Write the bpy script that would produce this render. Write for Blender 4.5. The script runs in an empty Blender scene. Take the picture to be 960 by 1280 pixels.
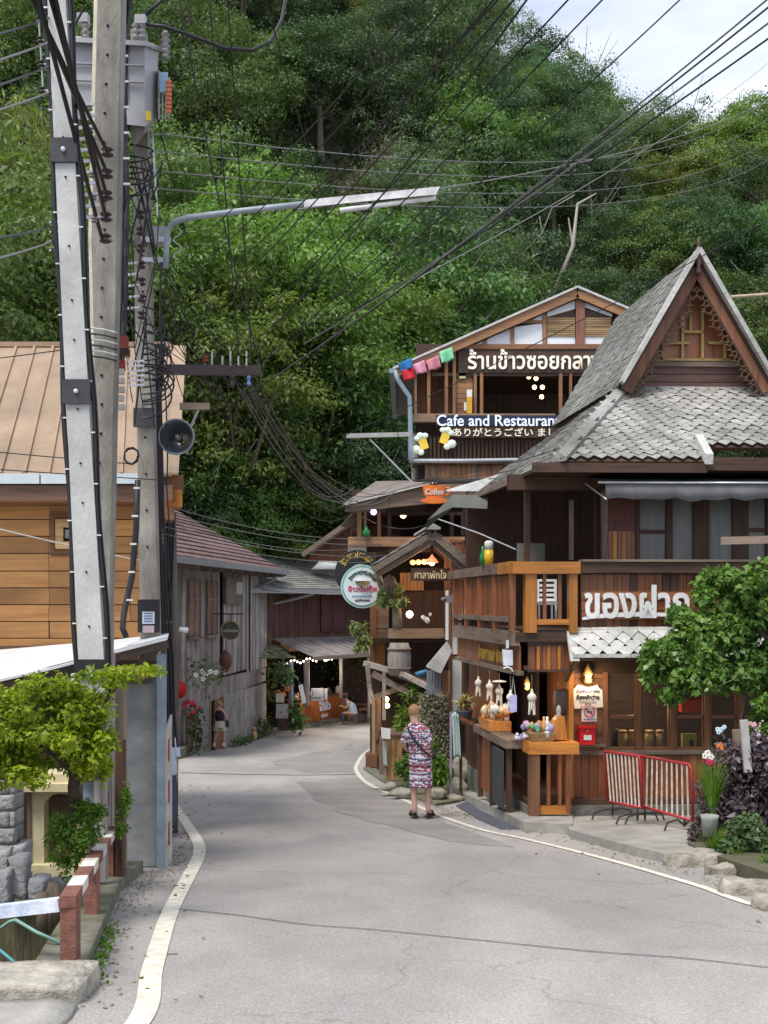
import bpy, bmesh, math, random
import numpy as np
from mathutils import Vector, Matrix, noise
random.seed(7); RNG=np.random.default_rng(7)
R=math.radians; PI=math.pi
sc=bpy.context.scene; COL=sc.collection
# ---------------------------------------------------------------- camera
# eye at the world origin, looking along +Y; the street falls away from the viewer
F=1400.; HY=755.
cd=bpy.data.cameras.new('camera'); cam=bpy.data.objects.new('camera',cd); COL.objects.link(cam)
cam.rotation_euler=(R(90),0,0); cd.sensor_fit='HORIZONTAL'; cd.sensor_width=36; cd.lens=F/960*36
cd.shift_y=(HY-640)/960.; cd.clip_start=.1; cd.clip_end=3000; sc.camera=cam
# ---------------------------------------------------------------- light
EL,AZ=R(62),R(215)       # sun behind the viewer's left shoulder, high, veiled by cloud
w=bpy.data.worlds.new('World'); sc.world=w; w.use_nodes=True
nt=w.node_tree; nt.nodes.clear(); N=nt.nodes.new; L=nt.links.new
sky=N('ShaderNodeTexSky'); sky.sky_type='NISHITA'; sky.sun_disc=False; sky.sun_elevation=EL; sky.sun_rotation=AZ; sky.dust_density=2.
geo=N('ShaderNodeTexCoord'); mp=N('ShaderNodeMapping'); mp.inputs['Scale'].default_value=(1.2,1.2,3.5)
no=N('ShaderNodeTexNoise'); no.inputs['Scale'].default_value=2.2; no.inputs['Detail'].default_value=7; no.inputs['Roughness'].default_value=.55
rp=N('ShaderNodeValToRGB'); rp.color_ramp.elements[0].position=.36; rp.color_ramp.elements[0].color=(.62,.62,.62,1); rp.color_ramp.elements[1].position=.66; rp.color_ramp.elements[1].color=(1,1,1,1)
rc=N('ShaderNodeValToRGB'); rc.color_ramp.elements[0].position=.3; rc.color_ramp.elements[0].color=(5.2,5.8,7.2,1); rc.color_ramp.elements[1].position=.7; rc.color_ramp.elements[1].color=(7.6,8.0,8.9,1)
mx=N('ShaderNodeMix'); mx.data_type='RGBA'
bg=N('ShaderNodeBackground'); bg.inputs[1].default_value=.082; ow=N('ShaderNodeOutputWorld')
L(geo.outputs['Generated'],mp.inputs[0]); L(mp.outputs[0],no.inputs[0]); L(no.outputs['Fac'],rp.inputs[0]); L(no.outputs['Fac'],rc.inputs[0])
L(rp.outputs[0],mx.inputs['Factor']); L(sky.outputs[0],mx.inputs[6]); L(rc.outputs[0],mx.inputs[7]); L(mx.outputs[2],bg.inputs[0]); L(bg.outputs[0],ow.inputs[0])
sd=bpy.data.lights.new('sun','SUN'); sun=bpy.data.objects.new('sun',sd); COL.objects.link(sun)
sd.energy=1.9; sd.angle=R(20); sd.color=(1,.95,.87)
# direction towards the sun (sky's rotation runs clockwise from +Y)
sv=Vector((math.sin(AZ)*math.cos(EL),math.cos(AZ)*math.cos(EL),math.sin(EL)))
sun.rotation_euler=sv.to_track_quat('Z','Y').to_euler()
vs=sc.view_settings; vs.view_transform='Standard'; vs.look='None'; vs.exposure=.98; vs.gamma=1
sc.cycles.max_bounces=6; sc.cycles.transparent_max_bounces=8
# ---------------------------------------------------------------- helpers
ORG={}
def P(u,v,d): return Vector(((u-480)/F*d,d,(HY-v)/F*d))
def gz(x,y):
    z=-(1.95+.0793*y)
    if y>38: 
        t=min(1,(y-38)/4); z2=-(1.95+.0793*38)-.0793*4*(t-.5*t*t); z=z2
    return z
def G(u,v):
    d=2730/(v-866) if v>868 else 999
    if d>38.5: d=7230/(v-755)
    return Vector(((u-480)/F*d,d,gz(0,d)))
MATS={}
def mat(name,build,**k):
    if name in MATS: return MATS[name]
    m=bpy.data.materials.new(name); m.use_nodes=True; build(m,**k); MATS[name]=m; return m
def nodes(m): 
    t=m.node_tree; return t,t.nodes.new,t.links.new,t.nodes['Principled BSDF']
def _ramp(N_,stops):
    r=N_('ShaderNodeValToRGB'); e=r.color_ramp.elements
    while len(e)<len(stops): e.new(.5)
    for i,(p,c) in enumerate(stops): e[i].position=p; e[i].color=(*c,1)
    return r
def sh(c,f): return tuple(min(1,x*f) for x in c)
def plain(name,c,rough=.6,metal=0,var=.25,scale=6,bump=.15,spec=.4,emit=0,piece=.0,stretch=(1,1,1),c2=None,bscale=None,alpha=None,weather=0):
    """mottled procedural surface; piece = colour change from one object/piece to the next"""
    def b(m):
        t,N_,L_,bs=nodes(m)
        tc=N_('ShaderNodeTexCoord'); mp_=N_('ShaderNodeMapping'); mp_.inputs['Scale'].default_value=stretch
        oi=N_('ShaderNodeObjectInfo'); ad=N_('ShaderNodeVectorMath'); ad.operation='ADD'
        mu=N_('ShaderNodeVectorMath'); mu.operation='SCALE'; mu.inputs[3].default_value=1; 
        cb=N_('ShaderNodeCombineXYZ'); ml=N_('ShaderNodeMath'); ml.operation='MULTIPLY'; ml.inputs[1].default_value=37 if piece else 0
        L_(oi.outputs['Random'],ml.inputs[0]); L_(ml.outputs[0],cb.inputs[0]); L_(ml.outputs[0],cb.inputs[1])
        L_(tc.outputs['Object'],ad.inputs[0]); L_(cb.outputs[0],ad.inputs[1]); L_(ad.outputs[0],mp_.inputs[0])
        n1=N_('ShaderNodeTexNoise'); n1.inputs['Scale'].default_value=scale; n1.inputs['Detail'].default_value=6; n1.inputs['Roughness'].default_value=.6
        L_(mp_.outputs[0],n1.inputs[0])
        cc=c2 or sh(c,1-var)
        r=_ramp(N_,[(.3,cc),(.7,sh(c,1+var*.5))]); L_(n1.outputs['Fac'],r.inputs[0])
        out=r.outputs[0]
        if piece:
            hs=N_('ShaderNodeHueSaturation'); mr=N_('ShaderNodeMapRange'); mr.inputs[3].default_value=1-piece; mr.inputs[4].default_value=1+piece
            L_(oi.outputs['Random'],mr.inputs[0]); L_(mr.outputs[0],hs.inputs['Value']); L_(out,hs.inputs['Color']); out=hs.outputs[0]
        if weather:
            ge=N_('ShaderNodeNewGeometry'); nw=N_('ShaderNodeTexNoise'); nw.inputs['Scale'].default_value=.9; nw.inputs['Detail'].default_value=7; nw.inputs['Roughness'].default_value=.65
            L_(ge.outputs['Position'],nw.inputs[0]); rw_=_ramp(N_,[(.33,(1-weather,1-weather*.95,1-weather*1.05)),(.6,(1.1,1.1,1.1))]); L_(nw.outputs['Fac'],rw_.inputs[0])
            mw=N_('ShaderNodeMix'); mw.data_type='RGBA'; mw.blend_type='MULTIPLY'; mw.inputs[0].default_value=1; L_(out,mw.inputs[6]); L_(rw_.outputs[0],mw.inputs[7]); out=mw.outputs[2]
        L_(out,bs.inputs['Base Color'])
        bs.inputs['Roughness'].default_value=rough; bs.inputs['Metallic'].default_value=metal; bs.inputs['Specular IOR Level'].default_value=spec
        if alpha is not None: bs.inputs['Alpha'].default_value=alpha
        if emit: 
            bs.inputs['Emission Color'].default_value=(*c,1); bs.inputs['Emission Strength'].default_value=emit
        if bump:
            n2=N_('ShaderNodeTexNoise'); n2.inputs['Scale'].default_value=bscale or scale*5; n2.inputs['Detail'].default_value=5
            L_(mp_.outputs[0],n2.inputs[0]); bp=N_('ShaderNodeBump'); bp.inputs['Strength'].default_value=bump; bp.inputs['Distance'].default_value=.03
            L_(n2.outputs['Fac'],bp.inputs['Height']); L_(bp.outputs[0],bs.inputs['Normal'])
    return mat(name,b)
def wood(name,c,dark=None,rough=.55,piece=.18,axis=0,gs=1.,spec=.4,knots=False):
    """wood with grain along axis (0 x,1 y,2 z) of the piece's own coordinates"""
    def b(m):
        t,N_,L_,bs=nodes(m)
        st=[14*gs,14*gs,14*gs]; st[axis]=1.1*gs
        tc=N_('ShaderNodeTexCoord'); mp_=N_('ShaderNodeMapping'); mp_.inputs['Scale'].default_value=st
        oi=N_('ShaderNodeObjectInfo'); ml=N_('ShaderNodeMath'); ml.operation='MULTIPLY'; ml.inputs[1].default_value=23
        cb=N_('ShaderNodeCombineXYZ'); ad=N_('ShaderNodeVectorMath')
        L_(oi.outputs['Random'],ml.inputs[0]); [L_(ml.outputs[0],cb.inputs[i]) for i in range(3)]
        L_(tc.outputs['Object'],ad.inputs[0]); L_(cb.outputs[0],ad.inputs[1]); L_(ad.outputs[0],mp_.inputs[0])
        n1=N_('ShaderNodeTexNoise'); n1.inputs['Scale'].default_value=1.; n1.inputs['Detail'].default_value=7; n1.inputs['Roughness'].default_value=.62; n1.inputs['Distortion'].default_value=.6
        L_(mp_.outputs[0],n1.inputs[0])
        dk=dark or sh(c,.45)
        r=_ramp(N_,[(.28,dk),(.5,c),(.75,sh(c,1.25))]); L_(n1.outputs['Fac'],r.inputs[0]); out=r.outputs[0]
        # big soft stains
        n3=N_('ShaderNodeTexNoise'); n3.inputs['Scale'].default_value=.9; n3.inputs['Detail'].default_value=3; L_(ad.outputs[0],n3.inputs[0])
        r3=_ramp(N_,[(.3,(.62,.6,.58)),(.62,(1.08,1.06,1.04))]); L_(n3.outputs['Fac'],r3.inputs[0])
        mm=N_('ShaderNodeMix'); mm.data_type='RGBA'; mm.blend_type='MULTIPLY'; mm.inputs[0].default_value=.8; L_(out,mm.inputs[6]); L_(r3.outputs[0],mm.inputs[7]); out=mm.outputs[2]
        if knots:
            vo=N_('ShaderNodeTexVoronoi'); vo.inputs['Scale'].default_value=1.; mk=N_('ShaderNodeMapping'); s=[3.2,3.2,3.2]; s[axis]=1.5; mk.inputs['Scale'].default_value=s
            L_(ad.outputs[0],mk.inputs[0]); L_(mk.outputs[0],vo.inputs['Vector'])
            rk=_ramp(N_,[(.05,(.3,.2,.14)),(.13,(1,1,1))]); L_(vo.outputs['Distance'],rk.inputs[0])
            m2=N_('ShaderNodeMix'); m2.data_type='RGBA'; m2.blend_type='MULTIPLY'; m2.inputs[0].default_value=.8; L_(out,m2.inputs[6]); L_(rk.outputs[0],m2.inputs[7]); out=m2.outputs[2]
        hs=N_('ShaderNodeHueSaturation'); mr=N_('ShaderNodeMapRange'); mr.inputs[3].default_value=1-piece; mr.inputs[4].default_value=1+piece
        L_(oi.outputs['Random'],mr.inputs[0]); L_(mr.outputs[0],hs.inputs['Value']); L_(out,hs.inputs['Color']); L_(hs.outputs[0],bs.inputs['Base Color'])
        bs.inputs['Roughness'].default_value=rough; bs.inputs['Specular IOR Level'].default_value=spec
        bp=N_('ShaderNodeBump'); bp.inputs['Strength'].default_value=.3; bp.inputs['Distance'].default_value=.02; L_(n1.outputs['Fac'],bp.inputs['Height']); L_(bp.outputs[0],bs.inputs['Normal'])
    return mat(name,b)
def leafmat(name,c1,c2,trans=.3,rough=.45,objvar=.32,spec=.28):
    """c1..c2 vary from leaf to leaf (random per island) and tree to tree"""
    def b(m):
        t,N_,L_,bs=nodes(m)
        ge=N_('ShaderNodeNewGeometry'); oi=N_('ShaderNodeObjectInfo')
        tc=N_('ShaderNodeTexCoord'); n1=N_('ShaderNodeTexNoise'); n1.inputs['Scale'].default_value=.8; n1.inputs['Detail'].default_value=3
        L_(tc.outputs['Object'],n1.inputs[0])
        av=N_('ShaderNodeMath'); av.operation='MULTIPLY_ADD'; av.inputs[1].default_value=.55; L_(ge.outputs['Random Per Island'],av.inputs[0])
        a2=N_('ShaderNodeMath'); a2.operation='MULTIPLY_ADD'; a2.inputs[1].default_value=1.3; a2.inputs[2].default_value=-.42; L_(n1.outputs['Fac'],a2.inputs[0]); L_(a2.outputs[0],av.inputs[2])
        r=_ramp(N_,[(0,c1),(1,c2)]); L_(av.outputs[0],r.inputs[0])
        hs=N_('ShaderNodeHueSaturation'); mr=N_('ShaderNodeMapRange'); mr.inputs[3].default_value=1-objvar; mr.inputs[4].default_value=1+objvar
        L_(oi.outputs['Random'],mr.inputs[0]); L_(mr.outputs[0],hs.inputs['Value'])
        ml=N_('ShaderNodeMath'); ml.operation='MULTIPLY'; ml.inputs[1].default_value=7.31; fr=N_('ShaderNodeMath'); fr.operation='FRACT'; L_(oi.outputs['Random'],ml.inputs[0]); L_(ml.outputs[0],fr.inputs[0])
        m3=N_('ShaderNodeMapRange'); m3.inputs[3].default_value=.5-objvar*.1; m3.inputs[4].default_value=.5+objvar*.06; L_(fr.outputs[0],m3.inputs[0]); L_(m3.outputs[0],hs.inputs['Hue'])
        L_(r.outputs[0],hs.inputs['Color']); L_(hs.outputs[0],bs.inputs['Base Color'])
        bs.inputs['Roughness'].default_value=rough; bs.inputs['Specular IOR Level'].default_value=spec
        tr=N_('ShaderNodeBsdfTranslucent'); ms=N_('ShaderNodeMixShader'); ms.inputs[0].default_value=trans
        g2=N_('ShaderNodeMix'); g2.data_type='RGBA'; g2.blend_type='MULTIPLY'; g2.inputs[0].default_value=1; g2.inputs[7].default_value=(1.5,1.6,.7,1); L_(hs.outputs[0],g2.inputs[6]); L_(g2.outputs[2],tr.inputs[0])
        out=t.nodes['Material Output']; L_(bs.outputs[0],ms.inputs[1]); L_(tr.outputs[0],ms.inputs[2]); L_(ms.outputs[0],out.inputs[0])
    return mat(name,b)
def emis(name,c,s): 
    def b(m):
        t,N_,L_,bs=nodes(m); bs.inputs['Base Color'].default_value=(*c,1); bs.inputs['Emission Color'].default_value=(*c,1); bs.inputs['Emission Strength'].default_value=s
    return mat(name,b)

class MB:
    """collects shapes in world coordinates, then links them as one mesh object"""
    def __init__(s): s.v=[]; s.f=[]; s.m=[]; s.cur=0; s.sm=[]
    def add(s,vs,fs,smooth=False):
        o=len(s.v); s.v+=[tuple(v) for v in vs]; s.f+=[tuple(i+o for i in f) for f in fs]; s.m+=[s.cur]*len(fs); s.sm+=[smooth]*len(fs); return s
    def hexa(s,p): return s.add(p,[(0,3,2,1),(4,5,6,7),(0,1,5,4),(1,2,6,5),(2,3,7,6),(3,0,4,7)])
    def box(s,c,d,rot=None):
        c=Vector(c); h=Vector(d)/2; M=rot or Matrix.Identity(3)
        return s.hexa([c+M@Vector((x*h.x,y*h.y,z*h.z)) for z in(-1,1) for x,y in((-1,-1),(1,-1),(1,1),(-1,1))])
    def fbox(s,fr,a0,a1,b0,b1,z0,z1): return s.hexa([fr(a,b,z) for z in(z0,z1) for a,b in((a0,b0),(a1,b0),(a1,b1),(a0,b1))])
    def bar(s,p,q,w,h=None,up=(0,0,1)):
        p=Vector(p);q=Vector(q); h=h or w; d=(q-p).normalized(); u=Vector(up)
        if abs(d.dot(u))>.98: u=Vector((0,1,0))
        x=d.cross(u).normalized(); y=x.cross(d).normalized()
        return s.hexa([b+x*(sx*w/2)+y*(sy*h/2) for b in(p,q) for sx,sy in((-1,-1),(1,-1),(1,1),(-1,1))])
    def tube(s,pts,r,n=6,cap=True):
        pts=[Vector(p) for p in pts]; k=len(pts); rr=r if hasattr(r,'__len__') else [r]*k
        vs=[];fs=[]; pu=None
        for i,p in enumerate(pts):
            d=(pts[min(i+1,k-1)]-pts[max(i-1,0)]).normalized()
            if pu is None: pu=Vector((0,0,1)) if abs(d.z)<.9 else Vector((1,0,0))
            x=d.cross(pu)
            if x.length<1e-4: x=d.cross(Vector((0,1,0)))
            x.normalize(); y=x.cross(d).normalized(); pu=y
            for j in range(n):
                a=2*PI*j/n; vs.append(p+(x*math.cos(a)+y*math.sin(a))*rr[i])
        for i in range(k-1):
            for j in range(n):
                a=i*n+j; b=i*n+(j+1)%n; fs.append((a,b,b+n,a+n))
        if cap: fs.append(tuple(range(n-1,-1,-1))); fs.append(tuple(range((k-1)*n,k*n)))
        return s.add(vs,fs,n>5)
    def lathe(s,c,prof,n=16,axis='z',rot=None):
        """prof = [(radius,height)]"""
        c=Vector(c); vs=[];fs=[]
        for r,h in prof:
            for j in range(n):
                a=2*PI*j/n; p=Vector((r*math.cos(a),r*math.sin(a),h))
                if axis=='y': p=Vector((p.x,p.z,p.y))
                if rot: p=rot@p
                vs.append(c+p)
        for i in range(len(prof)-1):
            for j in range(n):
                a=i*n+j;b=i*n+(j+1)%n; fs.append((a,b,b+n,a+n))
        fs.append(tuple(range(n-1,-1,-1))); fs.append(tuple(range((len(prof)-1)*n,len(prof)*n)))
        return s.add(vs,fs,True)
    def ball(s,c,r,n=10,sc_=(1,1,1),jit=0):
        c=Vector(c); vs=[];fs=[]; m=max(4,n//2)
        for i in range(m+1):
            t=PI*i/m
            for j in range(n):
                a=2*PI*j/n; k=1+random.uniform(-jit,jit); rr=max(math.sin(t),.02)
                vs.append(c+Vector((rr*math.cos(a)*sc_[0],rr*math.sin(a)*sc_[1],math.cos(t)*sc_[2]))*r*k)
        for i in range(m):
            for j in range(n):
                a=i*n+j;b=i*n+(j+1)%n; fs.append((a,a+n,b+n,b))
        fs.append(tuple(range(n))); fs.append(tuple(range(m*n+n-1,m*n-1,-1)))
        return s.add(vs,fs,True)
    def slab(s,pts,off):
        """extruded polygon: pts + offset vector"""
        pts=[Vector(p) for p in pts]; off=Vector(off); n=len(pts)
        return s.add(pts+[p+off for p in pts],[tuple(range(n-1,-1,-1)),tuple(range(n,2*n))]+[(i,(i+1)%n,n+(i+1)%n,n+i) for i in range(n)])
    def quad(s,a,b,c,d): return s.add([a,b,c,d],[(0,1,2,3)])
    def mesh(s,name,mats,org=(0,0,0)):
        me=bpy.data.meshes.new(name); o=Vector(org)
        me.from_pydata([(v[0]-o.x,v[1]-o.y,v[2]-o.z) for v in s.v],[],s.f)
        for m in (mats if isinstance(mats,(list,tuple)) else [mats]): me.materials.append(m)
        me.polygons.foreach_set('material_index',s.m); me.polygons.foreach_set('use_smooth',s.sm)
        me.update(); return me
    def build(s,name,mats,parent=None,**k):
        org=ORG[parent] if parent is not None else (Vector(k.pop('at')) if 'at' in k else Vector((0,0,0)))
        me=s.mesh(name,mats,org); return link(name,me,parent,org,**k)
def link(name,me,parent=None,org=Vector((0,0,0)),**k):
    o=bpy.data.objects.new(name,me); COL.objects.link(o)
    if parent is not None: o.parent=parent
    else: o.location=org
    ORG[o]=Vector(org); tag(o,**k); return o
def tag(o,label=None,cat=None,group=None,kind=None):
    if label: o['label']=label
    if cat: o['category']=cat
    if group: o['group']=group
    if kind: o['kind']=kind
    return o
def thing(name,loc,label,cat,group=None):
    o=bpy.data.objects.new(name,None); COL.objects.link(o); o.location=loc; o.empty_display_size=.2
    ORG[o]=Vector(loc); return tag(o,label,cat,group)
def inst(name,me,M,parent=None,**k):
    """object sharing mesh data; M = its world matrix"""
    o=bpy.data.objects.new(name,me); COL.objects.link(o)
    if parent is not None:
        o.parent=parent; M=Matrix.Translation(-ORG[parent])@M
        ORG[o]=ORG[parent]
    o.matrix_basis=M; tag(o,**k); return o
def copy_tree(src,loc,rz=None,scale=None,**k):
    r=src.copy(); COL.objects.link(r); r.location=loc; ORG[r]=Vector(loc)
    if rz is not None: r.rotation_euler=(0,0,rz)
    if scale is not None: r.scale=(scale,)*3 if not hasattr(scale,'__len__') else scale
    for c in src.children:
        d=c.copy(); COL.objects.link(d); d.parent=r
        for e in c.children: f=e.copy(); COL.objects.link(f); f.parent=d
    tag(r,**k); return r
def frame(O,u,v):
    O=Vector(O);u=Vector(u);v=Vector(v)
    return lambda a,b,z: Vector((O.x+a*u.x+b*v.x,O.y+a*u.y+b*v.y,z))
def npmesh(name,V,Fq,mats,smooth=False,mi=None):
    V=np.asarray(V,dtype=np.float32).reshape(-1,3); Fq=np.asarray(Fq,dtype=np.int32); k=Fq.shape[1]
    me=bpy.data.meshes.new(name); me.vertices.add(len(V)); me.vertices.foreach_set('co',V.ravel())
    me.loops.add(Fq.size); me.loops.foreach_set('vertex_index',Fq.ravel())
    me.polygons.add(len(Fq)); me.polygons.foreach_set('loop_start',np.arange(0,Fq.size,k,dtype=np.int32)); me.polygons.foreach_set('loop_total',np.full(len(Fq),k,dtype=np.int32))
    for m in (mats if isinstance(mats,(list,tuple)) else [mats]): me.materials.append(m)
    if mi is not None: me.polygons.foreach_set('material_index',np.asarray(mi,dtype=np.int32))
    me.update(calc_edges=True); return me
def leaves(pos,nrm,size,aspect=.5,droop=.0,rng=RNG,fold=.25,spin=True,dirs=None):
    """array of folded pointed leaves (two quads each sharing the midrib) -> verts, quads"""
    n=len(pos); nrm=nrm/np.maximum(np.linalg.norm(nrm,axis=1,keepdims=True),1e-6)
    t=rng.normal(size=(n,3)) if dirs is None else dirs+rng.normal(size=(n,3))*.25
    if droop: t[:,2]-=droop
    t-= (t*nrm).sum(1,keepdims=True)*nrm; t/=np.maximum(np.linalg.norm(t,axis=1,keepdims=True),1e-6)
    b=np.cross(nrm,t); s=size[:,None]; wv=b*s*aspect*.5
    base=pos; mid=pos+t*s*.45; tip=pos+t*s-nrm*s*.12; up=nrm*s*fold*aspect
    V=np.stack([base,mid+wv+up,tip,mid-wv+up],1)
    # one quad bent along the midrib is split by the renderer; use two triangles pairs
    Vv=V.reshape(-1,3); i=np.arange(n)*4
    Fq=np.stack([i,i+1,i+2,i+3],1); return Vv,Fq
# ================================================================ LAND: hill, trees
GREEN=[leafmat('leaf_bright',(0.050,0.111,0.026),(0.217,0.351,0.081)),
       leafmat('leaf_mid',(0.037,0.081,0.026),(0.140,0.236,0.073)),
       leafmat('leaf_dark',(0.025,0.055,0.025),(0.084,0.147,0.062)),
       leafmat('leaf_yellow',(0.086,0.124,0.030),(0.295,0.345,0.090)),
       leafmat('leaf_blue',(0.043,0.085,0.047),(0.133,0.210,0.114)),
       leafmat('leaf_grey',(0.086,0.104,0.066),(0.239,0.242,0.163))]
BARK=plain('bark',(.16,.13,.10),rough=.9,scale=4,stretch=(3,3,.6),bump=.6,piece=.3)
BARKP=plain('bark_pale',(.34,.31,.26),rough=.85,scale=4,stretch=(3,3,.6),bump=.4,piece=.2)
def skyline(x):
    # ridge height (above the eye) against x, at the ridge distance
    xs=[-60,-20,-4,2,8,11,17,24,30,38,60]; hs=[98,88,84,84,76,65,57,52,50,49,44]
    return float(np.interp(x,xs,hs))
YB,YR=56.,118.
def hz(x,y):
    base=gz(x,y); yb=YB-5*math.exp(-((x+20)/14)**2)+ (8 if x>3 else 0)*min(1,max(0,(x-3)/8))-(0 if x<12 else min(14,(x-12)*1.))
    xr=x*YR/max(y,30)
    top=skyline(xr)*.985-6.
    t=(y-yb)/(YR-yb)
    if t<=0: return base
    n=noise.noise(Vector((x*.045,y*.045,3)))*4.5*min(1,t*4)+noise.noise(Vector((x*.13,y*.13,8)))*1.6*min(1,t*6)
    if t<1: return base+(top-base)*(t**.92)+n
    return top+n-(y-YR)*.35
nx,ny=90,110; X0,X1,Y0,Y1=-110,120,44,230
V=[];Fc=[]
for j in range(ny+1):
    y=Y0+(Y1-Y0)*(j/ny)**1.3
    for i in range(nx+1):
        x=X0+(X1-X0)*i/nx; z=hz(x,y)
        if y<46 or z<=gz(x,y)+.02: z-=.25
        V.append((x,y,z))
for j in range(ny):
    for i in range(nx): a=j*(nx+1)+i; Fc.append((a,a+1,a+nx+2,a+nx+1))
HILLM=plain('hill_soil',(.05,.055,.025),rough=1,scale=.4,c2=(.02,.03,.012),bump=.8,bscale=3)
link('hillside',npmesh('hillside',V,Fc,HILLM),kind='structure')

def crown_mesh(name,m,rx,rz_,lobes,per,leaf,aspect=.5,droop=0.,seed=1,lobe_r=(.9,1.7),shape='dome',flat=.75,up=.35):
    rng=np.random.default_rng(seed); Vs=[];Fs=[];off=0
    for k in range(lobes):
        th=rng.uniform(0,2*PI); u=rng.uniform(-.75,1) if shape!='umbrella' else rng.uniform(.15,1)
        rr=math.sqrt(max(0,1-u*u)); q=rng.uniform(.4,1.15)
        c=np.array([rr*math.cos(th)*rx*q,rr*math.sin(th)*rx*q,u*rz_*q])
        if shape=='cone': f=1-.62*(u+1)/2; c[0]*=f*1.2;c[1]*=f*1.2
        lr=rng.uniform(lobe_r[0]*.7,lobe_r[1])
        n=int(per*(lr/1.3)**2)
        d=rng.normal(size=(n,3)); d/=np.linalg.norm(d,axis=1,keepdims=True); d[:,2]=np.where(d[:,2]<-.25,-d[:,2]*.6,d[:,2])
        rad=lr*rng.uniform(.55,1.05,size=(n,1))*(1+.25*np.sin(d[:,:1]*5+k)*np.cos(d[:,1:2]*4))
        pos=c+d*rad*np.array([1,1,flat])
        nr=d*1.+np.array([0,0,up])+rng.normal(size=(n,3))*.45
        sz=rng.uniform(.6,1.25,size=n)*leaf
        v,f=leaves(pos,nr,sz,aspect,droop,rng)
        Vs.append(v);Fs.append(f+off);off+=len(v)
    # loose twigs of leaves inside and round the crown keep the outline ragged
    n=lobes*per//9; d=rng.normal(size=(n,3)); d/=np.linalg.norm(d,axis=1,keepdims=True)
    pos=d*np.array([rx,rx,rz_])*rng.uniform(.3,1.22,size=(n,1)); 
    if shape=='umbrella': pos[:,2]=abs(pos[:,2])
    v,f=leaves(pos,rng.normal(size=(n,3))+np.array([0,0,.8]),rng.uniform(.6,1.2,size=n)*leaf,aspect,droop,rng)
    Vs.append(v);Fs.append(f+off)
    return npmesh(name,np.concatenate(Vs),np.concatenate(Fs),m)
def plume_mesh(name,m,n_pl,length,leaf,seed,spread=1.,droopy=1.,dens=90):
    """bamboo: arching culms hung with narrow leaves"""
    rng=np.random.default_rng(seed); Vs=[];Fs=[];off=0
    for k in range(n_pl):
        th=rng.uniform(0,2*PI); Ls=length*rng.uniform(.65,1.1); sp=rng.uniform(.15,1)*spread
        t=np.sort(rng.uniform(.18,1,size=int(dens*Ls/5)))
        r=sp*Ls*.42*t**2.; z=Ls*(t-.42*droopy*sp*t**3)
        p=np.stack([r*math.cos(th),r*math.sin(th),z],1); p+=rng.normal(size=p.shape)*(.14+.28*t[:,None])
        for q in range(3):
            pp=p+rng.normal(size=p.shape)*.22
            v,f=leaves(pp,rng.normal(size=p.shape)+np.array([0,0,.6]),rng.uniform(.6,1.3,size=len(t))*leaf,.2,1.1,rng)
            Vs.append(v);Fs.append(f+off);off+=len(v)
    return npmesh(name,np.concatenate(Vs),np.concatenate(Fs),m)
def trunk_mesh(name,m,h,r,limbs,seed,spread=2.5,lean=.06):
    rng=random.Random(seed); b=MB(); pts=[];x=y=0
    lx,ly=rng.uniform(-lean,lean),rng.uniform(-lean,lean)
    for i in range(6):
        t=i/5; pts.append(Vector((lx*h*t+rng.uniform(-.1,.1)*t*2,ly*h*t+rng.uniform(-.1,.1)*t*2,h*t-.6*(i==0))))
    b.tube(pts,[r*(1-.62*i/5) for i in range(6)],7)
    for k in range(limbs):
        t=rng.uniform(.45,.95); i=int(t*5); p=pts[i].lerp(pts[min(i+1,5)],t*5-i); a=rng.uniform(0,2*PI); l=spread*rng.uniform(.6,1.1)
        q=p+Vector((math.cos(a)*l*.5,math.sin(a)*l*.5,l*.35)); e=p+Vector((math.cos(a)*l,math.sin(a)*l,l*.95))
        b.tube([p,q,e],[r*.34,r*.22,r*.08],5)
    return b.mesh(name,m)
# prototypes: (kind name, crown mesh, trunk mesh, crown centre height, label core)
def proto(kind,crown,trunk,ch,core,cat='tree'): return dict(kind=kind,crown=crown,trunk=trunk,ch=ch,core=core,cat=cat)
TR={}
TR['bright']=[proto('broadleaf_tree',crown_mesh('crown',GREEN[0],3.4,3.6,52,430,.24,.4,.5,s,(.8,1.5)),trunk_mesh('trunk',BARK,7,.26,8,s,3),6.6,'bright green drooping broadleaf tree') for s in (1,2)]
TR['mid']=[proto('broadleaf_tree',crown_mesh('crown',GREEN[1],3.6,3.3,48,360,.22,.5,.2,s,(.8,1.7)),trunk_mesh('trunk',BARK,7,.28,9,s,3),6.6,'mid green bushy broadleaf tree') for s in (3,4,5)]
TR['dark']=[proto('evergreen_tree',crown_mesh('crown',GREEN[2],3.3,3.5,44,340,.21,.55,.2,s,(.8,1.6)),trunk_mesh('trunk',BARK,7,.3,8,s,3),6.4,'dark green dense evergreen tree') for s in (6,7)]
TR['blue']=[proto('forest_tree',crown_mesh('crown',GREEN[4],3.1,3.9,44,330,.2,.42,.3,s,(.7,1.4)),trunk_mesh('trunk',BARKP,8,.22,9,s,3),7.4,'bluish green feathery tree') for s in (8,9)]
TR['open']=[proto('forest_tree',crown_mesh('crown',GREEN[1],3.5,2.7,24,280,.2,.5,.2,s,(.6,1.1),'umbrella'),trunk_mesh('trunk',BARKP,9,.2,12,s,3.6),7.8,'open crowned gappy tree') for s in (10,11)]
TR['yellow']=[proto('young_tree',crown_mesh('crown',GREEN[3],2.6,2.6,32,330,.19,.5,.2,s,(.7,1.3)),trunk_mesh('trunk',BARKP,5,.16,8,s,2.4),5.,'yellow green young tree') for s in (12,13)]
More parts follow.
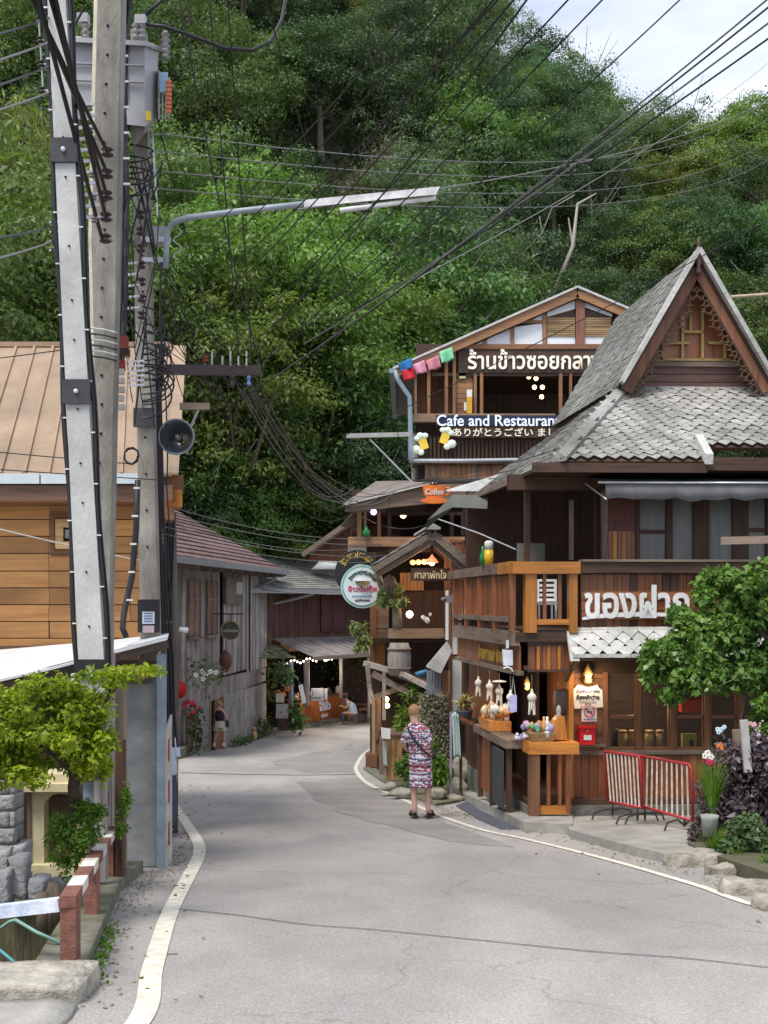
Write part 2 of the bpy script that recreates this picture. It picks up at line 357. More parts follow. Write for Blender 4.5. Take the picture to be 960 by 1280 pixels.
TR['bamboo']=[proto('bamboo_clump',plume_mesh('foliage',GREEN[3],46,8.5,.42,s),trunk_mesh('culm',BARKP,6,.09,3,s,1.5),0,'yellow green arching bamboo clump','bamboo') for s in (14,)]
TR['bamboo2']=[proto('bamboo_clump',plume_mesh('foliage',GREEN[5],42,8.5,.45,s,1.2,1.5),trunk_mesh('culm',BARKP,6,.09,3,s,1.5),0,'grey green drooping bamboo clump','bamboo') for s in (15,)]
ZV=['at the slope foot','low down','halfway up','high up','near the ridge','on the skyline']
def zone(p):
    u=480+F*p.x/p.y; v=HY-F*p.z/p.y
    zv=ZV[min(5,max(0,int((620-v)/100)))]
    zu='behind the leaning poles' if u<130 else 'right of the utility poles' if u<300 else 'above the road bend' if u<430 else 'left of the cafe' if u<560 else 'above the cafe gable' if u<760 else 'above the shingled gable' if u<900 else 'at the right edge'
    return zv,zu
def plant_tree(kind,p,s,rz=None,sz=1.,extra=None):
    pr=random.choice(TR[kind]); zv,zu=zone(p+Vector((0,0,pr['ch']*s)))
    r=thing(pr['kind'],p,extra or f"{pr['core']} {zv} {zu}",pr['cat'],f"{pr['core'].split(' ')[0]} {pr['cat']}s {zv} {zu}"[:70] if not extra else None)
    r.rotation_euler=(0,0,random.uniform(0,6.28) if rz is None else rz); r.scale=(s,s,s*sz)
    o=bpy.data.objects.new('foliage' if 'bamboo' in kind else 'crown',pr['crown']); COL.objects.link(o); o.parent=r; o.location=(0,0,pr['ch'])
    o=bpy.data.objects.new('culm' if 'bamboo' in kind else 'trunk',pr['trunk']); COL.objects.link(o); o.parent=r
    return r
rs=random.Random(21); ntree=0
row=0; y=YB+1
while y<YR+9:
    row+=1; half=y*.36+7; n=max(6,int(2*half/4.9))
    for i in range(n):
        x=-half+2*half*(i+rs.uniform(.1,.9))/n; yy=y+rs.uniform(-1.8,1.8); z=hz(x,yy)
        if z<gz(x,yy)+.3 and yy<50: continue
        u=480+F*x/yy; v=HY-F*(z+6)/yy
        if v<-150 and u<600: continue
        if x>1 and yy<62 and z<3: continue
        if yy>YR-6: kind=rs.choice(['open','open','mid','blue','dark'])
        else:
            nn=noise.noise(Vector((x*.06,yy*.06,z*.05+5)))
            kind=rs.choice(['bright','mid','mid','yellow'] if nn>.18 else ['mid','blue','dark','blue','mid'] if nn>-.12 else ['dark','dark','blue','mid','open'])
            if u<150 and 150<v<420 and rs.random()<.45: kind='bamboo'
            if 330<u<500 and 160<v<420 and rs.random()<.35: kind='bamboo2'
        s=rs.uniform(.75,1.25)*(1.+.12*(kind=='bright'))
        plant_tree(kind,Vector((x,yy,z-1.9)),s,sz=rs.uniform(.9,1.2)); ntree+=1
    y+=4.3
# the big bright trees that stand at the foot of the slope, over the street's roofs
for u,v,d,kind,s in [(255,430,47,'bright',1.25),(330,385,50,'bright',1.35),(300,500,46,'bright',1.2),(395,470,50,'bright',1.3),(455,500,52,'bright',1.1),
                     (370,545,50,'mid',1.1),(430,560,54,'mid',1.1),(250,570,46,'yellow',1.2),(300,585,50,'mid',.95),(485,440,56,'bright',1.),
                     (345,640,64,'dark',.9),(415,655,66,'dark',.9),(20,400,40,'mid',1.3),(100,380,46,'bright',1.2),(20,270,50,'bamboo',1.6),(60,210,60,'yellow',1.3),(570,330,64,'blue',1.5),(520,400,60,'mid',1.4)]:
    k_=(d+4)/d; p=P(u,v,d+4); s=s*k_; pr=TR[kind][0]; ch=(pr['ch'] or 5.)*s; g=hz(p.x,p.y); base=p.z-ch
    r=plant_tree(kind,Vector((p.x,p.y,base)),s)
    if base>g+.4:   # taller trunk down to the ground
        b=MB(); h=base-g+.6; b.tube([(0,0,-h/s),(0.1,0,-h/s*.5),(0,0,0)],[.34,.3,.26],7); me=b.mesh('trunk_base',BARK)
        o=bpy.data.objects.new('trunk_base',me); COL.objects.link(o); o.parent=r
# thicket trees along the foot, their trunks lost in the scrub
for k in range(46):
    x=rs.uniform(-19,7); yy=rs.uniform(47,60) if x<-3 else rs.uniform(53,62); s=rs.uniform(.6,.95); g_=max(hz(x,yy),gz(x,yy))
    pr=TR['mid'][0]; plant_tree(rs.choice(['mid','dark','bright','mid','yellow','blue']),Vector((x,yy,g_-5.2*s+rs.uniform(.6,3.5))),s)
for k in range(34):
    x=rs.uniform(-17,4); yy=rs.uniform(51,59); s=rs.uniform(.6,.9); plant_tree(rs.choice(['mid','dark','bright','mid','blue']),Vector((x,yy,-8.+rs.uniform(1.,9.))),s)
print('trees',ntree)
for u,v,d,kind,s in [(235,640,50,'mid',.7),(262,655,50,'dark',.65),(290,640,50,'bright',.7),(318,650,53,'mid',.7),(345,655,54,'mid',.65),(372,640,54,'bright',.7),(398,655,54,'dark',.65),(425,640,56,'mid',.7),(250,600,52,'mid',.7),(410,600,57,'mid',.8),(300,610,53,'dark',.75),(355,615,56,'yellow',.8)]:
    p=P(u,v,d); plant_tree(kind,Vector((p.x,p.y,p.z-TR[kind][0]['ch']*s)),s)
# bare pale leaning trunks seen in front of the dark wood
for (u,v,d,u2,v2,r0) in [(690,372,84,722,255,.2),(640,372,84,640,335,.13),(652,372,84,650,330,.13),(500,100,100,510,30,.3),(640,330,70,690,260,.05)]:
    a=P(u,v,d);e=P(u2,v2,d); b=MB(); m_=a.lerp(e,.55)+Vector((.5,0,0)); b.tube([a,m_,e,e+Vector((1.4,0,.8))],[r0,r0*.8,r0*.55,.04],6)
    b.tube([m_,m_+(e-a)*.3+Vector((-.9,0,0))],[r0*.5,.05],5)
    b.build('bare_tree',BARKP,label=f"pale bare {'forked ' if r0>.15 else 'thin '}trunk "+('leaning above the cafe gable' if u==690 else 'upright left of the leaning one above the cafe gable' if u==640 and d==84 else 'upright between the leaning one and the thin one' if u==652 else 'in the dark gap high on the hill' if u==500 else 'rising right of the poles high on the hill' if u==352 else 'slanting low over the cafe gable'),cat='tree trunk')
# understory: leaf litter and shrubs nobody could count
rng=np.random.default_rng(5); n=70000
yy=rng.uniform(YB-3,YR+6,n); xx=(rng.uniform(-1,1,n))*(yy*.36+6); zz=np.array([hz(a,b) for a,b in zip(xx,yy)])
bump=np.array([noise.noise(Vector((a*.35,b*.35,1))) for a,b in zip(xx,yy)])
ok=zz>gz(0,60)+.5; pos=np.stack([xx,yy,zz+np.clip(bump,0,1)*2.5+rng.uniform(0,.7,n)],1)[ok]
v,f=leaves(pos,rng.normal(size=pos.shape)+np.array([0,-.6,.7]),rng.uniform(.3,.75,len(pos)),.5,.2,rng)
link('undergrowth',npmesh('undergrowth',v,f,GREEN[2]),kind='stuff')
# ================================================================ GROUND, ROAD
def kerbx(y): return float(np.interp(y,[5,7,11.2,12.6,14],[-1.75,-1.93,-2.62,-2.62,-2.7]))
def gl(x,y):
    z=gz(x,y)
    if x<kerbx(y)-.12 and 7.55<y<12.2: z-=1.0
    return z
ASPH=None
def _road(m):
    t,N_,L_,bs=nodes(m); tc=N_('ShaderNodeTexCoord')
    n1=N_('ShaderNodeTexNoise'); n1.inputs['Scale'].default_value=.45; n1.inputs['Detail'].default_value=5; n1.inputs['Distortion'].default_value=.8
    mp_=N_('ShaderNodeMapping'); mp_.inputs['Scale'].default_value=(.8,.35,1); L_(tc.outputs['Object'],mp_.inputs[0]); L_(mp_.outputs[0],n1.inputs[0])
    r1=_ramp(N_,[(.30,(.285,.265,.248)),(.48,(.36,.336,.315)),(.66,(.42,.395,.37))]); L_(n1.outputs['Fac'],r1.inputs[0])
    n2=N_('ShaderNodeTexNoise'); n2.inputs['Scale'].default_value=60; n2.inputs['Detail'].default_value=4; L_(tc.outputs['Object'],n2.inputs[0])
    r2=_ramp(N_,[(.35,(.72,.72,.72)),(.65,(1.12,1.12,1.12))]); L_(n2.outputs['Fac'],r2.inputs[0])
    m1=N_('ShaderNodeMix'); m1.data_type='RGBA'; m1.blend_type='MULTIPLY'; m1.inputs[0].default_value=1; L_(r1.outputs[0],m1.inputs[6]); L_(r2.outputs[0],m1.inputs[7])
    # wheel polish / damp streaks
    n3=N_('ShaderNodeTexNoise'); n3.inputs['Scale'].default_value=1.6; n3.inputs['Detail'].default_value=6; m3=N_('ShaderNodeMapping'); m3.inputs['Scale'].default_value=(1,.6,1); L_(tc.outputs['Object'],m3.inputs[0]); L_(m3.outputs[0],n3.inputs[0])
    r3=_ramp(N_,[(.40,(.9,.9,.9)),(.6,(1.04,1.03,1.02))]); L_(n3.outputs['Fac'],r3.inputs[0])
    m2=N_('ShaderNodeMix'); m2.data_type='RGBA'; m2.blend_type='MULTIPLY'; m2.inputs[0].default_value=.8; L_(m1.outputs[2],m2.inputs[6]); L_(r3.outputs[0],m2.inputs[7])
    # fine cracks
    vo=N_('ShaderNodeTexVoronoi'); vo.feature='DISTANCE_TO_EDGE'; vo.inputs['Scale'].default_value=.33; nd=N_('ShaderNodeTexNoise'); nd.inputs['Scale'].default_value=1.5; nd.inputs['Detail'].default_value=6
    ad=N_('ShaderNodeVectorMath'); ad.operation='MULTIPLY_ADD'; ad.inputs[1].default_value=(1.1,1.1,0); L_(tc.outputs['Object'],nd.inputs[0]); L_(nd.outputs['Color'],ad.inputs[0]); L_(tc.outputs['Object'],ad.inputs[2]); L_(ad.outputs[0],vo.inputs['Vector'])
    rv=_ramp(N_,[(.0,(.62,.6,.58)),(.004,(1,1,1))]); L_(vo.outputs['Distance'],rv.inputs[0])
    m4=N_('ShaderNodeMix'); m4.data_type='RGBA'; m4.blend_type='MULTIPLY'; m4.inputs[0].default_value=.7; L_(m2.outputs[2],m4.inputs[6]); L_(rv.outputs[0],m4.inputs[7])
    L_(m4.outputs[2],bs.inputs['Base Color']); bs.inputs['Roughness'].default_value=.82
    bp=N_('ShaderNodeBump'); bp.inputs['Strength'].default_value=.5; bp.inputs['Distance'].default_value=.01; L_(n2.outputs['Fac'],bp.inputs['Height']); L_(bp.outputs[0],bs.inputs['Normal'])
ROADM=mat('worn_asphalt',_road)
PATCH=plain('dark_asphalt',(.29,.272,.257),rough=.8,scale=1.2,var=.2,bump=.5,bscale=60)
CONC=plain('concrete',(.33,.315,.285),rough=.85,scale=2.5,var=.35,bump=.4,bscale=30)
CONCD=plain('mossy_concrete',(.20,.19,.155),rough=.9,scale=3,c2=(.07,.085,.03),bump=.6,bscale=20)
SOIL=plain('soil',(.11,.095,.065),rough=1,scale=1.5,c2=(.055,.065,.025),bump=.8,bscale=8)
PAINT=plain('road_paint',(.72,.68,.58),rough=.6,scale=9,var=.28,bump=.2,bscale=60)
xs=np.concatenate([np.arange(-40,-8,2.),np.arange(-8,8.01,.2),np.arange(10,46,2.)]); ys=np.concatenate([np.arange(-6,4,1.),np.arange(4,14,.2),np.arange(14,60,1.)])
V=[(x,y,gl(x,y)-.012) for y in ys for x in xs]; k=len(xs)
link('ground',npmesh('ground',V,[(j*k+i,j*k+i+1,(j+1)*k+i+1,(j+1)*k+i) for j in range(len(ys)-1) for i in range(k-1)],SOIL),kind='structure')
def strip(name,L_,R_,m,off,**k):
    """sheet between two ground polylines (world xy)"""
    n=len(L_); V=[];cols=7
    for a,b in zip(L_,R_):
        for j in range(cols):
            x=a[0]+(b[0]-a[0])*j/(cols-1); y=a[1]+(b[1]-a[1])*j/(cols-1); V.append((x,y,gz(x,y)+off))
    return link(name,npmesh(name,V,[(i*cols+j,i*cols+j+1,(i+1)*cols+j+1,(i+1)*cols+j) for i in range(n-1) for j in range(cols-1)],m),**k)
def dens(pts,n=10):
    out=[]; P_=[Vector((p[0],p[1],0)) for p in pts]
    for i in range(len(P_)-1):
        p0=P_[max(i-1,0)];p1=P_[i];p2=P_[i+1];p3=P_[min(i+2,len(P_)-1)]
        for j in range(n):
            t=j/n; out.append(.5*((2*p1)+(p2-p0)*t+(2*p0-5*p1+4*p2-p3)*t*t+(3*p1-p0-3*p2+p3)*t**3))
    return out+[P_[-1]]
ll=[G(*p) for p in [(172,1280),(191,1210),(213,1140),(238,1092),(249,1068),(247,1052),(236,1034),(222,1013),(210,995)]]
left=[(-1.55,-6),(-1.56,2),(-1.62,5)]+[(p.x,p.y) for p in ll]+[(-4.9,25),(-6.4,32),(-7.0,36)]
rl=[G(*p) for p in [(960,1137),(870,1107),(760,1075),(660,1050),(600,1037),(545,1018),(500,998),(462,981),(448,968),(446,956),(462,937),(492,925)]]
right=[(7.4,-6),(6.2,2),(4.6,7.2)]+[(p.x,p.y) for p in rl]
# the road sheet
Lp=[(-2.0,-6),(-2.08,7),(-2.77,11.2),(-2.8,12.6),(-2.95,14),(-3.6,17),(-5.2,26),(-6.6,33),(-6.2,36.5),(-4.9,43.5),(-3.2,47.5),(-1.2,52),(1,56)]
Rp=[(9,-6),(6,7),(4.0,11.2),(3.3,14),(2.6,17),(2.0,26),(2.0,33),(3,36.5),(6,43.5),(10,47.5),(13,52),(15,56)]
strip('road',dens(Lp),dens(Rp),ROADM,.0,kind='structure')
def line(name,pts,wd,m,off,n=10,**k):
    c=dens(pts,n); Lq=[];Rq=[]
    for i,p in enumerate(c):
        d=(c[min(i+1,len(c)-1)]-c[max(i-1,0)]).normalized(); q=Vector((-d.y,d.x,0))*wd/2; Lq.append(p+q);Rq.append(p-q)
    V=[]
    for a,b in zip(Lq,Rq): V+=[(a.x,a.y,gz(a.x,a.y)+off),(b.x,b.y,gz(b.x,b.y)+off)]
    return link(name,npmesh(name,V,[(2*i,2*i+1,2*i+3,2*i+2) for i in range(len(c)-1)],m),**k)
line('edge_line_left',left,.15,PAINT,.009,kind='structure'); line('edge_line_right',right,.10,PAINT,.009,kind='structure')
TAR=plain('crack_filler',(.09,.085,.08),rough=.9,bump=0)
def gp(*a): return [(G(u,v).x,G(u,v).y) for u,v in a]
line('road_joint',gp((226,966),(300,968),(380,969),(452,968)),.10,TAR,.008,kind='structure')
line('road_crack',gp((225,1137),(300,1145),(380,1156),(470,1163),(600,1176),(740,1190),(850,1198),(960,1210)),.016,TAR,.008,kind='structure')
line('road_crack',gp((205,1193),(212,1193.5),(222,1193)),.02,TAR,.008,kind='structure')
# darker asphalt patches on the road ahead
def patch(pix,name='road_patch'):
    c=[G(u,v) for u,v in pix]; V=[]; 
    cc=sum(c,Vector())/len(c); ring=[]
    for i in range(len(c)):
        a=c[i];b=c[(i+1)%len(c)]
        for j in range(6):
            p=a.lerp(b,j/6); q=(p-cc).normalized(); p=p+q*(noise.noise(p*2.2)*.3+noise.noise(p*9)*.12); ring.append((p.x,p.y,gz(p.x,p.y)+.004))
    V=[(cc.x,cc.y,gz(cc.x,cc.y)+.004)]+ring; n=len(ring)
    me=bpy.data.meshes.new(name); me.from_pydata(V,[],[(0,1+i,1+(i+1)%n) for i in range(n)]); me.materials.append(PATCH); link(name,me,kind='structure')
patch([(452,972),(480,995),(560,1030),(640,1058),(560,1052),(440,1020),(395,1000),(370,978)])
patch([(330,952),(440,930),(452,945),(445,966),(380,966)])
# -------------------------------------------------- pavement and kerbs on the right
pv=thing('pavement',(3.4,15.5,-3.2),None,None); pv['kind']='structure'
def slabpoly(name,pix,h,m,parent,depth=.35,off=None,jit=.02):
    pts=[]
    for u,v in pix:
        g=G(u,v); pts.append(Vector((g.x,g.y,gz(g.x,g.y)+h)))
    b=MB(); b.slab([p-Vector((0,0,depth)) for p in pts],(0,0,depth)); return b.build(name,m,parent)
slabpoly('paving_slab',[(712,1047),(770,1064),(842,1082),(905,1078),(960,1100),(1100,1120),(1100,1000),(700,1018)],.11,CONC,pv)
_rs=plain('rough_stone',(.36,.33,.27),rough=.95,scale=6,var=.5,bump=1,bscale=25); KST=[(868,1082,.62,.3,.17),(900,1092,.34,.22,.1),(940,1116,.62,.3,.12),(985,1135,.6,.3,.12)]
slabpoly('doorstep',[(578,1000),(618,1020),(655,1040),(716,1043),(716,1010),(640,990),(588,984)],.14,CONC,pv)
slabpoly('drain_cover',[(583,1003),(600,1013),(626,1026),(650,1037),(626,1037),(596,1024),(570,1008)],.02,plain('slate_blue_cover',(.09,.10,.125),rough=.7),pv,.1)
slabpoly('verge',[(454,962),(475,976),(500,990),(520,1000),(545,1008),(575,1003),(560,985),(500,965),(470,950)],.05,CONCD,pv,.2)
# kerb along the far left row of buildings
kb=thing('kerb',(-6,36,-5),None,None); kb['kind']='structure'
kp=gp((215,951),(262,938),(337,919),(372,914),(440,901))
for i in range(len(kp)-1):
    a=Vector((*kp[i],0));b=Vector((*kp[i+1],0)); n=max(1,int((b-a).length/2.2)); q=(b-a).normalized().cross(Vector((0,0,1)))*-.4
    for j in range(n):
        p=a.lerp(b,j/n);r=a.lerp(b,(j+.985)/n); z=gz(0,p.y)
        m_=MB(); m_.hexa([Vector((x.x,x.y,z+dz)) for dz in(-.2,.16) for x in(p,r,r+q,p+q)]); m_.build('kerb_stone',CONCD,kb)
# -------------------------------------------------- drain pit and kerb wall near left
kw=thing('retaining_kerb',(-2.3,9,-2.6),None,None); kw['kind']='structure'
ky=[7.5,8.4,9.6,11,12.2]
for i in range(4):
    y0,y1=ky[i],ky[i+1]-.01; x0,x1=kerbx(y0),kerbx(y1)
    b=MB(); z0=gz(0,y0);z1=gz(0,y1)
    b.hexa([Vector(p) for p in[(x0-.34,y0,z0-1.1),(x0,y0,z0-.3),(x1,y1,z1-.3),(x1-.34,y1,z1-1.1),(x0-.34,y0,z0+.13),(x0,y0,z0+.12),(x1,y1,z1+.12),(x1-.34,y1,z1+.13)]]); b.build('kerb_block',CONCD,kw)
MOSSW=plain('mossy_planks',(.115,.10,.06),rough=.95,scale=3,c2=(.05,.055,.02),stretch=(3,3,.4),bump=.9,bscale=12)
for i,(x0,x1) in enumerate([(-4.6,-4.2),(-4.2,-3.75),(-3.75,-3.4),(-3.4,-3.05),(-3.05,-2.75),(-2.75,-2.5)]):
    b=MB(); b.box(((x0+x1)/2,9.75+.03*(i%2),gz(0,9.7)-.5),(x1-x0-.012,.12,1.05)); b.build('pit_board',MOSSW,kw)
ROUGHC=plain('pitted_concrete',(.42,.39,.33),rough=.9,scale=7,var=.45,bump=.9,bscale=22)
def lumpbox(c,d,n=6,jit=.02,rx=.25):
    """box with eased uneven edges"""
    bm=bmesh.new(); bmesh.ops.create_cube(bm,size=1); bmesh.ops.subdivide_edges(bm,edges=bm.edges,cuts=n,use_grid_fill=True)
    b=MB(); c=Vector(c)
    for v in bm.verts:
        q=v.co*2; s=max(abs(q.x),abs(q.y),abs(q.z)); rr=q.normalized()*(1.25); q=q.lerp(rr,rx); v.co=Vector((q.x*d[0]/2,q.y*d[1]/2,q.z*d[2]/2)); v.co+=Vector([noise.noise(v.co*5+c+Vector((i*9,0,0)))*jit*2 for i in range(3)])
    b.add([c+v.co for v in bm.verts],[tuple(x.index for x in f.verts) for f in bm.faces],True); bm.free(); return b
lumpbox((-2.85,7.25,gz(0,7.25)-.03),(1.9,.5,.34),8,.012,.05).build('concrete_block',ROUGHC,label='pitted pale concrete block edging the drain in the bottom left corner',cat='concrete block',at=(-2.85,7.25,-2.7))
lumpbox((-2.75,6.6,gz(0,6.6)-.1),(1.75,.62,.26),8,.01,.04).build('concrete_slab',CONC,label='flat grey concrete slab at the very bottom left, in front of the pitted block',cat='slab',at=(-2.75,6.6,-2.6))
# grit and pebbles along the road edges
def grit(name,pts,n,wd,m,seed,s=(.008,.022)):
    rg=random.Random(seed); b=MB(); c=dens(pts,8)
    for i in range(n):
        p=c[rg.randrange(len(c)-1)]; x=p.x+rg.gauss(0,wd); y=p.y+rg.uniform(-.35,.35); r_=rg.uniform(*s); z=gz(x,y)+r_*.3
        o=len(b.v); b.add([(x+r_,y,z),(x,y+r_*.8,z),(x-r_*.9,y,z),(x,y-r_,z),(x+r_*.1,y,z+r_*.7),(x,y,z-r_*.5)],[(0,1,4),(1,2,4),(2,3,4),(3,0,4),(1,0,5),(2,1,5),(3,2,5),(0,3,5)])
    b.build(name,m,kind='stuff')
PEB=plain('pebble',(.30,.27,.23),rough=.9,scale=9,var=.5,bump=0)
grit('gravel',[(-1.95,7),(-2.3,9),(-2.5,11),(-2.45,12.6),(-2.75,14),(-3.3,16)],900,.13,PEB,1)
grit('gravel',[(4.4,7.4),(3.8,10.5),(3.0,13),(2.5,15.3)],300,.1,PEB,2); grit('gravel',[(2.0,15.8),(1.2,18),(.6,20.5)],400,.06,PEB,3)
lfm=leafmat('litter',(.10,.06,.02),(.30,.20,.07),objvar=0); rgl=np.random.default_rng(4); nL=260
yl=rgl.uniform(7,24,nL); xl=np.where(rgl.random(nL)<.6,np.interp(yl,[7,11.2,14,17,24],[-1.8,-2.45,-2.6,-3.3,-4.6])+rgl.exponential(.25,nL),np.interp(yl,[7,11,15,18,24],[4.3,3.6,2.5,1.4,.3])-rgl.exponential(.3,nL))
pl_=np.stack([xl,yl,np.array([gz(a,c) for a,c in zip(xl,yl)])+.012],1); v,f=leaves(pl_,rgl.normal(size=(nL,3))*.15+np.array([0,0,1]),rgl.uniform(.03,.07,nL),.55,0,rgl); link('fallen_leaves',npmesh('fallen_leaves',v,f,lfm),kind='stuff')
for u_,v_,a_,b_,c_ in KST: q=G(u_,v_); lumpbox((q.x,q.y,gz(0,q.y)+.02),(a_,b_,c_*1.5),7,.03,.35).build('kerb_stone',MATS['rough_stone'],pv)
# red and white guard rail
RED=plain('rail_brown',(.24,.10,.075),rough=.75,scale=14,var=.35,bump=.5,weather=.35); WHT=plain('rail_white',(.70,.67,.62),rough=.7,scale=14,var=.3,bump=.5,weather=.3)
gr=thing('guard_rail',(-2.3,9,-2.6),'low concrete guard rail painted in red brown and white blocks beside the drain','guard rail')
pb=[G(88,1228),G(115,1160),G(137,1110)]; pb=[Vector((p.x,p.y,gz(0,p.y)+.1)) for p in pb]; tops=[p+Vector((0,0,.46)) for p in pb]
for p in pb: b=MB(); b.box(p+Vector((0,0,.2)),(.105,.12,.5)); b.build('post',RED,gr)
a,e=tops[0]-Vector((0,.07,0)),tops[2]+Vector((0,.1,0))
for i in range(9):
    b=MB(); b.bar(a.lerp(e,i/9),a.lerp(e,(i+.998)/9),.11,.075); b.build('painted_block',RED if i%2==0 else WHT,gr)
b=MB(); b.bar(tops[0]+Vector((-.05,0,-.03)),P(-60,1146,7.9),.1,.085); b.build('cross_rail',plain('rail_white_blue',(.62,.66,.72),rough=.6,scale=8,c2=(.35,.42,.6),bump=.2),gr)
HOSE=plain('hose_teal',(.08,.28,.30),rough=.4,bump=0)
b=MB(); b.tube([P(-20,1175,8.3),P(12,1152,8.3),P(20,1150,8.2),P(45,1165,8.1),P(78,1180,8.1)],.014,6); b.build('garden_hose',plain('hose_green',(.20,.36,.30),rough=.4,bump=0),label='pale green hose hanging over the drain below the cross rail',cat='hose')
b=MB(); b.tube([P(-30,1182,8.3),P(0,1188,8.2),P(18,1203,8.1),P(30,1226,8.05)],.014,6); b.build('garden_hose',HOSE,label='teal blue hose curving down into the drain, lowest of the two hoses',cat='hose')
# ================================================================ BUILDING HELPERS
class Fr:
    """building frame: a along the front, b to the back, z up; px() reads a place off a facade plane"""
    def __init__(s,O,u,v): s.O=Vector((*O,0)); s.u=Vector((*u,0)); s.v=Vector((*v,0))
    def __call__(s,a,b,z): p=s.O+s.u*a+s.v*b; return Vector((p.x,p.y,z))
    def px(s,u,v,b):
        t=(u-480)/F; a=(s.O.x+b*s.v.x-t*(s.O.y+b*s.v.y))/(t*s.u.y-s.u.x); Y=s.O.y+a*s.u.y+b*s.v.y; return a,(HY-v)/F*Y
    def pb(s,u,v,a):
        t=(u-480)/F; b=(s.O.x+a*s.u.x-t*(s.O.y+a*s.u.y))/(t*s.v.y-s.v.x); Y=s.O.y+a*s.u.y+b*s.v.y; return b,(HY-v)/F*Y
def fb(name,m,par,fr,a0,a1,b0,b1,z0,z1,**k):
    b=MB(); b.fbox(fr,a0,a1,b0,b1,z0,z1); return b.build(name,m,par,**k)
def pr(name,m,par,fr,u0,v0,u1,v1,b,t,**k):
    """box whose front face fills the rectangle (u0,v0)-(u1,v1) measured on plane b; thickness t backwards"""
    a0,z1=fr.px(u0,v0,b); a1,_=fr.px(u1,v1,b); um=(u0+u1)/2; z1=fr.px(um,v0,b)[1]; z0=fr.px(um,v1,b)[1]
    return fb(name,m,par,fr,a0,a1,b,b+t,z0,z1,**k)
def poly(name,m,par,fr,pix,b,t,**k):
    q=MB(); pts=[]
    for u,v in pix: a,z=fr.px(u,v,b); pts.append(fr(a,b,z))
    q.slab(pts,fr.v*t); return q.build(name,m,par,**k)
def vbr(par,m,fr,u0,v0,u1,v1,b,t,n,name='plank',gap=.008,jit=.006,**k):
    a0,_=fr.px(u0,v0,b);a1,_=fr.px(u1,v1,b); um=(u0+u1)/2; z1=fr.px(um,v0,b)[1]; z0=fr.px(um,v1,b)[1]; w_=(a1-a0)/n
    mm=m if isinstance(m,list) else [m]
    for i in range(n):
        j=random.uniform(-jit,jit); fb(name,random.choice(mm),par,fr,a0+i*w_+gap/2,a0+(i+1)*w_-gap/2,b+j,b+t+j,z0,z1)
def hbr(par,m,fr,u0,v0,u1,v1,b,t,n,name='plank',gap=.008,jit=.006,split=0,lap=0):
    a0,_=fr.px(u0,v0,b);a1,_=fr.px(u1,v1,b); um=(u0+u1)/2; z1=fr.px(um,v0,b)[1]; z0=fr.px(um,v1,b)[1]; h=(z1-z0)/n
    for i in range(n):
        cuts=[a0]+([a0+(a1-a0)*random.uniform(.2,.8)] if split and random.random()<.7 else [])+[a1]
        for c0,c1 in zip(cuts,cuts[1:]):
            j=random.uniform(-jit,jit); q=MB(); zz0,zz1=z0+i*h+gap/2,z0+(i+1)*h-gap/2
            p=[fr(a,bb,z) for z,o in((zz0,-lap),(zz1,0)) for a,bb in((c0+gap/3,b+j+o),(c1-gap/3,b+j+o),(c1-gap/3,b+t),(c0+gap/3,b+t))]
            q.hexa(p); q.build(name,m,par)
def vbs(par,m,fr,a,b0,b1,z0,z1,t,n,name='plank',gap=.008,jit=.006,fill=1.):
    """vertical boards on a side wall (plane a), running back from b0 to b1"""
    w_=(b1-b0)/n
    for i in range(n):
        j=random.uniform(-jit,jit); fb(name,m,par,fr,a+j,a+t+j,b0+i*w_+gap/2,b0+(i+fill)*w_-gap/2,z0,z1)
def tile_mesh(w_,h,t,m,kind='diamond'):
    """roof tile lying in local xy (x across, y up-slope), origin at its pointed foot"""
    if kind=='diamond': pts=[(0,0),(w_/2,h*.6),(w_/2,h),(-w_/2,h),(-w_/2,h*.6)]
    else: pts=[(-w_/2,0),(w_/2,0),(w_/2,h),(-w_/2,h)]
    b=MB(); b.slab([Vector((x,y,0)) for x,y in pts],(0,0,t)); b.m=[0,0]+[1]*(len(b.m)-2); return b.mesh('tile',[m,TEDGE])
def tiled(par,m,p00,p10,p01,p11,du,dv,t=.018,kind='diamond',name='tile',joined=False,skip=None,jit=.012,over=1.55):
    """cover the quad (eave p00-p10, ridge p01-p11) with lapped staggered tiles"""
    p00,p10,p01,p11=map(Vector,(p00,p10,p01,p11)); hgt=((p01-p00).length+(p11-p10).length)/2; rows=max(1,round(hgt/dv)); n=0
    me=tile_mesh(du*.985,dv*over,t,m,kind); acc=MB()
    for r in range(rows):
        f=r/rows; a=p00.lerp(p01,f); b=p10.lerp(p11,f); L_=(b-a).length; ax=(b-a).normalized(); upv=(p01-p00).lerp(p11-p10,.5); upv=(upv-ax*upv.dot(ax)).normalized(); nn=ax.cross(upv).normalized()
        cnt=int(L_/du)
        for i in range(cnt+1):
            x=(i+(.5 if r%2 else 0))*du
            if x>L_+du*.2: continue
            o=a+ax*x+nn*(.02+random.uniform(0,jit)); tl=.06+random.uniform(-.012,.012)
            y=(upv-nn*tl).normalized(); z=ax.cross(y).normalized()
            M=Matrix(((ax.x,y.x,z.x,o.x),(ax.y,y.y,z.y,o.y),(ax.z,y.z,z.z,o.z),(0,0,0,1)))@Matrix.Rotation(random.uniform(-.012,.012),4,'Z')
            if joined: acc.add([M@v.co for v in me.vertices],[tuple(q.vertices) for q in me.polygons]); acc.m[-len(me.polygons):]=[q.material_index for q in me.polygons]
            else: inst(name,me,M,par)
            n+=1
    if joined: acc.build(name if not joined else name+'_field',[m,TEDGE],par,kind='stuff')
    return n
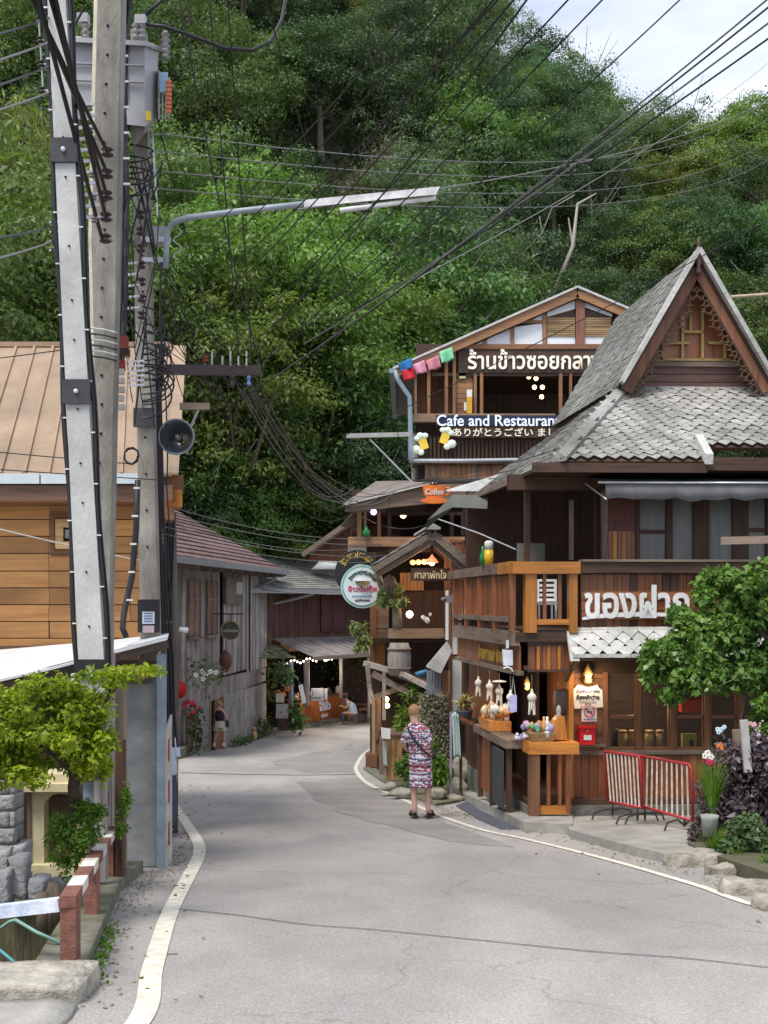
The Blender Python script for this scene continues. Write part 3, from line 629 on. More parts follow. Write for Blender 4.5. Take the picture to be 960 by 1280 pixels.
def under(par,m,p00,p10,p01,p11,t=.06,name='roof_deck'):
    b=MB(); p=[Vector(x) for x in(p00,p10,p11,p01)]; nn=(p[1]-p[0]).cross(p[3]-p[0]).normalized(); b.slab([x-nn*(t) for x in p],nn*(t-.005)); return b.build(name,m,par)
def text(body,m,par,loc,size,rot=None,ext=.01,off=.0,width=None,name='lettering',shear=0,height=None,right=Vector((1,0,0)),**k):
    """raised lettering centred at loc on a wall whose left-to-right direction is `right`"""
    c=bpy.data.curves.new('t','FONT'); c.body=body; c.size=size; c.extrude=ext; c.offset=off; c.align_x='CENTER'; c.align_y='CENTER'; c.resolution_u=3; c.shear=shear
    o=bpy.data.objects.new('t',c); COL.objects.link(o); bpy.context.view_layer.update(); dg=bpy.context.evaluated_depsgraph_get()
    me=bpy.data.meshes.new_from_object(o.evaluated_get(dg)); bpy.data.objects.remove(o); bpy.data.curves.remove(c); me.name=name
    me.materials.clear(); me.materials.append(m)
    co=np.empty(len(me.vertices)*3,dtype=np.float32); me.vertices.foreach_get('co',co); co=co.reshape(-1,3); mn,mxx=co.min(0),co.max(0)
    cx=(mn+mxx)/2; co[:,:2]-=cx[:2]
    if width: co[:,0]*=width/(mxx[0]-mn[0])
    if height: co[:,1]*=height/(mxx[1]-mn[1])
    me.vertices.foreach_set('co',co.ravel()); me.update()
    r=right.normalized(); n_=r.cross(Vector((0,0,1))).normalized()   # towards the viewer
    M=Matrix(((r.x,0,n_.x,loc[0]),(r.y,0,n_.y,loc[1]),(r.z,1,n_.z,loc[2]),(0,0,0,1)))
    if rot: M=M@Matrix.Rotation(rot,4,'Z')
    return inst(name,me,M,par,**k)
def arctext(body,m,par,c,rad,a0,a1,size,**k):
    clusters=[]
    for ch in body:
        if clusters and 0xE31<=ord(ch)<=0xE4E and (ord(ch) in(0xE31,) or 0xE34<=ord(ch)<=0xE3A or 0xE47<=ord(ch)): clusters[-1]+=ch
        else: clusters.append(ch)
    n=len(clusters)
    for i,ch in enumerate(clusters):
        if ch==' ': continue
        a=a0+(a1-a0)*(i+.5)/n; text(ch,m,par,(c[0]+rad*math.sin(a),c[1],c[2]+rad*math.cos(a)),size,rot=-a,ext=.004,off=.004,name='letter')
LAMP=emis('warm_bulb',(1,.70,.36),4); LAMPD=emis('dim_bulb',(1,.72,.4),4)
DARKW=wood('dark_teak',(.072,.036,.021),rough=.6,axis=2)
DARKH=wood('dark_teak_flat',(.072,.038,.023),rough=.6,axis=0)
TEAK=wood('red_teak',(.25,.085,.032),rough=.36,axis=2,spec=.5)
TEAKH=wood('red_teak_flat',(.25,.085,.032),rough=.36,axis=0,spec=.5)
ORW=wood('orange_teak',(.48,.19,.035),rough=.4,axis=2,dark=(.30,.11,.022)); ORH=wood('orange_teak_flat',(.48,.19,.035),rough=.4,axis=0,dark=(.30,.11,.022)); ORY=wood('orange_teak_deep',(.42,.17,.04),rough=.4,axis=1,dark=(.28,.11,.03))
OLDW=wood('weathered_wood',(.21,.16,.125),rough=.85,axis=2,dark=(.09,.07,.055)); OLDH=wood('weathered_wood_flat',(.23,.175,.135),rough=.85,axis=0,dark=(.1,.075,.06)); OLDY=wood('weathered_wood_deep',(.20,.15,.115),rough=.85,axis=1,dark=(.09,.07,.055))
BROWN=wood('brown_boards',(.20,.095,.045),rough=.6,axis=2); BROWNH=wood('brown_boards_flat',(.22,.105,.05),rough=.6,axis=0)
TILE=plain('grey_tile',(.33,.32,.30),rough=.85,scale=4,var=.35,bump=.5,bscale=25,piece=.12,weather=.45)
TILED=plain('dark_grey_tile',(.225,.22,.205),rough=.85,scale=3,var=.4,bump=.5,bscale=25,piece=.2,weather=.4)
TILEW=plain('pale_tile',(.50,.49,.465),rough=.8,scale=4,var=.3,bump=.4,bscale=25,piece=.1,weather=.3)
TEDGE=plain('tile_edge',(.11,.107,.10),rough=1,bump=0)
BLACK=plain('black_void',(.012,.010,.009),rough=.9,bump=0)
WHITE=plain('white_paint',(.78,.78,.76),rough=.5,scale=5,var=.12,bump=.1)
def _glass(m):
    t,N_,L_,bs=nodes(m); bs.inputs['Base Color'].default_value=(.03,.034,.036,1); bs.inputs['Roughness'].default_value=.08; bs.inputs['Specular IOR Level'].default_value=.9; bs.inputs['Alpha'].default_value=.25
GLASS=mat('window_glass',_glass)
# ================================================================ THE SHOP HOUSE ON THE RIGHT
A=Fr((2.17,16.6),(1,.03),(-.13,.9915))
hs=thing('shop_house',A(0,0,-3.2),'two storey dark teak shop house with steep shingled gable and veranda on the right','house')
STONE=plain('foundation',(.17,.16,.14),rough=.95,scale=4,var=.5,bump=.9,bscale=14)
fb('foundation',STONE,hs,A,-.02,6.6,.12,6,-3.6,-3.02)
fb('floor',DARKH,hs,A,-.0,6.5,.2,5.9,-3.02,-2.94)
# interior: back wall, ceiling/upper floor
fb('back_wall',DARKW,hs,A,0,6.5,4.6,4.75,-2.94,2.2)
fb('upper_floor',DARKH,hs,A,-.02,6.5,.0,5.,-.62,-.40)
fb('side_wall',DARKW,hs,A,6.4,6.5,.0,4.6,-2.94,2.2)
# --- ground floor, front right part: plane b=.45
B0=.45
fb('corner_post',ORW,hs,A,*[A.px(711,0,.3)[0],A.px(717,0,.3)[0]],.3,.42,-3.0,-.62)
hbr(hs,BROWNH,A,717,836,757,930,B0,.05,8)
pr('sill_board',OLDH,hs,A,717,930,757,934,B0-.04,.1)
vbr(hs,TEAK,A,717,942,757,1003,B0,.05,4); pr('skirting',TEAKH,hs,A,715,1003,960,1010,B0-.03,.08)
vbr(hs,TEAK,A,757,944,985,1003,B0,.05,18); pr('sill_board',OLDH,hs,A,717,938,985,943,B0-.05,.12)
for u in (757,799,841,884,925,966): pr('window_post',BROWN,hs,A,u-3,840,u+3,938,B0-.03,.1)
pr('lintel',DARKH,hs,A,717,826,990,842,B0-.02,.1)
for i,(u0,u1) in enumerate([(760,796),(802,838),(844,881),(887,922),(928,963)]):
    wn=[]; ro=pr('window',BROWNH,hs,A,u0,934,u1,938,B0,.06)
    pr('window',BROWNH,hs,A,u0,894,u1,898,B0,.05) if i!=1 else None
    pr('window_frame',BROWN,hs,A,u0,843,u0+2.5,934,B0,.05); pr('window_frame',BROWN,hs,A,u1-2.5,843,u1,934,B0,.05)
    pr('pane',GLASS,hs,A,u0+2.5,843,u1-2.5,934,B0+.02,.01)
# shelf inside the windows
fb('display_shelf',DARKH,hs,A,1.0,5.,B0+.12,B0+.6,-2.32,-2.27)
fb('shelf_back',DARKH,hs,A,1.0,6.3,B0+1.4,B0+1.45,-2.94,-.7)
# --- beams, balcony floor edge
pr('beam',DARKH,hs,A,660,790,716,806,-.02,.2)
fb('beam',DARKH,hs,A,.62,6.5,.02,.18,-.62,-.38)
vbr(hs,TEAK,A,660,806,714,837,.04,.04,6)
for u in (673,686,699): pr('batten',ORW,hs,A,u-1.8,806,u+1.8,837,0.0,.035)
pr('valance_board',DARKH,hs,A,660,837,716,840,-.02,.1)
# --- balcony front, orange corner part (a from -.26)
a0=A.px(641,0,-.1)[0]; a1=A.px(725,0,-.1)[0]
fb('balcony_floor',DARKH,hs,A,a0+.05,.65,-.05,4.6,-.56,-.42)
pr('top_rail',ORH,hs,A,641,702,726,717,-.14,.2)
pr('post',ORW,hs,A,657,717.3,671,791,-.1,.16); pr('post',ORW,hs,A,712,717.3,722,791,-.1,.14)
pr('bottom_rail',ORH,hs,A,671,774,712,781,-.08,.1); pr('baluster',TEAK,hs,A,679,718,683,774,-.06,.05); pr('baluster',BROWN,hs,A,698,718,702,774,-.06,.05)
# --- balcony left side, running back
ZR=.64
fb('top_rail',ORY,hs,A,a0,a0+.14,.07,.9,.46,ZR-.005); fb('top_rail',OLDY,hs,A,a0-.01,a0+.13,.91,5.0,.47,ZR-.01)
vbs(hs,TEAK,A,a0+.06,.1,4.6,-.22,.44,.03,30,'slat',fill=.55)
for b_ in (.1,1.2,2.3,3.4,4.5): fb('post',TEAK,hs,A,a0+.01,a0+.09,b_,b_+.09,-.4,.46)
fb('bottom_rail',OLDY,hs,A,a0+.0,a0+.08,.2,4.6,-.27,-.19)
fb('edge_beam',OLDY,hs,A,a0+.02,a0+.12,-.04,4.7,-.62,-.40)
vbs(hs,TEAK,A,a0+.12,0.0,4.7,-1.0,-.62,.03,26)
fb('lower_beam',OLDY,hs,A,a0+.08,a0+.18,-.02,4.7,-1.06,-.99)
fb('ceiling',DARKH,hs,A,a0+.2,.64,.05,4.7,-.98,-.92)
# ground floor side wall and doorway (behind the stall)
vbs(hs,TEAK,A,.02,2.6,4.7,-2.1,-1.05,.05,10); vbs(hs,DARKW,A,.02,2.6,4.7,-3.0,-2.1,.05,8)
fb('door_jamb',TEAK,hs,A,.0,.09,2.5,2.6,-3.,-1.05)
fb('partition',DARKW,hs,A,.5,.56,1.6,4.6,-3.,-1.)
# side of the corner wall
vbs(hs,TEAK,A,.66,.42,1.5,-3.,-.95,.04,6)
# --- balcony front, long part with the sign
fb('top_rail',DARKH,hs,A,A.px(726,0,0)[0],6.5,-.06,.1,.46,.62); fb('handrail',OLDH,hs,A,A.px(726,0,0)[0],6.5,-.1,.12,.625,.66)
vbr(hs,[TEAK,BROWN,TEAK,DARKW],A,726,718,990,788,.06,.03,26)
pr('post',DARKW,hs,A,868,717,873,790,.0,.08)
for k in range(3): pr('sign_board',TEAKH,hs,A,727,739.5+12*k,871,750.5+12*k,.0,.04)
# --- pent roof of pale diamond tiles
ptl=[A.px(712,787,.05),A.px(990,787,.05)]; 
e0=A(*[A.px(716,0,-.3)[0],-.3],-.80); e1=A(6.5,-.3,-.80); r0=A(A.px(712,0,.0)[0],.0,-.40); r1=A(6.5,.0,-.40)
under(hs,DARKH,e0,e1,r0,r1,.05); tiled(hs,TILEW,e0+Vector((.1,0,0)),e1,r0+Vector((.1,0,-.03)),r1,.23,.13,.016,'diamond')
[(lambda p,q:(lambda b:(b.bar(p,q,.05,.055),b.build('eave_tile',TILEW,hs)))(MB()))(e0.lerp(e1,i/14)+Vector((0,-.0,.045)),e0.lerp(e1,(i+.97)/14)+Vector((0,-.0,.045))) for i in range(14)]
pr('ridge_board',plain('cream_board',(.62,.58,.5),rough=.7),hs,A,711,786,990,790,-.02,.06)
for k in range(9): u=722+k*26; pr('ridge_tile',TILEW,hs,A,u,790.5,u+25.5,798.5,-.05,.03)
b=MB(); b.hexa([A(a,bb,z) for z,aa,b2 in((-.83,A.px(716,0,-.3)[0],-.34),(-.40,A.px(711,0,0)[0],-.04)) for a,bb in((aa-.04,b2),(aa+.09,b2),(aa+.09,b2+.05),(aa-.04,b2+.05))]); b.build('end_tile',TILEW,hs)
b=MB(); b.bar(A(.62,.3,-1.15),A(.6,-.25,-.83),.05,.05); b.build('bracket',DARKH,hs)
# --- upper storey: wall plane b=.95
B1=.95; LW=wood('plum_boards',(.105,.03,.02),rough=.5,axis=2)
u0=757
pr('wall_panel',LW,hs,A,758,612,795,664,B1,.06); vbr(hs,[TEAK,ORW],A,760,664,795,702,B1,.05,6)
pr('post',OLDW,hs,A,754,600,760,702,B1-.06,.12)
for u,w_ in ((795,5),(833,8),(867,20),(916,20),(958,6)): pr('stud',DARKW,hs,A,u-0,600,u+w_,702,B1-.03,.1)
CURT=plain('grey_curtain',(.16,.155,.145),rough=.35,scale=2,var=.3,stretch=(6,6,.5),bump=.3,spec=.6)
for (a_,c_) in ((800,833),(841,867),(887,916),(936,958),(964,995)): pr('window',CURT,hs,A,a_,600,c_,702,B1+.02,.02)
pr('transom',DARKH,hs,A,800,662,833,667,B1-.01,.04); pr('transom',DARKH,hs,A,936,660,995,665,B1-.01,.04)
fb('beam',DARKH,hs,A,-.1,6.5,.85,1.05,1.78,2.02)
# veranda posts and the dark room behind
for u in (657,745): pr('post',DARKW,hs,A,u,600,u+6,702,1.3,.12)
pr('post',OLDW,hs,A,713,625,717,700,.75,.08)
pr('low_wall',plain('sage_panel',(.20,.20,.16),rough=.7),hs,A,647,679,681,706,2.6,.05)
# eave soffit and beams
fb('fascia',DARKH,hs,A,-.02,2.55,-.22,-.17,1.93,2.07); fb('soffit',DARKH,hs,A,.1,6.5,-.1,1.4,1.98,2.03); fb('fascia',DARKH,hs,A,2.56,6.5,.1,.15,1.98,2.2)
# --- skirt roof
zE=(HY-576)/F*16.42; zT=3.46
aL=A.px(701,0,-.2)[0]; aT=A.px(779,0,1.45)[0]
E0=A(aL,-.2,zE); E1=A(2.55,-.2,zE); T0=A(aT,1.45,zT); T1=A(2.55,1.45,zT); E2=A(6.5,.1,zE+.25);E1b=A(2.56,.1,zE+.25); T2=A(6.5,1.45,zT)
under(hs,DARKH,E0,E1,T0,T1); under(hs,DARKH,E1b,E2,T1,T2)
ntl=tiled(hs,TILE,E0,E1,T0,T1,.2,.105,.018); tiled(hs,TILE,E1b,E2,T1,T2,.2,.105,.018)
# left slope of the skirt, sweeping outwards towards the back
EB=A(aL-.42,4.6,zE-.12); EM=A(aL-.15,2.2,zE-.03); TB=A(aT-.2,4.9,zT-.25); TM=A(aT-.1,3.2,zT-.1)
for (p,q,r_,s_) in ((EM,E0,TM,T0),(EB,EM,TB,TM)):
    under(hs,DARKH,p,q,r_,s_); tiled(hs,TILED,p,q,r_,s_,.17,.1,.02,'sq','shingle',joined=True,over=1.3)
def caps(par,m,p,q,n,w_,h,name='ridge_tile'):
    p=Vector(p);q=Vector(q)
    for i in range(n):
        a=p.lerp(q,i/n); c=p.lerp(q,(i+1.12)/n); b=MB(); d=(q-p).normalized(); s_=d.cross(Vector((0,0,1))).normalized()*w_/2; up=Vector((0,0,h)); lift=up*.45
        b.add([a-s_+lift*.2,a+up+lift*.2,a+s_+lift*.2,c-s_,c+up,c+s_,a-s_-up*.5,a+s_-up*.5,c-s_-up*.5,c+s_-up*.5],[(0,1,4,3),(1,2,5,4),(2,7,9,5),(6,0,3,8),(0,6,7,2,1),(3,4,5,9,8)]); b.build(name,m,par)
caps(hs,TILE,T0+Vector((0,0,.05)),E0+Vector((-.02,0,.05)),11,.24,.1)
b=MB(); b.hexa([Vector(p) for p in [A(2.5,-.26,zE-.05),A(2.62,-.26,zE-.05),A(2.62,.1,zE+.3),A(2.5,.1,zE+.3),A(2.5,-.28,zE+.1),A(2.62,-.28,zE+.1),A(2.62,.1,zE+.45),A(2.5,.1,zE+.45)]]); b.build('end_tile',TILEW,hs)
b=MB(); b.bar(EB+Vector((-.02,0,-.02)),EM+Vector((-.02,0,-.02)),.08,.1); b.bar(EM+Vector((-.02,0,-.02)),E0+Vector((-.02,0,-.04)),.08,.1); b.build('fascia',OLDY,hs)
# --- steep upper gable
bf=1.15; ap,zap=A.px(872,318,bf); al,zl=A.px(776,484,bf); ar,zr=A.px(968,484,bf); bb=4.9
RA=A(ap,bf,zap); RL=A(al,bf,zl); RR=A(ar,bf,zr); RAb=A(ap,bb,zap-.1); RLb=A(al,bb,zl-.05); RRb=A(ar,bb,zr)
under(hs,DARKH,RLb,RL,RAb,RA,.05); under(hs,DARKH,RR,RRb,RA,RAb,.05)
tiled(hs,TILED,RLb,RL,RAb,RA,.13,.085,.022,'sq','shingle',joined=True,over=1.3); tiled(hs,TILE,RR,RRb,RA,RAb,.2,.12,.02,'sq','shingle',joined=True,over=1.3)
caps(hs,TILE,RAb+Vector((0,0,.0)),RA,18,.14,.06)
# rake tiles, bargeboards
for s_,foot in((-1,RL),(1,RR)):
    n=9
    for i in range(n):
        p=foot.lerp(RA,i/n)+Vector((0,-.03,.06)); q=foot.lerp(RA,(i+1.03)/n)+Vector((0,-.03,.06)); b=MB(); b.bar(p,q,.2,.07,up=(s_*.75,0,.66)); b.build('rake_tile',TILEW,hs)
    d=(RA-foot).normalized(); inn=Vector((-s_*d.z,0,0)) ; nrm=Vector((-s_*abs(d.z),0,-abs(d.x))).normalized()
    p=foot+nrm*.14+Vector((0,.06,0)); q=RA+nrm*.14+Vector((0,.06,0))
    b=MB(); b.bar(foot+nrm*.12+Vector((0,.05,0)),RA+Vector((0,.05,-.22)),.05,.16,up=nrm); b.build('bargeboard',wood('barge_brown',(.20,.085,.045),axis=2),hs)
    # carved filigree hanging inside the bargeboard
    b=MB(); L0=foot+nrm*.26+Vector((0,.04,0)); L1=RA+Vector((0,.04,-.5)); k=22
    for i in range(k):
        c=L0.lerp(L1,(i+.5)/k)+nrm*(.03*math.sin(i*1.9)); rr=.05+.018*math.sin(i*2.3)
        pts=[c+Vector((math.cos(t)*rr,0,math.sin(t)*rr)) for t in [j*PI/4+i for j in range(8)]]
        b.tube(pts+[pts[0]],.013,4,False); b.tube([c+nrm*rr,c+nrm*(rr+.06)+d*.03],[.018,.004],4)
    b.tube([L0-nrm*.06,L1-nrm*.06],.02,4); b.build('carved_trim',plain('carving',(.10,.06,.035),rough=.7,bump=.5),hs)
# gable wall, its boards and lattice window
bw=1.5; PL=wood('plum_siding',(.13,.07,.055),rough=.6,axis=0)
hbr(hs,PL,A,800,458,950,488,bw,.05,3,gap=.012)
poly('gable_wall',TEAK,hs,A,[(806,458),(940,458),(872,345)],bw+.06,.05)
YB_=plain('mustard_batten',(.36,.25,.09),rough=.6)
for (x0,y0,x1,y1) in ((828,448,914,451),(829,427,862,430),(886,427,908,430),(852,413,880,416),(852,395,855,450),(877,385,880,450),(828,428,831,450),(905,428,908,450),(862,395,865,413)):
    pr('lattice_batten',YB_,hs,A,x0,y0,x1,y1,bw-.02,.05)
pr('gable_sill',OLDH,hs,A,805,452,940,458,bw-.05,.1)
b=MB(); c=RA+Vector((0,-.06,0)); b.lathe(c+Vector((0,0,-.35)),[(.03,0),(.055,.06),(.03,.14),(.06,.22),(.04,.32),(.065,.4),(.02,.47),(.035,.5),(.008,.62)],8); b.build('finial',plain('finial',(.09,.05,.04),rough=.6),hs)
# --- canvas awning
CANV=plain('grey_canvas',(.17,.17,.17),rough=.75,scale=1.5,var=.25,stretch=(2,2,.6),bump=.5,bscale=5)
b=MB(); x0=A.px(757,0,-.12)[0]; N_=26; vs=[];
za=(HY-604)/F*16.5; zb=(HY-624)/F*16.5
for i in range(N_+1):
    a=x0+(6.5-x0)*i/N_; rz_=.015*math.sin(i*1.7)+.012*math.sin(i*.7); vs+=[A(a,.93,2.0),A(a,.4,1.9+rz_*.4),A(a,-.12,za+rz_*.5),A(a,-.13+rz_*.8,zb+rz_+.02*math.sin(i*2.9))]
b.add(vs,[(4*i+j,4*i+j+1,4*i+5+j,4*i+4+j) for i in range(N_) for j in range(3)],True)
aw=b.build('awning',CANV,hs); mm=aw.modifiers.new('s','SOLIDIFY'); mm.thickness=.006
b=MB(); b.tube([A(x0-.12,-.14,za+.01),A(6.5,-.14,za+.01)],.018,6); b.build('awning_rod',plain('galvanised',(.5,.52,.53),rough=.4,metal=.6,bump=0),hs)
b=MB(); b.tube([A(x0,-.15,zb),A(x0,.9,1.9)],.012,5);  b.build('awning_arm',WHITE,hs)
# second awning: dark green-grey canvas off the back of the side veranda
aw2=thing('canvas_awning',P(590,640,21),'dark olive canvas awning stretched off the side of the shop roof above the orange cup','awning')
OLV=plain('olive_canvas',(.10,.105,.085),rough=.8,scale=2,bump=.4,bscale=6)
b=MB(); b.slab([P(566,619,20.6),P(610,619,20.2),P(609,636,19.6),P(566,634,20.2)],(0,.02,.01)); b.slab([P(566,619,20.6),P(535,650,20.6),P(532,662,20.8),P(566,634,20.2)],(0,.02,.01)); b.build('canvas',OLV,aw2)
b=MB(); b.slab([P(558,614,21.),P(612,614,20.3),P(668,588,19.4),P(640,590,20.5)],(0,.03,.03)); b.build('pale_canvas',plain('pale_canvas',(.42,.42,.40),rough=.8,bump=.3),aw2)
b=MB(); b.tube([P(548,649,20.3),P(600,667,19.),P(645,687,18.)],.013,5); b.build('stay_rod',MATS['galvanised'],aw2)
# --- lettering of the sign
SL=plain('sign_white',(.74,.73,.72),rough=.6,var=.12,bump=.1,weather=.2)
def pt2(u,v,b=-.03): a,z=A.px(u,v,b); return A(a,b,z)
c0=pt2(796,752)
text('ของฝาก',SL,hs,c0,.5,ext=.02,off=.012,width=pt2(862,0).x-pt2(731,0).x,height=.50,name='lettering',right=A.u)
b=MB(); pts=[(728,772),(745,768),(770,766),(800,765),(830,766),(858,769)]; pts2=[(858,771.5),(830,770.5),(800,770.5),(770,771.5),(745,773),(728,775)]
b.slab([pt2(*p,-.04) for p in pts+pts2],A.v*.02); b.build('swash',SL,hs)
# gold lettering on the side panel, seen edge-on
GOLD=plain('gold_paint',(.42,.27,.05),rough=.45,metal=.3,var=.3,bump=.2)
bA,_=A.pb(637,0,a0+.1); bB,_=A.pb(599,0,a0+.1); mid=A(a0+.09,(bA+bB)/2,-.80)
text('ร้านกาแฟ บ้านไม้',GOLD,hs,mid,.2,ext=.012,off=.008,width=bB-bA,height=.26,right=-A.v,name='lettering')
print('tiles',ntl)
# ================================================================ THINGS AT THE SHOP
# the street stall counter in front of the doorway
st=thing('stall_counter',A(.2,-.1,-3.1),'teak stall counter with slatted front and wide board top at the shop corner','counter')
ZT=-2.03
fb('counter_top',ORH,st,A,-.08,.66,-.22,.18,ZT-.17,ZT); fb('counter_top',OLDY,st,A,-.32,.0,.2,2.5,ZT-.14,ZT-.01)
pr('corner_post',BROWN,st,A,663,942,675,1030,-.2,.16); pr('leg',TEAK,st,A,708,942,714,1015,-.18,.1)
for u in (684,698): pr('slat',TEAK,st,A,u,942,u+4,1010,-.15,.05)
pr('bottom_rail',ORH,st,A,674,1008,713,1018,-.17,.1)
for b_ in (.3,.8,1.4,2.3): fb('leg',DARKW,st,A,-.28,-.2,b_,b_+.07,-3.25,ZT-.14)
fb('side_panel',plain('slate_board',(.045,.048,.05),rough=.6),st,A,-.34,-.31,.35,1.0,-3.1,ZT-.2)
vbs(st,TEAK,A,-.24,1.4,2.4,-3.1,ZT-.14,.02,6)
fb('plinth',STONE,st,A,-.05,.62,-.2,.15,-3.4,-3.18)
# goods on the counter
def basket(c,r,h,m,label,cat='basket',fill=None):
    t=thing('basket',c,label,cat); b=MB(); b.lathe(c,[(r*.7,0),(r*.95,h*.6),(r,h),(r*.93,h),(r*.85,h*.6),(r*.6,.02)],14); b.build('bowl',m,t)
    return t
WICK=plain('wicker',(.42,.27,.12),rough=.8,scale=30,var=.5,bump=1,bscale=60)
c=A(-.14,1.9,ZT); bk=thing('snack_basket',c,'wooden tray heaped with yellow and orange snack bags on the counter end','snack tray')
fb('tray',ORY,bk,A,-.34,.02,1.25,2.0,ZT,ZT+.16)
PK=[plain('packet_'+n,cc,rough=.35,scale=8,var=.3,bump=.5) for n,cc in (('cream',(.72,.62,.38)),('yellow',(.75,.5,.12)),('orange',(.72,.28,.08)),('white',(.78,.76,.7)))]
rr=random.Random(3)
for i in range(48):
    p=A(-.33+rr.random()*.34,1.25+rr.random()*.75,ZT+.18+rr.random()*.2); b=MB(); b.ball(p,.062,6,(rr.uniform(.7,1.2),.45,rr.uniform(.8,1.3)),.35); b.build('packet',rr.choice(PK),bk)
c=A(.12,.0,ZT); tr=thing('trinket_basket',c,'woven basket of small pastel toys and bottles on the counter beside the till box','basket')
b=MB(); b.hexa([A(x,y,z) for z,k in((ZT,.0),(ZT+.13,.04)) for x,y in((.0-k,-.12-k),(.3+k,-.12-k),(.3+k,.12+k),(.0-k,.12+k))]); b.build('basket_body',WICK,tr)
tc_=[plain('toy_'+n,cc,rough=.4,var=.2,bump=.2) for n,cc in (('pink',(.65,.3,.5)),('blue',(.3,.42,.68)),('orange',(.75,.35,.12)),('green',(.15,.5,.3)),('white',(.75,.75,.75)),('lilac',(.45,.35,.7)))]
for i in range(22):
    p=A(-.1+rr.random()*.42,-.12+rr.random()*.3,ZT+.12+rr.random()*.12); b=MB(); b.ball(p,rr.uniform(.025,.05),7,(1,1,1.4),.2); b.build('toy',tc_[i%6],tr)
for i,(x,m_) in enumerate(((.2,2),(.25,4))):
    p=A(x,.0,ZT+.13); b=MB(); b.lathe(p,[(.045,0),(.05,.1),(.03,.16),(.018,.18),(.018,.23)],8); b.build('bottle',tc_[m_],tr)
for k,(x,mm_,lb) in enumerate(((-.02,0,'pink and lilac trinket pile'),(-.12,5,'lilac trinket pile'))):
    p=A(x,.1,ZT); t=thing('trinket_pile',p,('pink trinkets heaped on the counter right of the snack tray' if k==0 else 'lilac trinkets heaped on the counter next to the pink ones'),'trinkets')
    for i in range(9): b=MB(); b.ball(p+Vector((rr.uniform(-.07,.07),rr.uniform(-.05,.08),.03+rr.random()*.06)),.03,7,(1,1,1),.3); b.build('toy',tc_[mm_ if i%2 else 4],t)
# donation / display box with sloping side
dz=thing('display_box',A(.45,0,ZT),'orange wooden display box with a stepped side on the counter','display box')
a_,z_=A.px(676,915,-.05)
b=MB(); b.slab([pt2(676,925,-.05),pt2(676,915,-.05),pt2(686,915,-.05),pt2(694,900,-.05),pt2(699,895,-.05),pt2(706,896,-.05),pt2(709,925,-.05)],A.v*.18); b.build('box',ORW,dz)
b=MB(); b.lathe(A(*[.42,.0],ZT+.3),[(.03,0),(.045,.05),(.03,.11),(.04,.15),(.03,.2),(.005,.23)],8); b.build('figurine',plain('stone_grey',(.4,.38,.33),rough=.8),dz)
for i in range(4): b=MB(); b.ball(A(.3+.03*i,-.02,ZT+.16+.035*i),.03,7); b.build('figurine',MATS['stone_grey'],dz)
rb=thing('rabbit_figurine',A(.2,0,ZT),'pale blue rabbit ornament standing on the counter','ornament'); cc=pt2(684,918,-.12)
b=MB(); b.ball(cc,.05,8,(1,.8,1.3)); b.ball(cc+Vector((0,0,.08)),.035,8); b.tube([cc+Vector((-.01,0,.1)),cc+Vector((-.02,0,.18))],[.012,.006],5); b.tube([cc+Vector((.012,0,.1)),cc+Vector((.02,0,.17))],[.012,.006],5); b.build('body',plain('pale_blue',(.5,.58,.62),rough=.5,bump=0),rb)
# lanterns hung along the side
LANT=plain('lantern_paper',(.74,.68,.58),rough=.8,scale=20,var=.3,bump=.4)
def lantern(p,l,label,tail=.34,s=1.):
    s*=.62; tail*=.68; t=thing('paper_lantern',p,label,'lantern','white paper lanterns hung along the shop side'); t['label']=label
    b=MB(); b.tube([p,p+Vector((0,0,-l))],.005,4); b.build('string',OLDW,t); q=p+Vector((0,0,-l))
    b=MB(); b.lathe(q+Vector((0,0,-.26*s)),[(.045*s,0),(.085*s,.04*s),(.1*s,.1*s),(.085*s,.15*s),(.04*s,.19*s),(.03*s,.23*s),(.008,.28*s)],8); b.build('lantern_body',LANT,t)
    b=MB(); 
    for k in range(7): a=k*.9; b.tube([q+Vector((math.cos(a)*.05*s,math.sin(a)*.05*s,-.25*s)),q+Vector((math.cos(a)*.06*s,math.sin(a)*.06*s,-.25*s-tail*s+.04*(k%3)))],[.02*s,.024*s],4)
    b.build('tassel',LANT,t)
aS=a0-.02
for u,l,lb in ((598,.16,'leftmost of the white lanterns, beside the blue planter'),(612,.16,'second white lantern from the left, above the dark door'),(624,.18,'third white lantern from the left, under a flat cap'),(638,.22,'fourth white lantern from the left, above the snack tray')):
    b_,_=A.pb(u,0,aS); lantern(A(aS,b_,-1.06),l,lb+', on a string'[:0],.4)
b_,_=A.pb(661,0,aS); lantern(A(-.02,-.16,-1.04),.22,'rightmost white lantern, alone before the doorway lamps',.42,1.1)
b=MB(); q=A(aS,A.pb(624,0,aS)[0],-1.2); b.lathe(q,[(.12,0),(.1,.015),(.01,.03)],10); b.build('lantern_cap',LANT,label='flat round cap over the third paper lantern',cat='lantern cap',at=q)
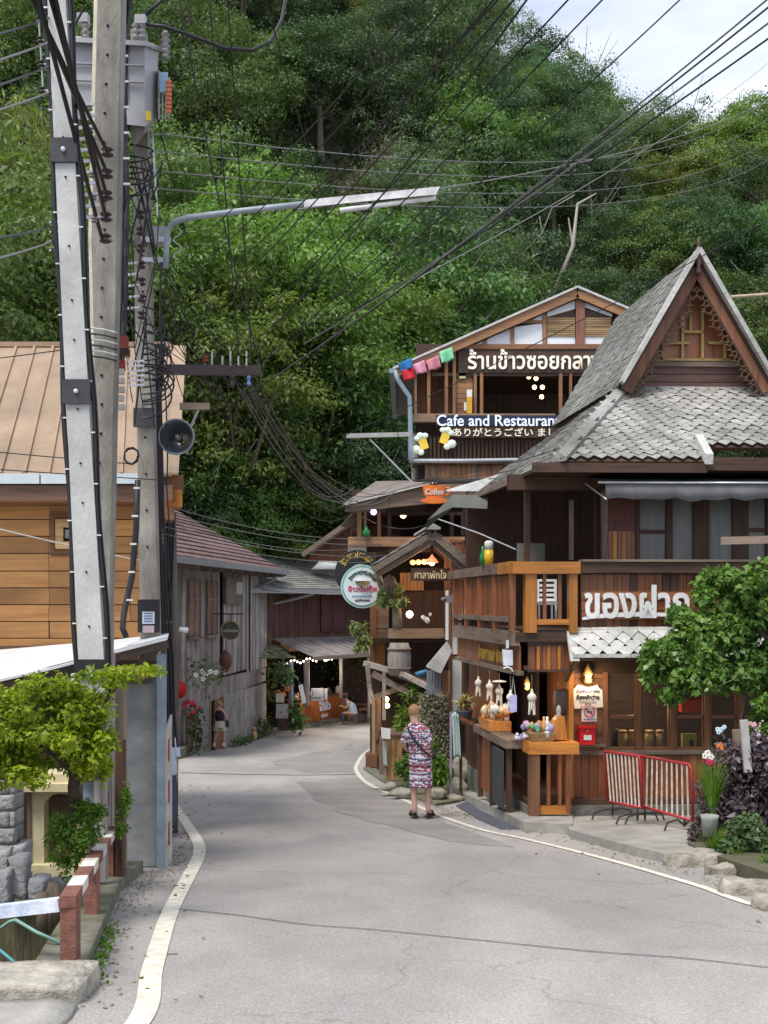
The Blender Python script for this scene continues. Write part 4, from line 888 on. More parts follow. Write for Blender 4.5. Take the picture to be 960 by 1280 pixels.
# hanging tags, white cloth sign
q=A(a0-.04,A.pb(645,0,a0)[0],-1.45); t=thing('hanging_tag',q,'lilac paper tag on a cord between the lanterns','tag'); b=MB(); b.box(q,(.1,.02,.24)); b.build('card',plain('lilac_card',(.45,.45,.72),rough=.7,bump=0),t); b=MB(); b.tube([q+Vector((-.03,0,.12)),q+Vector((0,0,.4)),q+Vector((.03,0,.12))],.005,4); b.build('cord',WHITE,t)
q=A(a0-.02,A.pb(636,0,a0)[0],-.8); t=thing('hanging_sign',q,'small white cloth sign hung right of the gold lettering','sign')
b=MB(); b.slab([q+Vector(p) for p in((-.08,0,.12),(.08,0,.11),(.08,0,-.12),(-.06,0,-.12))],(0,.02,0)); b.slab([q+Vector(p) for p in((-.02,0,.14),(.02,0,.14),(.02,0,.26),(-.02,0,.26))],(0,.02,0)); b.build('cloth',plain('cloth_white',(.68,.70,.80),rough=.8,bump=.1),t)
b=MB(); b.tube([q+Vector((-.06,0,-.16)),q+Vector((0,0,-.14)),q+Vector((.06,0,-.17)),q+Vector((.08,0,-.21))],.013,5); b.build('hem',WHITE,t)
# wall lamps
def walllamp(p,label,s=1.,on=1):
    t=thing('wall_lamp',p,label,'lamp')
    b=MB(); b.lathe(p+Vector((0,0,-.02*s)),[(.06*s,0),(.085*s,.02*s),(.02*s,.17*s),(.01*s,.2*s)],8); b.build('shade',plain('lamp_brass',(.45,.33,.12),rough=.4,metal=.5,bump=0),t)
    b=MB(); b.ball(p+Vector((0,-.02,-.04*s)),.045*s,8); b.build('bulb',LAMP,t)
    b=MB(); b.lathe(p+Vector((0,0,-.14*s)),[(.03*s,0),(.07*s,.03*s),(.07*s,.1*s)],8); b.build('cup',MATS['lamp_brass'],t)
    l=bpy.data.lights.new('glow','POINT'); l.energy=6*on; l.color=(1,.7,.4); l.shadow_soft_size=.05; o=bpy.data.objects.new('glow',l); COL.objects.link(o); o.parent=t; o.location=(0,-.14,-.1)
walllamp(pt2(735,843,.33),'brass wall lamp lit above the white room notice')
for u,v,lb in ((659,855,'lit glass lamp just inside the doorway left of the rightmost lantern'),(701,856,'lit twin lamp inside the doorway beside the corner post'),(712,857,'small lit lamp inside the doorway against the corner post')):
    a_,z_=A.px(u,v,.9); walllamp(A(a_,.9,z_),lb,.7,.7)
# notices and letter box
ns=thing('room_notice',pt2(735,885,.42),'white shaped board with Thai lettering about a vacant room, above the red letter box','notice')
b=MB(); b.slab([pt2(u,v,.41) for u,v in((716,862),(719,860),(722,856),(728,857),(735,859),(741,858),(747,856),(749,860),(753,863),(754,884),(718,886))],A.v*.02); b.build('board',WHITE,ns)
BLK=plain('print_black',(.03,.03,.05),rough=.6,bump=0); BLU=plain('print_blue',(.08,.12,.35),rough=.6,bump=0); REDP=plain('print_red',(.6,.04,.06),rough=.6,bump=0)
def tx(s_,u,v,hh,wpx,m,par,b_=.395,off=.001): 
    text(s_,m,par,pt2(u,v,b_),.1,ext=.003,off=off,width=wpx*.0122,height=hh*.0122,right=A.u)
tx('บ้านพักแม่กำปอง',735,863.5,4.5,28,BLU,ns); tx('ห้องพักว่าง',735,871,7,28,BLK,ns,off=.003); tx('ติดต่อสอบถาม',735,877,2.5,20,BLK,ns); tx('โทร',735,880,2.2,8,BLK,ns); tx('ยินดีต้อนรับ',735,883,2,18,REDP,ns)
n2=thing('no_smoking_notice',pt2(735,895,.42),'white paper with a red crossed circle under the room notice','notice')
pr('paper',WHITE,n2,A,727,885,746,902,.43,.012)
b=MB(); c=pt2(737,890,.42); b.tube([c+Vector((math.cos(t)*.075,0,math.sin(t)*.075)) for t in [i*PI/8 for i in range(17)]],.008,4,False); b.tube([c+Vector((-.05,0,.05)),c+Vector((.05,0,-.05))],.008,4); b.build('prohibition_ring',REDP,n2)
b=MB(); b.box(c,(.09,.008,.02)); b.build('print',BLK,n2); 
tx('ห้ามสูบบุหรี่',737,899,2.5,15,BLU,n2,.42)
lb=thing('letter_box',pt2(735,930,.4),'bright red metal letter box with a white label on the shop wall','letter box'); RL_=plain('post_red',(.62,.012,.012),rough=.35,var=.08,bump=.05)
pr('box',RL_,lb,A,725,909,744,931,.3,.15); b=MB(); b.hexa([A(a,b_,z) for z in(0,1) for a,b_ in((0,0),(1,0),(1,1),(0,1))][:0] or [pt2(u,v,bb) for v in(910,906.5) for u,bb in((723.5,.27),(745.5,.27),(745.5,.45),(723.5,.45))]); b.build('lid',RL_,lb)
pr('label_plate',WHITE,lb,A,730,919,739.5,925,.29,.01); b=MB(); b.ball(pt2(734.5,914,.29),.014,8); b.build('lock',MATS['galvanised'],lb)
# grey vase / bag hanging on the doorway
b=MB(); q=pt2(702,870,.5); b.lathe(q+Vector((0,0,-.28)),[(.05,0),(.11,.05),(.13,.2),(.12,.34),(.1,.38)],10); b.build('hanging_pot',plain('dull_clay',(.16,.13,.11),rough=.8),label='dull brown pot hung inside the doorway above the display box',cat='pot',at=q)
sl_=thing('added_lamp',A(1.9,1.0,-.75),'lit glass lamp added inside the shop windows to brighten the jars','lamp'); b=MB(); b.ball(A(1.9,1.0,-.95),.07,8); b.build('bulb',LAMP,sl_); b=MB(); b.tube([A(1.9,1.0,-.88),A(1.9,1.0,-.66)],.008,4); b.build('cord',SLATE if 'SLATE' in globals() else DARKW,sl_)  # lamp added behind the shop windows so the jars show up
l=bpy.data.lights.new('glow','POINT'); l.energy=16; l.color=(1,.8,.55); l.shadow_soft_size=.1; o=bpy.data.objects.new('glow',l); COL.objects.link(o); o.location=A(1.9,.75,-1.5)  # added fill light, set by the jars below the bulb
# jars in the window
GJ=plain('peanuts',(.5,.33,.15),rough=.6,scale=25,var=.6,bump=1,bscale=40)
def jar(u,v,b_,r,h,m,label,capm=None):
    a_,z_=A.px(u,v,b_); q=A(a_,b_,-2.27); t=thing('goods_jar',q,label,'jar'); b=MB(); b.lathe(q,[(r*.95,0),(r,.02),(r,h*.8),(r*.8,h*.88),(r*.8,h*.9)],12); b.build('jar_body',m,t); b=MB(); b.lathe(q+Vector((0,0,h*.9)),[(r*.9,0),(r*.9,h*.1),(r*.8,h*.12)],12); b.build('lid',capm or plain('jar_lid',(.5,.3,.14),rough=.5),t)
for u,lb_ in ((778,'jar of tan snacks leftmost in the first shop window'),(791,'jar of tan snacks right in the first shop window'),(812,'jar of tan snacks left in the second shop window'),(825,'jar of tan snacks right in the second shop window')): jar(u,920,.72,.078,.31,GJ,lb_)
a_,z_=A.px(861,920,.72); yb=thing('yellow_bag',A(a_,.72,-2.27),'yellow gift bag standing in the third shop window','bag'); b=MB(); q=A(a_,.72,-2.27); b.box(q+Vector((0,0,.13)),(.22,.08,.26)); b.build('bag',plain('yellow_paper',(.62,.52,.07),rough=.6),yb); b=MB(); b.box(q+Vector((0.03,-.045,.12)),(.06,.01,.1)); b.build('print',BLK,yb)
b=MB(); q=pt2(770,905,.75); b.lathe(Vector((q.x,q.y,-2.27)),[(.05,0),(.055,.22),(.02,.28),(.02,.34)],10); b.build('dark_bottle',plain('dark_bottle',(.03,.03,.035),rough=.2,bump=0),label='dark bottle in the corner of the first shop window',cat='bottle',at=(q.x,q.y,-2.27))
b=MB(); q=pt2(862,882,.9); b.box(q,(.3,.2,.2)); b.build('red_box',plain('red_box',(.5,.06,.04),rough=.5),label='red box behind the third shop window above the yellow bag',cat='box',at=q)
# white plastic chair on the balcony
ch=thing('plastic_chair',A(.3,.6,-.42),'white slatted plastic chair standing on the balcony corner','chair')
pr_=lambda n,x0,y0,x1,y1,b_,t: pr(n,WHITE,ch,A,x0,y0,x1,y1,b_,t)
pr_('back_frame',672,724,696,727,.5,.03); pr_('back_frame',693,727,696,752,.5,.03); pr_('back_frame',672,727,674,752,.5,.03)
for k in range(4): pr_('slat',674,730+6*k,693,733.5+6*k,.51,.02)
pr_('seat',672,752,698,756,.2,.32); pr_('leg',689,756,691,780,.22,.03); pr_('leg',673,756,675,780,.22,.03); pr_('leg',694,756,696,780,.5,.03)
# beer tube and green bottle on the rail
def tower(u,v0,v1,b_,label,w=.05):
    q=A(a0+.05,A.pb(u,0,a0+.05)[0],.63); h=.42; t=thing('drink_display',q,label,'display tube'); b=MB(); b.lathe(q,[(w,0),(w,h*.6)],10); b.build('amber_drink',plain('amber',(.72,.42,.03),rough=.25,bump=0,emit=0),t); b=MB(); b.lathe(q+Vector((0,0,h*.6)),[(w*.98,0),(w*.98,h*.3),(w*.6,h*.36)],10); b.build('clear_top',plain('clear_plastic',(.55,.56,.5),rough=.15,bump=0),t)
    q2=q+Vector((-.09,.1,0)); b=MB(); b.lathe(q2,[(.05,0),(.05,.16),(.02,.24),(.018,.32)],8); b.build('green_bottle',plain('green_bottle',(.02,.22,.06),rough=.2,bump=0),label='green bottle beside the yellow display tube on the balcony rail',cat='bottle',at=q2)
tower(611,655,710,2,'tall yellow drink tube standing on the weathered balcony rail',.075)
# dark slatted screen door and things in front of the side wall
dg=thing('slatted_gate',A(-.1,3.6,-3.2),'black slatted gate leaning at the side of the shop','gate'); SLATE=plain('black_slats',(.028,.024,.026),rough=.6)
g0=Vector(G(588,997)); g1=Vector(G(622,990)); zt=lambda p:(HY-912)/F*p.y
for i in range(9):
    p=g0.lerp(g1,(i+.5)/9); b=MB(); b.box((p.x,p.y,(gz(0,p.y)+.15+(-2.28))/2+.02),(.055,.03,abs(-2.28-gz(0,p.y)-.15))); b.build('slat',SLATE,dg)
for z in(-2.26,-3.35): b=MB(); b.bar((g0.x,g0.y+.03,z),(g1.x,g1.y+.03,z),.04,.06); b.build('rail',SLATE,dg)
# barriers
BR=plain('barrier_red',(.42,.02,.03),rough=.4,scale=10,c2=(.25,.03,.03),bump=.2); BW=plain('barrier_white',(.72,.68,.60),rough=.5,scale=8,c2=(.45,.30,.2),bump=.2); BG=plain('barrier_black',(.045,.04,.038),rough=.5,bump=0)
def barrier(pts,n,label,redn=0):
    """pts: top-left,(u,v,d) top-right, bottom-left, bottom-right"""
    tl,tr_,bl,br=[P(*p) for p in pts]; t=thing('crowd_barrier',((bl+br)/2),label,'barrier')
    b=MB(); b.tube([bl,bl.lerp(tl,.93),tl.lerp(tr_,.03)+Vector((0,0,.01)),tl.lerp(tr_,.97)+Vector((0,0,.01)),br.lerp(tr_,.93),br],.021,7); b.tube([bl,br],.021,7); b.build('frame',BR,t)
    for i in range(n):
        f=(i+.8)/(n+.6); b=MB(); b.tube([bl.lerp(br,f),tl.lerp(tr_,f)],.013,5); b.build('bar',BR if i<redn else BW,t)
    gzb=lambda p: gz(0,p.y)+.13
    for f in (.14,.86):
        p=bl.lerp(br,f); zb=gzb(p); d=(br-bl).normalized(); nrm=Vector((d.y,-d.x,0))
        b=MB(); b.tube([p,Vector((p.x,p.y,zb+.06))],.018,6)
        for s_ in(-1,1): e=p+nrm*s_*.3; b.tube([p+Vector((0,0,-.1)),Vector((p.x+nrm.x*s_*.12,p.y+nrm.y*s_*.12,zb+.13)),Vector((e.x,e.y,zb+.1)),Vector((e.x+nrm.x*s_*.05,e.y+nrm.y*s_*.05,zb))],.014,5); 
        b.tube([Vector((p.x,p.y,zb+.14)),Vector((p.x,p.y,zb+.02))],.014,5); b.build('foot',BG,t)
barrier([(755,940,16.4),(800,946,15.6),(760,1002,16.4),(803,1010,15.6)],9,'red and white crowd barrier nearer the letter box, partly behind the other')
barrier([(799,945,15.9),(864,957,14.9),(797,1006,15.9),(866,1026,14.9)],10,'red and white crowd barrier nearer the purple shrubs, overlapping the other',1)
# board stub sticking in from the right
b=MB(); b.bar(P(901,676,14.5),P(985,674,14.5),.03,.1); b.build('grey_board',OLDH,label='grey weathered board jutting in from the right in front of the upper windows',cat='board')
b=MB(); b.tube([P(914,371,15.5),P(985,366,15.2)],.022,7); b.build('bare_pole',plain('peeled_pole',(.55,.42,.32),rough=.7),label='thin peeled pole jutting in from the right over the gable roof',cat='pole')
# ================================================================ THREE STOREY CAFE BEHIND THE SHOP
B=Fr((0.7,26),(1,0),(.02,1))
cf=thing('cafe_building',(3,27,-4),'tall wooden three storey cafe with white panelled gable and flags behind the shop','building')
def rp(n,m,x0,y0,x1,y1,b=0,t=.1,par=None): return pr(n,m,par or cf,B,x0,y0,x1,y1,b,t)
CW=wood('cafe_wood',(.30,.15,.07),rough=.55,axis=2); CH=wood('cafe_wood_flat',(.30,.15,.07),rough=.55,axis=0); CHL=wood('cafe_rail_pale',(.42,.27,.16),rough=.6,axis=0)
PANW=plain('gable_panel_white',(.78,.80,.83),rough=.6,scale=2,var=.15,bump=.1)
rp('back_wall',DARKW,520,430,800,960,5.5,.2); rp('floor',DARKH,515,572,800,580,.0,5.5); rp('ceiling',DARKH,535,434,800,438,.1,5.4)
# roof
b=MB(); ap_=B.px(722,357,-.15); lf=B.px(491,459,-.15); rt=B.px(790,386,-.15); ROOFM=plain('roof_sheet',(.22,.19,.17),rough=.7,scale=2)
for q in (lf,rt):
    b=MB(); p=[B(ap_[0],-.15,ap_[1]),B(q[0],-.15,q[1]),B(q[0],6.5,q[1]),B(ap_[0],6.5,ap_[1])]; b.slab(p,(0,0,-.06)); b.build('roof',ROOFM,cf)
    b=MB(); b.bar(B(ap_[0],-.17,ap_[1]-.03),B(q[0],-.17,q[1]-.03),.04,.05); b.build('roof_edge',plain('roof_edge_white',(.55,.54,.52),rough=.6),cf)
    b=MB(); b.bar(B(ap_[0],-.12,ap_[1]-.17),B(q[0],-.12,q[1]-.15),.05,.2); b.build('bargeboard',CH,cf)
# gable infill
rp('tie_beam',BROWNH,578,430,775,436,-.06,.16)
def gpoly(m,pts,b=.02,n='gable_panel'): poly(n,m,cf,B,pts,b,.04)
roofv=lambda u: (357+(722-u)*.4416 if u<722 else 357+(u-722)*.426)+17
for u0,u1 in ((582,604),(609,638),(643,678)): gpoly(PANW,[(u0,430),(u1,430),(u1,max(roofv(u1),404 if u0==643 else 0)),(u0,max(roofv(u0),404 if u0==643 else 0))])
gpoly(PANW,[(655,400),(678,400),(678,roofv(678)),(655,roofv(655)+1)]); gpoly(PANW,[(684,396),(684,roofv(684)),(719,roofv(719)),(719,386)]); gpoly(PANW,[(731,384),(731,roofv(731)),(765,roofv(765)),(765,396)])
gpoly(PANW,[(684,430),(719,430),(719,421),(684,421)]); gpoly(PANW,[(731,430),(765,430),(765,421),(731,421)])
for u in (606.5,640.5,681): gpoly(CW,[(u-2.2,430),(u+2.2,430),(u+2.2,roofv(u)),(u-2.2,roofv(u))],-.02,'stud')
gpoly(wood('king_post',(.24,.1,.07),axis=2),[(720,430),(731,430),(731,372),(720,372)],-.04,'king_post'); gpoly(CH,[(643,400),(681,400),(681,404),(643,404)],-.01,'stud')
BAM=wood('bamboo_slat',(.36,.24,.12),rough=.7,axis=0)
for x0,x1 in ((684,719),(731,764)):
    for k in range(9): yy=397+2.7*k; rp('slat',BAM,x0,yy,x1,yy+2.1,.0,.03)
gpoly(DARKW,[(684,421),(719,421),(719,386),(684,396)],.03,'slat_backing'); gpoly(DARKW,[(731,421),(764,421),(764,396),(731,386)],.03,'slat_backing')
# name board
rp('name_board',DARKH,573,436.5,790,466,-.03,.08)
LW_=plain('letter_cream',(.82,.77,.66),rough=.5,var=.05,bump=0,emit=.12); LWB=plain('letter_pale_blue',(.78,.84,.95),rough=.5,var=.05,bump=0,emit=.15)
def bt(s_,u,v,wpx,hpx,m,bb=-.06,off=.02,name='lettering',par=None):
    a,z=B.px(u,v,bb); text(s_,m,par or cf,B(a,bb,z),.4,ext=.015,off=off,width=wpx/F*26,height=hpx/F*26,name=name,right=B.u)
bt('ร้านข้าวซอยกลางดอย',690,449,210,25,LW_,off=.007)
# top floor front
rp('beam',DARKH,540,466,790,470,0,.12)
hbr(cf,CH,B,570,466,591,517,.05,.05,8); 
for x0,x1 in ((518,521),(534,538),(556,560),(566,570),(592,596),(600,604),(699,703),(712,715)): rp('post',CW,x0,440 if x0>550 else 462,x1,518,-.02,.1)
rp('rail_beam',CHL,515,517,694,527,-.14,.2)
vbr(cf,BROWN,B,520,462,566,517,1.6,.05,7)
rp('emblem_disc',plain('emblem',(.5,.46,.22),rough=.5),574,465,582,473,.0,.02)
bd=thing('beer_sign',B(*[B.px(587,0,-.1)[0],-.1],B.px(587,517,-.1)[1]),'tall yellow and white drink glass sign standing on the cafe rail','sign')
rp('glass_body',MATS['amber'],583.5,496,590,516.5,-.12,.08,bd); rp('foam',WHITE,583.5,487,590,496,-.12,.08,bd); rp('tap',WHITE,580,503,583,513,-.1,.03,bd)
# balustrade and signs below the rail
for i in range(34): rp('baluster',DARKW,532+i*5,546,534.5+i*5,573,-.05,.04)
NB=plain('navy_board',(.018,.025,.06),rough=.45,bump=0)
rp('sign_panel',NB,545,519,700,532,-.2,.05); bt('Cafe and Restaurant',623,525.5,153,14,LWB,-.22,off=.004); bt('ありがとうござい ました',637,540,140,10.5,LW_,-.2,off=.004)
rp('sign_backing',DARKH,562,532.5,700,547,-.17,.03)
# beer mugs, each a flat neon-like cutout
for i,(cu,cv,rot,lb) in enumerate(((529,554,.35,'left of the two yellow beer mug cutouts on the cafe balustrade'),(556,547,-.35,'right of the two yellow beer mug cutouts on the cafe balustrade'))):
    a,z=B.px(cu,cv,-.25); q=B(a,-.25,z); t=thing('mug_sign',q,lb,'sign'); Mr=Matrix.Rotation(-rot*(1),3,'Y')
    def mp2(x,z): return q+Mr@Vector((x,0,z))
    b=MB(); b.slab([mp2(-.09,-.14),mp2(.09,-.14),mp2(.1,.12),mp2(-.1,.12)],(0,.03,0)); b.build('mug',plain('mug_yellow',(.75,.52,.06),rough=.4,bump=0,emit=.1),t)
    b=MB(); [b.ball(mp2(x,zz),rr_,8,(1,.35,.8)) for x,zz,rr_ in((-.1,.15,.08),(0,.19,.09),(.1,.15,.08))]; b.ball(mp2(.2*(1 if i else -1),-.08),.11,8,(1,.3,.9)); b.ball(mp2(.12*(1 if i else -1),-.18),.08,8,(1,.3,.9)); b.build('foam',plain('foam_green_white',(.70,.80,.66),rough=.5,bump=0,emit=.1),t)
    b=MB(); b.slab([mp2(-.11,-.17),mp2(.11,-.17),mp2(.12,.2),mp2(-.12,.2)],(0,.001,0)) ; 
# gutter pipe
GUT=plain('gutter_blue_grey',(.27,.34,.40),rough=.5,bump=0)
b=MB(); pts=[B(*[B.px(u,v,-.3)[0],-.3],B.px(u,v,-.3)[1]) for u,v in((493,463),(497,474),(512,496),(513,520),(513,574),(516,577))]; b.tube(pts,.055,8); b.build('downpipe',GUT,cf)
b=MB(); pts=[B(B.px(u,v,-.3)[0],-.3,B.px(u,v,-.3)[1]) for u,v in((512,576),(580,576),(640,575),(720,575))]; b.tube(pts,.045,8); b.build('gutter',plain('gutter_grey',(.42,.45,.48),rough=.5,bump=0),cf)
b=MB(); b.bar(B(lf[0]-.02,-.35,lf[1]-.12),B(lf[0]-.02,6,lf[1]-.12),.12,.1); b.build('eave_gutter',GUT,cf)
# middle storey wall
vbr(cf,[CW,OLDW,CW],B,531,580,700,604,.1,.05,26); hbr(cf,OLDH,B,530,603,600,625,.08,.05,2,split=1)
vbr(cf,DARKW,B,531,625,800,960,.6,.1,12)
b=MB(); b.tube([P(519,625,26.8),P(519,543,26.8)],[.1,.08],8); b.build('concrete_post',CONC,label='grey concrete post rising against the left side of the cafe',cat='post',at=(1,26,-4))
b=MB(); b.bar(P(433,545,25.4),P(513,543,25.4),.08,.1); b.build('crossarm',plain('crossarm_grey',(.38,.38,.36),rough=.8),label='pale concrete crossarm reaching out left of the cafe downpipe',cat='crossarm')
b=MB(); b.tube([P(462,549,25.4),P(518,606,25.4)],.02,5); b.build('arm_brace',MATS['galvanised'],label='slanting metal stay below the pale crossarm left of the cafe',cat='stay')
# hanging lamps inside
for k,(u,v) in enumerate(((662,464),(661,471),(670,473),(668,484),(678,484),(677,496))):
    a,z=B.px(u,v,1.2); q=B(a,1.2,z); b=MB(); b.ball(q,.055,8); b.build('pendant_bulb',LAMP,label=['small lit bulb just under the cafe name board','upper left lit bulb of the cluster in the cafe opening','upper right lit bulb of the cluster in the cafe opening','middle left lit bulb of the cluster in the cafe opening','middle right lit bulb of the cluster in the cafe opening','lowest lit bulb in the cafe opening'][k],cat='bulb',at=q)
# cloth flags
for i,(cn,cc,pts) in enumerate((('blue',(.03,.16,.42),[(497,455),(514,447),(517,459),(502,465)]),('red',(.62,.03,.05),[(503,463),(517,459),(520,472),(505,476)]),('pink',(.72,.30,.42),[(516,456),(530,450),(534,465),(521,468)]),('rose',(.60,.22,.28),[(533,451),(548,444),(551,459),(536,464)]),('green',(.22,.62,.36),[(549,440),(565,434),(567,449),(552,455)]))):
    c=[P(u,v,25.4) for u,v in pts]; b=MB(); nn=6; vs=[]
    for j in range(nn+1):
        for k in range(nn+1):
            s_,t_=j/nn,k/nn; p=c[0].lerp(c[1],s_).lerp(c[3].lerp(c[2],s_),t_); vs.append(p+Vector((0,.06*math.sin(s_*7+i)*t_,.01*math.sin(s_*9)*t_)))
    b.add(vs,[(j*(nn+1)+k,j*(nn+1)+k+1,(j+1)*(nn+1)+k+1,(j+1)*(nn+1)+k) for j in range(nn) for k in range(nn)],True)
    o=b.build('cloth_flag',plain('flag_'+cn,cc,rough=.9,scale=8,var=.15,bump=.2),label=f"{dict(blue='bright blue',red='red',pink='light pink',rose='darker rose pink',green='mint green')[cn]} cloth flag hanging under the left eave of the cafe",cat='flag'); mm=o.modifiers.new('s','SOLIDIFY'); mm.thickness=.008
b=MB(); b.tube([P(492,462,25.5),P(530,448,25.5),P(570,432,25.5)],.01,4); b.build('flag_line',OLDW,label='thin line carrying the cloth flags along the cafe roof edge',cat='line')

# ================================================================ LOWER COFFEE HOUSE
C_=Fr((-.6,24),(1,0),(-.1,.995))
ch_=thing('coffee_house',(0,25,-3.9),'dark timber coffee house with open galleries and a small tiled porch gable below the cafe','building')
def cp(n,m,x0,y0,x1,y1,b=0,t=.1,par=None): return pr(n,m,par or ch_,C_,x0,y0,x1,y1,b,t)
cp('back_wall',DARKW,440,612,640,690,4.2,.15); cp('back_wall',DARKW,463,690,640,960,4.25,.15)
vbr(ch_,BROWN,C_,446,640,500,690,3.6,.05,7)
cp('ceiling',DARKH,440,640,640,644,.3,3.8)
# upper roof: sloping brown fascia and sheet
b=MB(); b.slab([P(428,633,23.4),P(545,602,23.4),P(640,600,27.5),P(470,604,28)],(0,0,.05)); b.build('roof',ROOFM,ch_)
for i,(x0,x1) in enumerate(((431,487),(487.5,545),(545.5,600))):
    f=lambda u:(640-(u-431)*.10); g=lambda u:(632-(u-431)*.235)
    b=MB(); b.slab([P(x0,f(x0),23.5),P(x1,f(x1),23.5),P(x1,max(g(x1),604),23.5),P(x0,g(x0),23.5)],(0,.06,0)); b.build('fascia_board',wood('fascia_grey',(.25,.18,.14),rough=.8,axis=0),ch_)
b=MB(); b.bar(P(430,631,23.3),P(548,602,23.3),.05,.03); b.build('roof_edge',MATS['roof_edge_white'],ch_)
cp('gallery_beam',wood('gallery_beam',(.40,.22,.12),rough=.6,axis=0),436,671,581,683,-.3,.3)
cp('gallery_floor',DARKH,440,684,640,690,-.1,4)
for x0,x1,m in ((447,452,YB_),(455,458,OLDW),(472,476,TEAK),(485,489,DARKW),(563,567,DARKW)): cp('post',m,x0,640,x1,671,-.1,.1)
b=MB(); q=P(458,671,23.6); b.lathe(q,[(.08,0),(.08,.12),(.03,.17),(.03,.22)],8); b.build('green_bottle',MATS['green_bottle'],label='green bottle on the gallery beam above the round signs',cat='bottle',at=q)
b=MB(); q=P(467,640,23.8); b.ball(q,.07,8); b.build('lilac_bulb',emis('lilac_bulb',(.75,.6,1),1.2),label='pale lilac bulb hanging in the upper gallery, left of the warm one',cat='bulb',at=q)
b=MB(); q=P(504,644,24.4); b.ball(q,.07,8); b.build('warm_bulb',LAMP,label='round warm bulb glowing in the upper gallery right of the lilac one',cat='bulb',at=q)
# speaker-like black lamp and post to the right
b=MB(); q=P(586,655,21.5); b.box(q,(.28,.2,.42)); b.box(q+Vector((0,0,.25)),(.2,.16,.1)); b.build('black_box_lamp',SLATE,label='black box lamp on a post right of the porch gable',cat='lamp',at=q)
# porch gable
gp_=[P(540,664,21.6),P(468,708,21.9),P(600,716,21.6)]
PT=plain('porch_tile',(.33,.33,.32),rough=.8,scale=4,var=.35,bump=.4)
a_,l_,r_=gp_; bk_=Vector((-.15,1.9,0))
for f_ in (l_,r_):
    n=5; under(ch_,DARKH,f_,f_+bk_,a_,a_+bk_,.05) 
    for i in range(n):
        p=f_.lerp(a_,i/n);q=f_.lerp(a_,(i+1.03)/n)
        for j in range(5):
            w0=bk_*(j/5)-Vector((0,.1,0)); w1=bk_*((j+.98)/5)-Vector((0,.1,0)); b=MB(); b.slab([p+w0+Vector((0,0,.05)),p+w1+Vector((0,0,.05)),q+w1+Vector((0,0,.03)),q+w0+Vector((0,0,.03))],(0,0,.02)); b.build('tile',PT,ch_)
    b=MB(); b.bar(f_+Vector((0,-.13,-.06)),a_+Vector((0,-.13,-.06)),.05,.12); b.build('bargeboard',wood('barge_grey',(.21,.17,.14),axis=0),ch_)
    b=MB(); b.bar(f_+Vector((0,-.05,-.2)),a_+Vector((0,-.05,-.2)),.05,.1); b.build('inner_board',OLDH,ch_)
caps(ch_,TILEW,a_+bk_+Vector((-.0,0,.06)),a_+Vector((0,-.16,.06)),3,.3,.08)
vbr(ch_,ORW,C_,500,716,530,738,.3,.05,7); cp('wall_panel',DARKW,500,738,560,790,.5,.08)
cp('name_board',DARKH,514,710,562,726,-2.3,.05)
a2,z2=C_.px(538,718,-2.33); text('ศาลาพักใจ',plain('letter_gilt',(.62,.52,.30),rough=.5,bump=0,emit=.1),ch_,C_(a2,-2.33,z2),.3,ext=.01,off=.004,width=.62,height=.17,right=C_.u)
pl=thing('pendant_lamp',P(540,690,21.7),'orange glass pendant lamp glowing under the porch gable','lamp'); q=P(540,697,21.7)
b=MB(); b.tube([P(540,676,21.7),q],.02,5); b.build('cord',SLATE,pl); b=MB(); b.lathe(q+Vector((0,0,-.1)),[(.13,0),(.1,.05),(.03,.13),(.02,.16)],10); b.build('shade',emis('orange_shade',(.8,.28,.12),.5),pl); b=MB(); b.ball(q+Vector((0,0,-.1)),.06,8); b.build('bulb',LAMP,pl)
for k,u in enumerate((516,523,530,535)): b=MB(); q=P(u,703-k*.4,22.6); b.ball(q,.06,8,(1,1,.9)); b.build('orange_bulb',emis('orange_bulb',(.9,.35,.12),1.6),label=f"small orange bulb in the row under the porch, {['first','second','third','fourth'][k]} from the left",cat='bulb',at=q)
l=bpy.data.lights.new('glow','POINT'); l.energy=25; l.color=(1,.6,.35); l.shadow_soft_size=.08; o=bpy.data.objects.new('glow',l); COL.objects.link(o); o.location=P(535,715,22.4)
# lower structure
cp('wall_board',BROWN,463,690,470,830,-.2,.1); hbr(ch_,OLDH,C_,463,742,486,800,-.15,.06,4); cp('lit_panel',ORW,465,800,481,830,-.18,.05)
cp('floor_beam',wood('beam_pale',(.40,.33,.24),rough=.75,axis=0),486,786,561,798,-1.2,.2)
cp('floor',DARKH,466,798,600,803,-1.0,5)
cp('post',DARKW,556,690,563,790,-1.3,.1)
b=MB(); q=P(512,768,23.4); b.ball(q,.075,8); b.build('white_bulb',emis('white_bulb',(1,.93,.8),6),label='round white bulb in the dark room above the barrel',cat='bulb',at=q)
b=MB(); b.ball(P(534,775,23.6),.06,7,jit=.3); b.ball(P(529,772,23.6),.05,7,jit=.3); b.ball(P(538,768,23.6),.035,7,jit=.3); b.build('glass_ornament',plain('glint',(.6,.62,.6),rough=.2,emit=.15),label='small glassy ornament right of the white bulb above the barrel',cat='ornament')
br=thing('barrel',P(499,845,22.2),'grey weathered wooden barrel lying on the lean-to roof under the floor beam','barrel'); q=P(499,844,22.2)
b=MB(); h_=.64; b.lathe(q,[(.19,0),(.225,h_*.25),(.235,h_*.5),(.22,h_*.75),(.185,h_),(.15,h_),(.15,h_-.03)],14); b.build('staves',wood('barrel_grey',(.27,.25,.23),rough=.85,axis=2,dark=(.12,.11,.1),gs=1.5),br)
for z in(.12,.5): b=MB(); b.lathe(q+Vector((0,0,z)),[(.226,0),(.24,.0),(.24,.04),(.226,.04)],14); b.build('hoop',OLDH,br)
